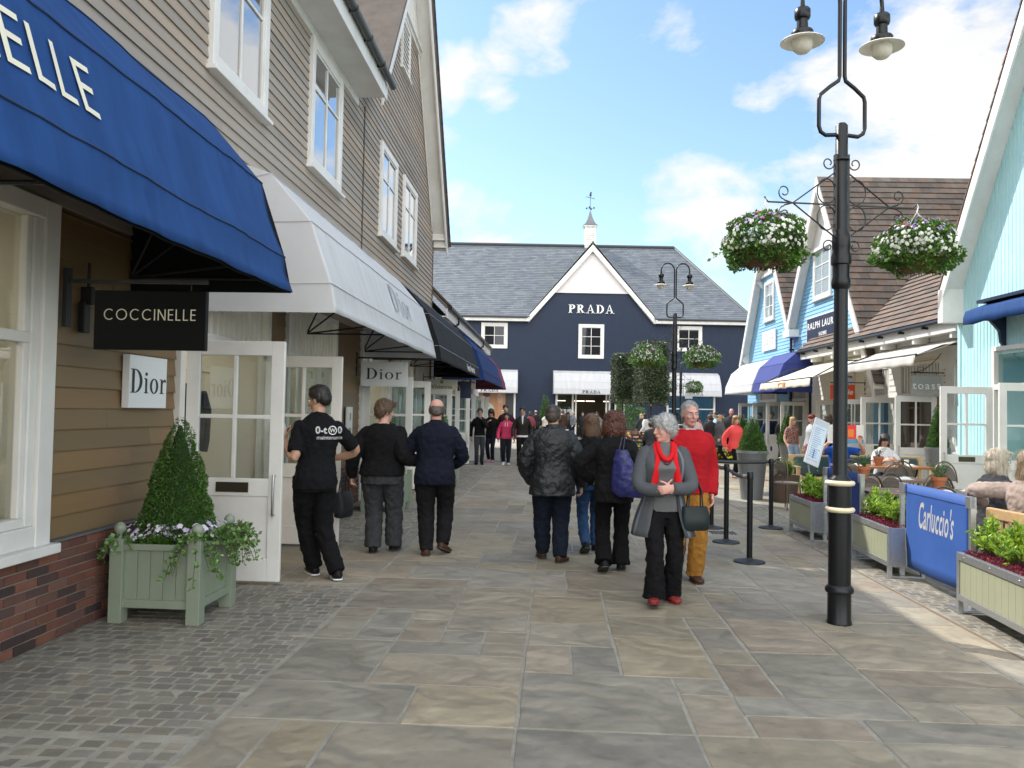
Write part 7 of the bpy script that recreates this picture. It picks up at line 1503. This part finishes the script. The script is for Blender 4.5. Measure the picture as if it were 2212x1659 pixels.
# ---- 2, 3 the couple
person('stout woman in black sweater and grey trousers arm in arm with a bald man', -1.42, 9.2, -4, 1.70, 'fair', 'short_f', (.13, .075, .04), dict(hem=.51, off=.020, name='sweater'), BK, dict(fit=.011, flare=.012), DG,
    pose=dict(footL=(-.055, .02, .045), footR=(.06, .12, .05), pitchR=0, yaw=-48, nod=-4, lean=(0, .02), handL=(-.20, .0, .50), hdL=(0, 0, -1), curlL=1.3, handR=(.25, .05, .60), elbowR=(.2, -.7, -1), hdR=(1, .5, 0)), w=1.30, belly=.012)
bag('tote_bag', 'dark shoulder tote held low by the stout woman in grey trousers', (-1.83, 9.17, .40), 75, .30, .13, .28, cl('dark_leather', (.02, .022, .025), rough=.45), .18)
J = person('bald man in navy jacket seen from behind beside the stout woman in black', -.83, 9.12, 0, 1.725, 'pink', 'fringe', (.13, .10, .085), dict(hem=.455, off=.017, name='jacket', collar=.004), NV, dict(fit=.012), cl('dark_trousers', (.011, .0105, .012)), SHB,
    pose=dict(footL=(-.045, .0, .045), footR=(.055, .06, .075), pitchR=-20, toeR=-25, yaw=6, nod=-14, lean=(0, .02), handL=(-.08, .14, .58), elbowL=(-1, -.6, 0), handR=(.08, .15, .56), elbowR=(1, -.6, 0)), w=1.18)
# ---- 4 the man in the quilted coat
JQ = person('stout man with cropped hair in dark quilted jacket and dark jeans seen from behind', .45, 8.87, 2, 1.685, 'tan', 'crop', (.07, .05, .04), dict(hem=.425, off=.024, flare=.10, name='quilted_jacket', collar=.016), mat('quilted_black', (.010, .0115, .015), (.007, .008, .010), ns=6, rough=.5, spec=.4, wave=(20, .10, .4, 'DIAGONAL'), bump=.2, bs=90), dict(fit=.012), DKJ, SHB,
    pose=dict(footL=(-.045, .13, .05), footR=(.055, -.01, .045), toeR=-30, yaw=-18, nod=-4, lean=(0, .015), handL=(-.125, .07, .50), elbowL=(-1, -.5, 0), handR=(.19, .03, .485), hdR=(0, .1, -1), curlR=.7), w=1.2)
# ---- 5, 6 two women
person('young woman with very long brown hair and blue jeans, half hidden behind a purple bag', .93, 9.55, 2, 1.60, 'fair', 'long', (.16, .085, .04), dict(hem=.50, off=.014, name='jacket'), BK, dict(fit=.005), BLJ, pose=walk(.1, 'L'), w=.98)
person('woman with wavy reddish brown hair in black jacket and flared black trousers, seen from behind', 1.04, 8.35, -3, 1.63, 'fair', 'curly', (.12, .04, .02), dict(hem=.44, off=.018, flare=.06, name='jacket'), cl('black_wool', (.009, .009, .010)), dict(fit=.006, flare=.022), BK,
    pose=dict(footL=(-.055, -.04, .075), pitchL=-25, footR=(.055, .07, .05), hip=(0, 0, .515), lean=(0, .01), yaw=-8, handL=(-.13, .10, .56), elbowL=(-1, -.4, 0), handR=(.175, .08, .51), curlR=.9), w=1.06)
r_ = thing('shoulder_bag', 'large slouching purple blue bag on the right shoulder of the woman with wavy hair', 'bag', ID, (1.13, 8.13, .78), R(-18)); q = MB(); rings = []
for (t, w_, d_, sx) in ((0, .13, .05, .045), (.06, .17, .07, .03), (.2, .155, .075, .01), (.36, .095, .06, -.03), (.46, .055, .035, -.045)): rings.append([(sx + w_ * math.cos(R(a)), d_ * math.sin(R(a)), t) for a in range(0, 360, 20)])
q.loft(rings); o = q.build('bag_body', mat('purple_blue_leather', (.020, .022, .135), (.014, .015, .09), ns=5, rough=.45, bump=.2, bs=30), r_, smooth=50); remesh(o, .008, 3, .03, .09)
q = MB(); q.tube([(-.07, .0, .45), (-.05, .05, .58), (-.02, .14, .585), (.0, .2, .5)], .006, 6); q.tube([(-.03, .0, .45), (-.02, .05, .60), (.0, .14, .59), (.01, .2, .5)], .006, 6); q.build('strap', mat('dark_strap', (.02, .02, .06), rough=.5), r_)
# ---- 7 the woman in the red scarf
CG = cl('grey_knit', (.15, .15, .155), bump=.4, bs=220); CARD = mat('striped_cardigan', (.085, .092, .10), (.07, .075, .083), ns=5, rough=.9, bump=.3, bs=160, spec=.2, attr=True); RED = cl('red_scarf', (.62, .015, .02), (.50, .01, .015))
J = person('grey haired woman in red scarf and long grey open cardigan, walking towards the camera', 1.31, 7.12, 180, 1.60, 'pink', 'short_f', (.55, .55, .54), dict(hem=.49, off=.014, name='turtleneck', collar=.010, fold=.006, sleeve=.2), CG, dict(fit=.006, flare=.024, waist=.56), cl('black_trousers', (.006, .006, .007)), SHR,
    pose=dict(footR=(.058, .10, .052), pitchR=12, footL=(-.052, -.03, .046), toeR=-12, toeL=12, hip=(0, 0, .515), lean=(0, .005), yaw=-62, nod=-3, handL=(-.015, .165, .615), elbowL=(-1, -.5, -.3), hdL=(.8, .25, -.1), pnL=(0, -1, 0), curlL=.9, handR=(.02, .15, .60), elbowR=(1, -.5, -.3), hdR=(-.7, .35, .25), pnR=(0, -1, 0), curlR=.9), w=1.02, bust=.022, solem=SHR)
q = MB(); rings = torso(q, J['P'], .36, .835, .019, .30, n=30, arcs=(118, 422)); n_ = len(rings[0]); base = len(q.v); vs = [p for r0 in rings for p in r0]; q.v += [V3(p) for p in vs]
for i in range(len(rings) - 1):
    for k in range(n_ - 1): q.f.append([i * n_ + k, i * n_ + k + 1, (i + 1) * n_ + k + 1, (i + 1) * n_ + k]); c = (1, 1, 1) if (k // 2) % 3 else ((1.9, 1.9, 1.9) if k % 2 else (.65, .7, .75)); q.c.append(c)
for k in 'LR': so, el, wr = J['arm' + k]; limb(q, [so + V3((0, 0, .004)), el, wr], [.048, .043, .036, .033, .030], 14, ext=1)
q.v = [J['S'] @ v for v in q.v]
for v in q.v: v += V3((noise.noise(v * 6) * .012, noise.noise(v * 6 + V3((5, 5, 5))) * .014, 0)) * (1.6 if v.z < .9 else .6)
q.build('cardigan', CARD, J['root'], smooth=70, solid=.006, colattr=True)
for s_ in (-1, 1):
    q = MB(); S_ = J['S']; pts = [V3((s_ * .005, -.045, .85)), V3((s_ * .040, -.02, .855)), V3((s_ * .048, .03, .835)), V3((s_ * .042, .075, .78)), V3((s_ * .047, .098, .72)), V3((s_ * .058, .094, .66)), V3((s_ * .062, .09, .615 if s_ > 0 else .60))]
    c = along(pts, 5); vs = []; fs = []
    for i, p in enumerate(c):
        t = i / (len(c) - 1); ww = .014 + .008 * t; a = V3((s_ * .9, .35, 0)).normalized() if t > .3 else V3((0, .1, 1)); nn = V3((0, 1, .1))
        ring = [p + a * ww * math.cos(R(k)) + nn * (.009 - .003 * t) * math.sin(R(k)) * (1 + .3 * math.sin(k)) for k in range(0, 360, 30)]; vs.append([S_ @ v for v in ring])
    q.loft(vs); q.build('scarf', RED, J['root'], smooth=70)
q = MB(); q.v = []; pts = [V3((-.040, .035, .845)), V3((-.034, .075, .80)), V3((-.012, .10, .765)), V3((.012, .10, .765)), V3((.034, .075, .80)), V3((.040, .035, .845))]; q.tube([J['S'] @ p for p in along(pts, 5)], .020, 10); q.build('scarf_loop', RED, J['root'], smooth=70)
q = MB()
for k in range(11): t = -1 + 2 * k / 10; q.ball(tuple(J['S'] @ V3((t * .03, .108 - .02 * t * t, .738 + .03 * t * t))), .010, n=8)
q.build('bead_necklace', mat('dark_red_beads', (.10, .01, .02), rough=.2), J['root'], smooth=90)
q = MB(); q.ball((.080, -.004, -.040), .004, n=6); q.v = [J['S'] @ J['HM'] @ v for v in q.v]; q.build('earring', CHROME, J['root'])
bag('handbag', 'dark green black leather handbag hanging from the forearm of the woman in the red scarf', (1.56, 7.02, .625), 12, .25, .12, .20, cl('green_black_leather', (.022, .03, .03), rough=.35, bump=.1), .22, .12)
# ---- 8 the man in the red sweater
REDK = cl('red_knit', (.42, .012, .02), (.34, .01, .015), bump=.35, bs=250); MUS = cl('mustard_cord', (.36, .17, .035), (.28, .13, .025))
J = person('tall older man in red sweater and mustard trousers, just behind the woman in the scarf', 1.74, 8.1, 176, 1.735, 'pink', 'receding', (.36, .35, .34), dict(hem=.48, off=.020, fold=.014, top=.838, name='sweater'), REDK, dict(fit=.013, flare=.004), MUS, SHB,
    pose=dict(footR=(.065, -.06, .07), pitchR=-18, footL=(-.03, .05, .046), toeL=10, yaw=14, nod=-2, lean=(0, .01), handL=(-.122, .03, .48), elbowL=(-.35, -1, 0), handR=(.15, -.02, .48)), w=1.02)
S_ = J['S']; CK = mat('check_shirt', (.6, .6, .62), (.2, .2, .24), ns=60, rough=.8)
for s_ in (-1, 1): q = MB(); q.loft([[S_ @ V3(p) for p in ((s_ * .002, .045, .80 + e), (s_ * .032, .036, .842 + e), (s_ * .040, .0, .858 + e), (s_ * .034, .005, .870 + e), (s_ * .016, .050, .848 + e))] for e in (0, .004)]); q.build('shirt_collar', CK, J['root'])
q = MB(); q.loft([[S_ @ V3((p[0], p[1] + e, p[2])) for p in ((0, .068, .765), (.028, .050, .845), (-.028, .050, .845))] for e in (0, .006)]); q.build('shirt_front', CK, J['root'])
# ---- the group walking towards the camera
M1, M2 = .0125, .016
def glasses(J, m=None):
    q = MB()
    for s_ in (-1, 1): q.tube([(s_ * .034 + .021 * math.cos(R(a)), .094, .003 + .015 * math.sin(R(a))) for a in range(0, 361, 30)], .0022 if J['P'].get('near') else .0035, 5); q.tube([(s_ * .055, .093, .006), (s_ * .074, .0, .004)], .0022, 4)
    q.tube([(-.013, .096, .004), (.013, .096, .004)], .002, 4); q.v = [J['S'] @ J['HM'] @ v for v in q.v]; q.build('glasses', m or BLK_M, J['root'])
GRP = 'people walking towards the camera in the middle distance'
J = person('young man in black bomber jacket with white striped hem, hand raised to his chin', -.93, 24.5, 184, 1.70, 'tan', 'short', (.012, .01, .01), dict(hem=.50, off=.014, name='bomber_jacket'), BK, dict(fit=.004), cl('dark_grey_trousers', (.04, .042, .05)), BK, pose=walk(.06, 'L', handL=(-.03, .13, .79), elbowL=(-.7, 0, -1), curlL=1.2, yaw=-6), vox=M1, group=GRP, w=.9); glasses(J)
q = MB()
for z in (.503, .513): ring = torso(q, J['P'], z, z + .003, .0175); q.loft(ring)
q.v = [J['S'] @ v for v in q.v]; q.build('white_stripe', SHW, J['root'])
person('person in black with a dark hood looking down at a phone, pink shoes', -.62, 25.7, 170, 1.68, 'tan', 'bob', (.012, .01, .01), dict(hem=.46, off=.018), BK, dict(fit=.004), NV, cl('pink_trainers', (.6, .25, .3)), pose=walk(.06, 'R', nod=-28, handR=(.04, .14, .74), elbowR=(1, -.3, -1)), vox=M1, group=GRP, w=.9)
J = person('young woman in bright pink hooded sweatshirt, black leggings and white trainers', -.14, 24.6, 178, 1.585, 'tan', 'long', (.014, .01, .01), dict(hem=.50, off=.016, name='hooded_top', collar=.006), cl('pink_sweatshirt', (.60, .055, .14)), dict(fit=.003), cl('black_leggings', (.014, .016, .022)), SHW, pose=walk(.07, 'R'), vox=M1, group=GRP, w=.9)
for s_ in (-1, 1): q = MB(); q.tube([J['S'] @ V3((s_ * .02, .085, .80)), J['S'] @ V3((s_ * .024, .092, .72))], .008, 6); q.build('drawstring', SHW, J['root'])
person('tall man in dark maroon hooded jacket and pale grey jeans, behind the woman in pink', -.16, 26.1, 180, 1.83, 'tan', 'short', (.014, .01, .01), dict(hem=.49, off=.018), cl('dark_maroon_cloth', (.05, .014, .022)), dict(fit=.014), CH, cl('blue_trainers', (.05, .16, .25)), pose=walk(.05, 'L', head=(.015, 0)), vox=M1, group=GRP, w=.9)
J = person('young man with glasses in dark leather jacket over a white shirt', .32, 24.2, 183, 1.755, 'tan', 'short', (.012, .01, .01), dict(hem=.52, off=.014, name='leather_jacket'), cl('black_leather', (.022, .02, .019), rough=.4), dict(fit=.004), BK, pose=walk(.08, 'R', yaw=-10), vox=M1, group=GRP, w=.9); glasses(J)
q = MB(); q.loft(torso(q, J['P'], .495, .525, .014)); q.loft([[J['S'].inverted() @ (J['S'] @ V3(p)) + V3((0, e, 0)) for p in ((-.006, .088, .70), (.006, .088, .70), (.016, .075, .84), (-.016, .075, .84))] for e in (0, .01)]); q.v = [J['S'] @ v for v in q.v]; q.build('shirt', SHW, J['root'])
# ---- right side passers-by
GR = 'passers-by before the blue building'
CORAL = cl('coral_knit', (.80, .09, .09), (.70, .07, .07))
person('woman in long coral pink sweater and black trousers standing behind the grey planter', 5.72, 21.2, 205, 1.61, 'fair', 'bob', (.34, .18, .08), dict(hem=.43, off=.018, name='sweater'), CORAL, dict(fit=.003), BK, cl('pink_pumps', (.5, .3, .3)), pose=walk(.05, 'L', yaw=-15), vox=M1, group=GR)
person('woman in grey coat with red scarf, striding left behind the woman in coral', 7.05, 28.0, 110, 1.62, 'fair', 'bob', (.5, .36, .2), dict(hem=.36, off=.022, flare=.2, name='coat', collar=.01), cl('grey_coat', (.10, .10, .105)), dict(fit=.004), DKJ, pose=walk(.13, 'L'), vox=M2, group=GR)
person('tall bald man with glasses in dark coat, behind the woman in coral', 7.75, 29.2, 165, 1.84, 'pink', None, (.1, .1, .1), dict(hem=.45, off=.02), DG, dict(fit=.01), BK, vox=M2, group=GR)
person('woman in long dark hooded coat and bare legs seen from behind', 7.08, 29.5, 10, 1.62, 'fair', 'short_f', (.10, .05, .03), dict(hem=.27, off=.022, flare=.12, name='coat', collar=.012), cl('brown_black_coat', (.045, .038, .040)), dict(kind='skirt', hem=.3), BK, pose=walk(.05, 'L'), vox=M2, group=GR)
person('man in turquoise checked shirt beyond the woman in the long coat', 8.55, 34.5, 100, 1.72, 'tan', 'short', (.02, .015, .012), dict(hem=.48, off=.012, name='shirt'), mat('turquoise_check', (.05, .38, .5), (.5, .6, .6), ns=40, rough=.8), dict(fit=.01), DKJ, vox=M2, group=GR)
person('man in navy jacket and striped shirt carrying a brown paper bag', 9.15, 29.2, 185, 1.77, 'tan', 'short', (.04, .025, .02), dict(hem=.48, off=.018), cl('navy_fleece', (.018, .035, .09)), dict(fit=.012), BLJ, pose=walk(.09, 'L', yaw=-35, handR=(.22, .06, .49)), vox=M2, group=GR)
bag('paper_carrier', 'brown paper carrier bag held by the man in the navy jacket', (8.72, 29.1, .48), 15, .34, .13, .42, cl('kraft_paper', (.30, .17, .09)), .12)
person('woman in teal top and open dark jacket beside the man with the paper bag', 9.15, 28.0, 180, 1.66, 'fair', 'bob', (.18, .09, .04), dict(hem=.47, off=.014), cl('dark_jacket_cloth', (.025, .028, .03)), dict(fit=.004), BK, pose=walk(.06, 'R', handL=(-.03, .13, .58), handR=(.03, .13, .57)), vox=M2, group=GR)
q = MB(); q.loft([[V3(p) + V3((0, e, 0)) for p in ((-.055, .145, .90), (.055, .145, .90), (.05, .15, 1.36), (-.05, .15, 1.36))] for e in (0, .02)]); q.build('teal_top', cl('teal_cloth', (.03, .36, .34)), COL.objects[-1] if False else [o for o in COL.objects if o.get('label', '').startswith('woman in teal')][0])
person('blonde woman in dark flowered top and pale jeans walking past the grass pot', 8.1, 23.9, 190, 1.60, 'fair', 'long', (.55, .38, .20), dict(hem=.52, off=.012, sleeve=.3, name='flowered_top'), mat('flower_print', (.05, .022, .022), (.42, .22, .18), ns=34, rough=.85, contrast=2.5), dict(fit=.004), LBJ, pose=walk(.05, 'R', yaw=20), vox=M1, group=GR)
person('man in dark suit and cap standing by the sky blue doors', 9.3, 31.0, 120, 1.72, 'tan', 'short', (.015, .012, .01), dict(hem=.42, off=.016), NV, dict(fit=.01), BK, vox=M2, group=GR)
person('red haired woman with ponytail in grey top and maroon skirt behind the menu board', 8.0, 22.0, 110, 1.66, 'fair', 'pony', (.22, .03, .02), dict(hem=.49, off=.014, name='top'), cl('grey_print', (.35, .33, .34)), dict(kind='skirt', hem=.25, flare=.2), cl('maroon_cloth', (.25, .01, .04)), pose=dict(nod=-15), vox=M2, group=GR)
person('dark curly haired woman in black coat with a turquoise shoulder bag', 8.15, 21.3, 20, 1.67, 'tan', 'curly', (.05, .03, .015), dict(hem=.42, off=.018), BK, dict(fit=.008), BK, vox=M2, group=GR)
bag('shoulder_bag', 'turquoise shoulder bag on the dark curly haired woman', (8.42, 21.2, .95), 60, .34, .14, .42, cl('turquoise_cloth', (.03, .22, .33)), .12)
person('woman with long dark hair in pale pink coat behind the man in red sweater', 5.55, 25.0, 20, 1.63, 'fair', 'long', (.03, .02, .015), dict(hem=.42, off=.018), cl('pale_pink_cloth', (.62, .48, .46)), dict(fit=.004), BK, vox=M2, group=GR)
# ---- the far crowd before the navy building
CR = 'far crowd before the navy building'
far = [(1.35, 45.5, 20, 1.7, 'fringe', (.03, .02, .02), (.02, .02, .022), 'far bald man in black coat left of the entrance'), (1.95, 46.2, -30, 1.62, 'long', (.03, .02, .015), (.6, .55, .5), 'far woman in pale flowered top left of the entrance'), (.75, 47, 100, 1.7, 'short', (.02, .015, .01), (.03, .05, .10), 'far person in dark blue left of the entrance'), (4.35, 50.6, 180, 1.66, 'short', (.02, .015, .01), (.02, .02, .025), 'far young person in dark jacket and white shirt in the entrance'),
       (5.25, 51.0, 10, 1.6, 'long', (.03, .02, .015), (.5, .42, .42), 'far woman with a small pink rucksack in the entrance'), (5.85, 49.0, 200, 1.68, 'short', (.03, .02, .015), (.10, .10, .11), 'far laughing man in grey at the entrance'), (6.35, 48.0, 190, 1.74, None, (.1, .1, .1), (.18, .18, .2), 'far bald man right of the entrance'), (3.6, 48.5, 120, 1.7, 'short', (.5, .5, .48), (.15, .16, .18), 'far grey haired man at the left door post'),
       (6.9, 44, 10, 1.6, 'long', (.5, .36, .2), (.04, .04, .045), 'far blonde woman in dark coat near the trees'), (6.0, 37.0, 60, 1.62, 'long', (.015, .012, .01), (.66, .64, .60), 'woman with black hair in white top and dark bag beyond the clipped trees'), (7.9, 42.5, 170, 1.72, 'pony', (.12, .03, .02), (.03, .03, .035), 'far woman with red hair tied up near the lamp post'), (9.3, 45.0, 200, 1.70, 'short', (.015, .012, .01), (.03, .05, .06), 'far dark haired man before the mannequin window'), (10.9, 43.5, 30, 1.6, 'bob', (.06, .03, .02), (.25, .06, .05), 'far woman in rust coat right of the lamp post'), (4.9, 47.3, 150, 1.66, 'bob', (.02, .015, .01), (.30, .28, .27), 'far woman in checked jacket at the entrance'), (-.4, 43, 185, 1.66, 'bob', (.45, .3, .15), (.45, .38, .3), 'far woman in beige coat beyond the young man in the leather jacket'),
       (2.7, 44.0, 10, 1.74, 'short', (.10, .06, .04), (.05, .03, .025), 'far man in dark brown coat left of the entrance'), (1.0, 44.2, -15, 1.6, 'bob', (.03, .02, .015), (.22, .05, .06), 'far woman in dull red jacket beside the conifer cone'), (7.4, 45.8, 190, 1.62, 'bob', (.25, .15, .08), (.08, .14, .10), 'far woman in dark green coat behind the tree trunks'), (8.6, 38.5, 15, 1.66, 'long', (.10, .05, .03), (.45, .10, .06), 'woman in orange red jacket near the far lamp post'), (9.9, 41.0, 175, 1.75, 'short', (.05, .03, .02), (.06, .07, .09), 'far man in slate blue jacket below the white awning'), (11.9, 46.5, 100, 1.7, 'short', (.03, .02, .015), (.05, .05, .05), 'far man in black by the right corner of the navy building')]
fm = {}
for (x, y, rz, H, hr, hc, c, l_) in far:
    person(l_, x, y, rz, H, 'tan' if hc[0] < .05 else 'fair', hr, hc, dict(hem=rnd.choice((.48, .42, .5)), off=.016), cl('coat_%02d_%02d_%02d' % tuple(int(v * 99) for v in c), c), dict(fit=.006), rnd.choice((BK, DKJ, NV)), pose=walk(rnd.uniform(.03, .09), rnd.choice('LR')), vox=.021, group=CR)
person('man in grey jacket sitting on the dark bench before the flower bed, seen from behind', 4.75, 28.2, 10, 1.7, 'tan', 'short', (.03, .02, .015), dict(hem=.47, off=.016), DG, dict(fit=.01), BK, pose=dict(hip=(0, 0, .31), footL=(-.06, .26, .045), footR=(.06, .26, .045), handL=(-.06, .2, .40), handR=(.06, .2, .40)), vox=M2)
# ---- seated people at the cafe
def seat(hz, H, **k):
    d = dict(hip=(0, 0, hz / H), footL=(-.06, .26, .045), footR=(.06, .26, .045)); d.update(k); return d
person('dark haired young woman in white top reading at the back cafe table', 6.95, 15.5, 178, 1.62, 'tan', 'long', (.014, .011, .01), dict(hem=.50, off=.010, sleeve=.35, name='white_top'), SHW, dict(fit=.006), DKJ, pose=seat(.53, 1.62, nod=-30, yaw=-8, lean=(0, .03), handL=(-.06, .22, .50), handR=(.06, .20, .50)), vox=.0095, xhair=[(-.06, .05, -.12, .03, .03, .12), (-.055, .07, -.22, .03, .025, .1)])
person('person in blue shirt hidden behind an open menu at the back cafe table', 6.15, 15.6, 175, 1.72, 'fair', 'short', (.03, .02, .015), dict(hem=.5, off=.014, sleeve=.4, name='blue_shirt'), cl('royal_blue_cloth', (.02, .09, .42)), dict(fit=.01), BK, pose=seat(.53, 1.72, lean=(0, .03), handR=(.16, .22, .66), elbowR=(1, -.3, -1), hdR=(0, .1, 1), pnR=(0, 1, 0), handL=(-.16, .22, .66), elbowL=(-1, -.3, -1), hdL=(0, .1, 1), pnL=(0, 1, 0), curlL=.5, curlR=.5), vox=.0095)
r_ = thing('menu', 'wide open white, red and blue menu held up at the back table', 'menu', ID, (6.12, 15.18, 1.12), R(4)); q = MB(); q.box(-.34, 0, -.004, .004, 0, .34, col=(.7, .68, .66)); q.box(.0, .20, -.004, .004, .08, .34, col=(.72, .05, .05)); q.box(.20, .34, -.004, .004, .08, .34, col=(.7, .66, .62)); q.box(.0, .34, -.004, .004, 0, .08, col=(.08, .28, .45)); q.box(.04, .15, -.007, -.004, .12, .26, col=(.75, .22, .04)); q.box(-.29, -.04, -.006, -.004, .05, .30, col=(.62, .6, .58)); q.build('menu_card', MATS['poster_print'], r_, colattr=True)
J = person('blonde woman with bobbed hair and dark glasses frames in charcoal jacket, seated in profile', 4.72, 8.1, -78, 1.64, 'fair', 'bob', (.62, .54, .42), dict(hem=.5, off=.018), cl('charcoal_wool', (.05, .05, .058)), dict(fit=.006), BK, pose=seat(.53, 1.64, lean=(0, .01), yaw=-8, handL=(-.08, .2, .45), handR=(.08, .2, .45)), vox=.008, near=1); glasses(J)
person('woman with long fair hair in taupe sweater, arm along the bench back', 4.42, 7.05, -70, 1.66, 'fair', 'long', (.36, .26, .16), dict(hem=.48, off=.018, name='sweater'), cl('taupe_knit', (.36, .29, .25), (.32, .25, .215)), dict(fit=.006), DKJ, pose=seat(.55, 1.66, lean=(-.01, -.0), yaw=-10, handL=(-.30, .02, .52), elbowL=(-.3, -1, .3), hdL=(-1, .2, -.2), handR=(.08, .2, .45)), vox=.008)
q = MB(); q.lathe([(.16, .40), (.18, .42), (.18, .45), (.16, .46)], n=20)
for k in range(4): a = k * 1.571 + .7; q.tube([(.13 * math.cos(a), .13 * math.sin(a), .42), (.19 * math.cos(a), .19 * math.sin(a), 0)], .012, 6)
r_ = thing('cafe_stool', 'round dark stool under the seated blonde woman with glasses', 'stool', ID, (4.70, 8.1, 0)); q.build('seat_and_legs', CH_M, r_, smooth=40)
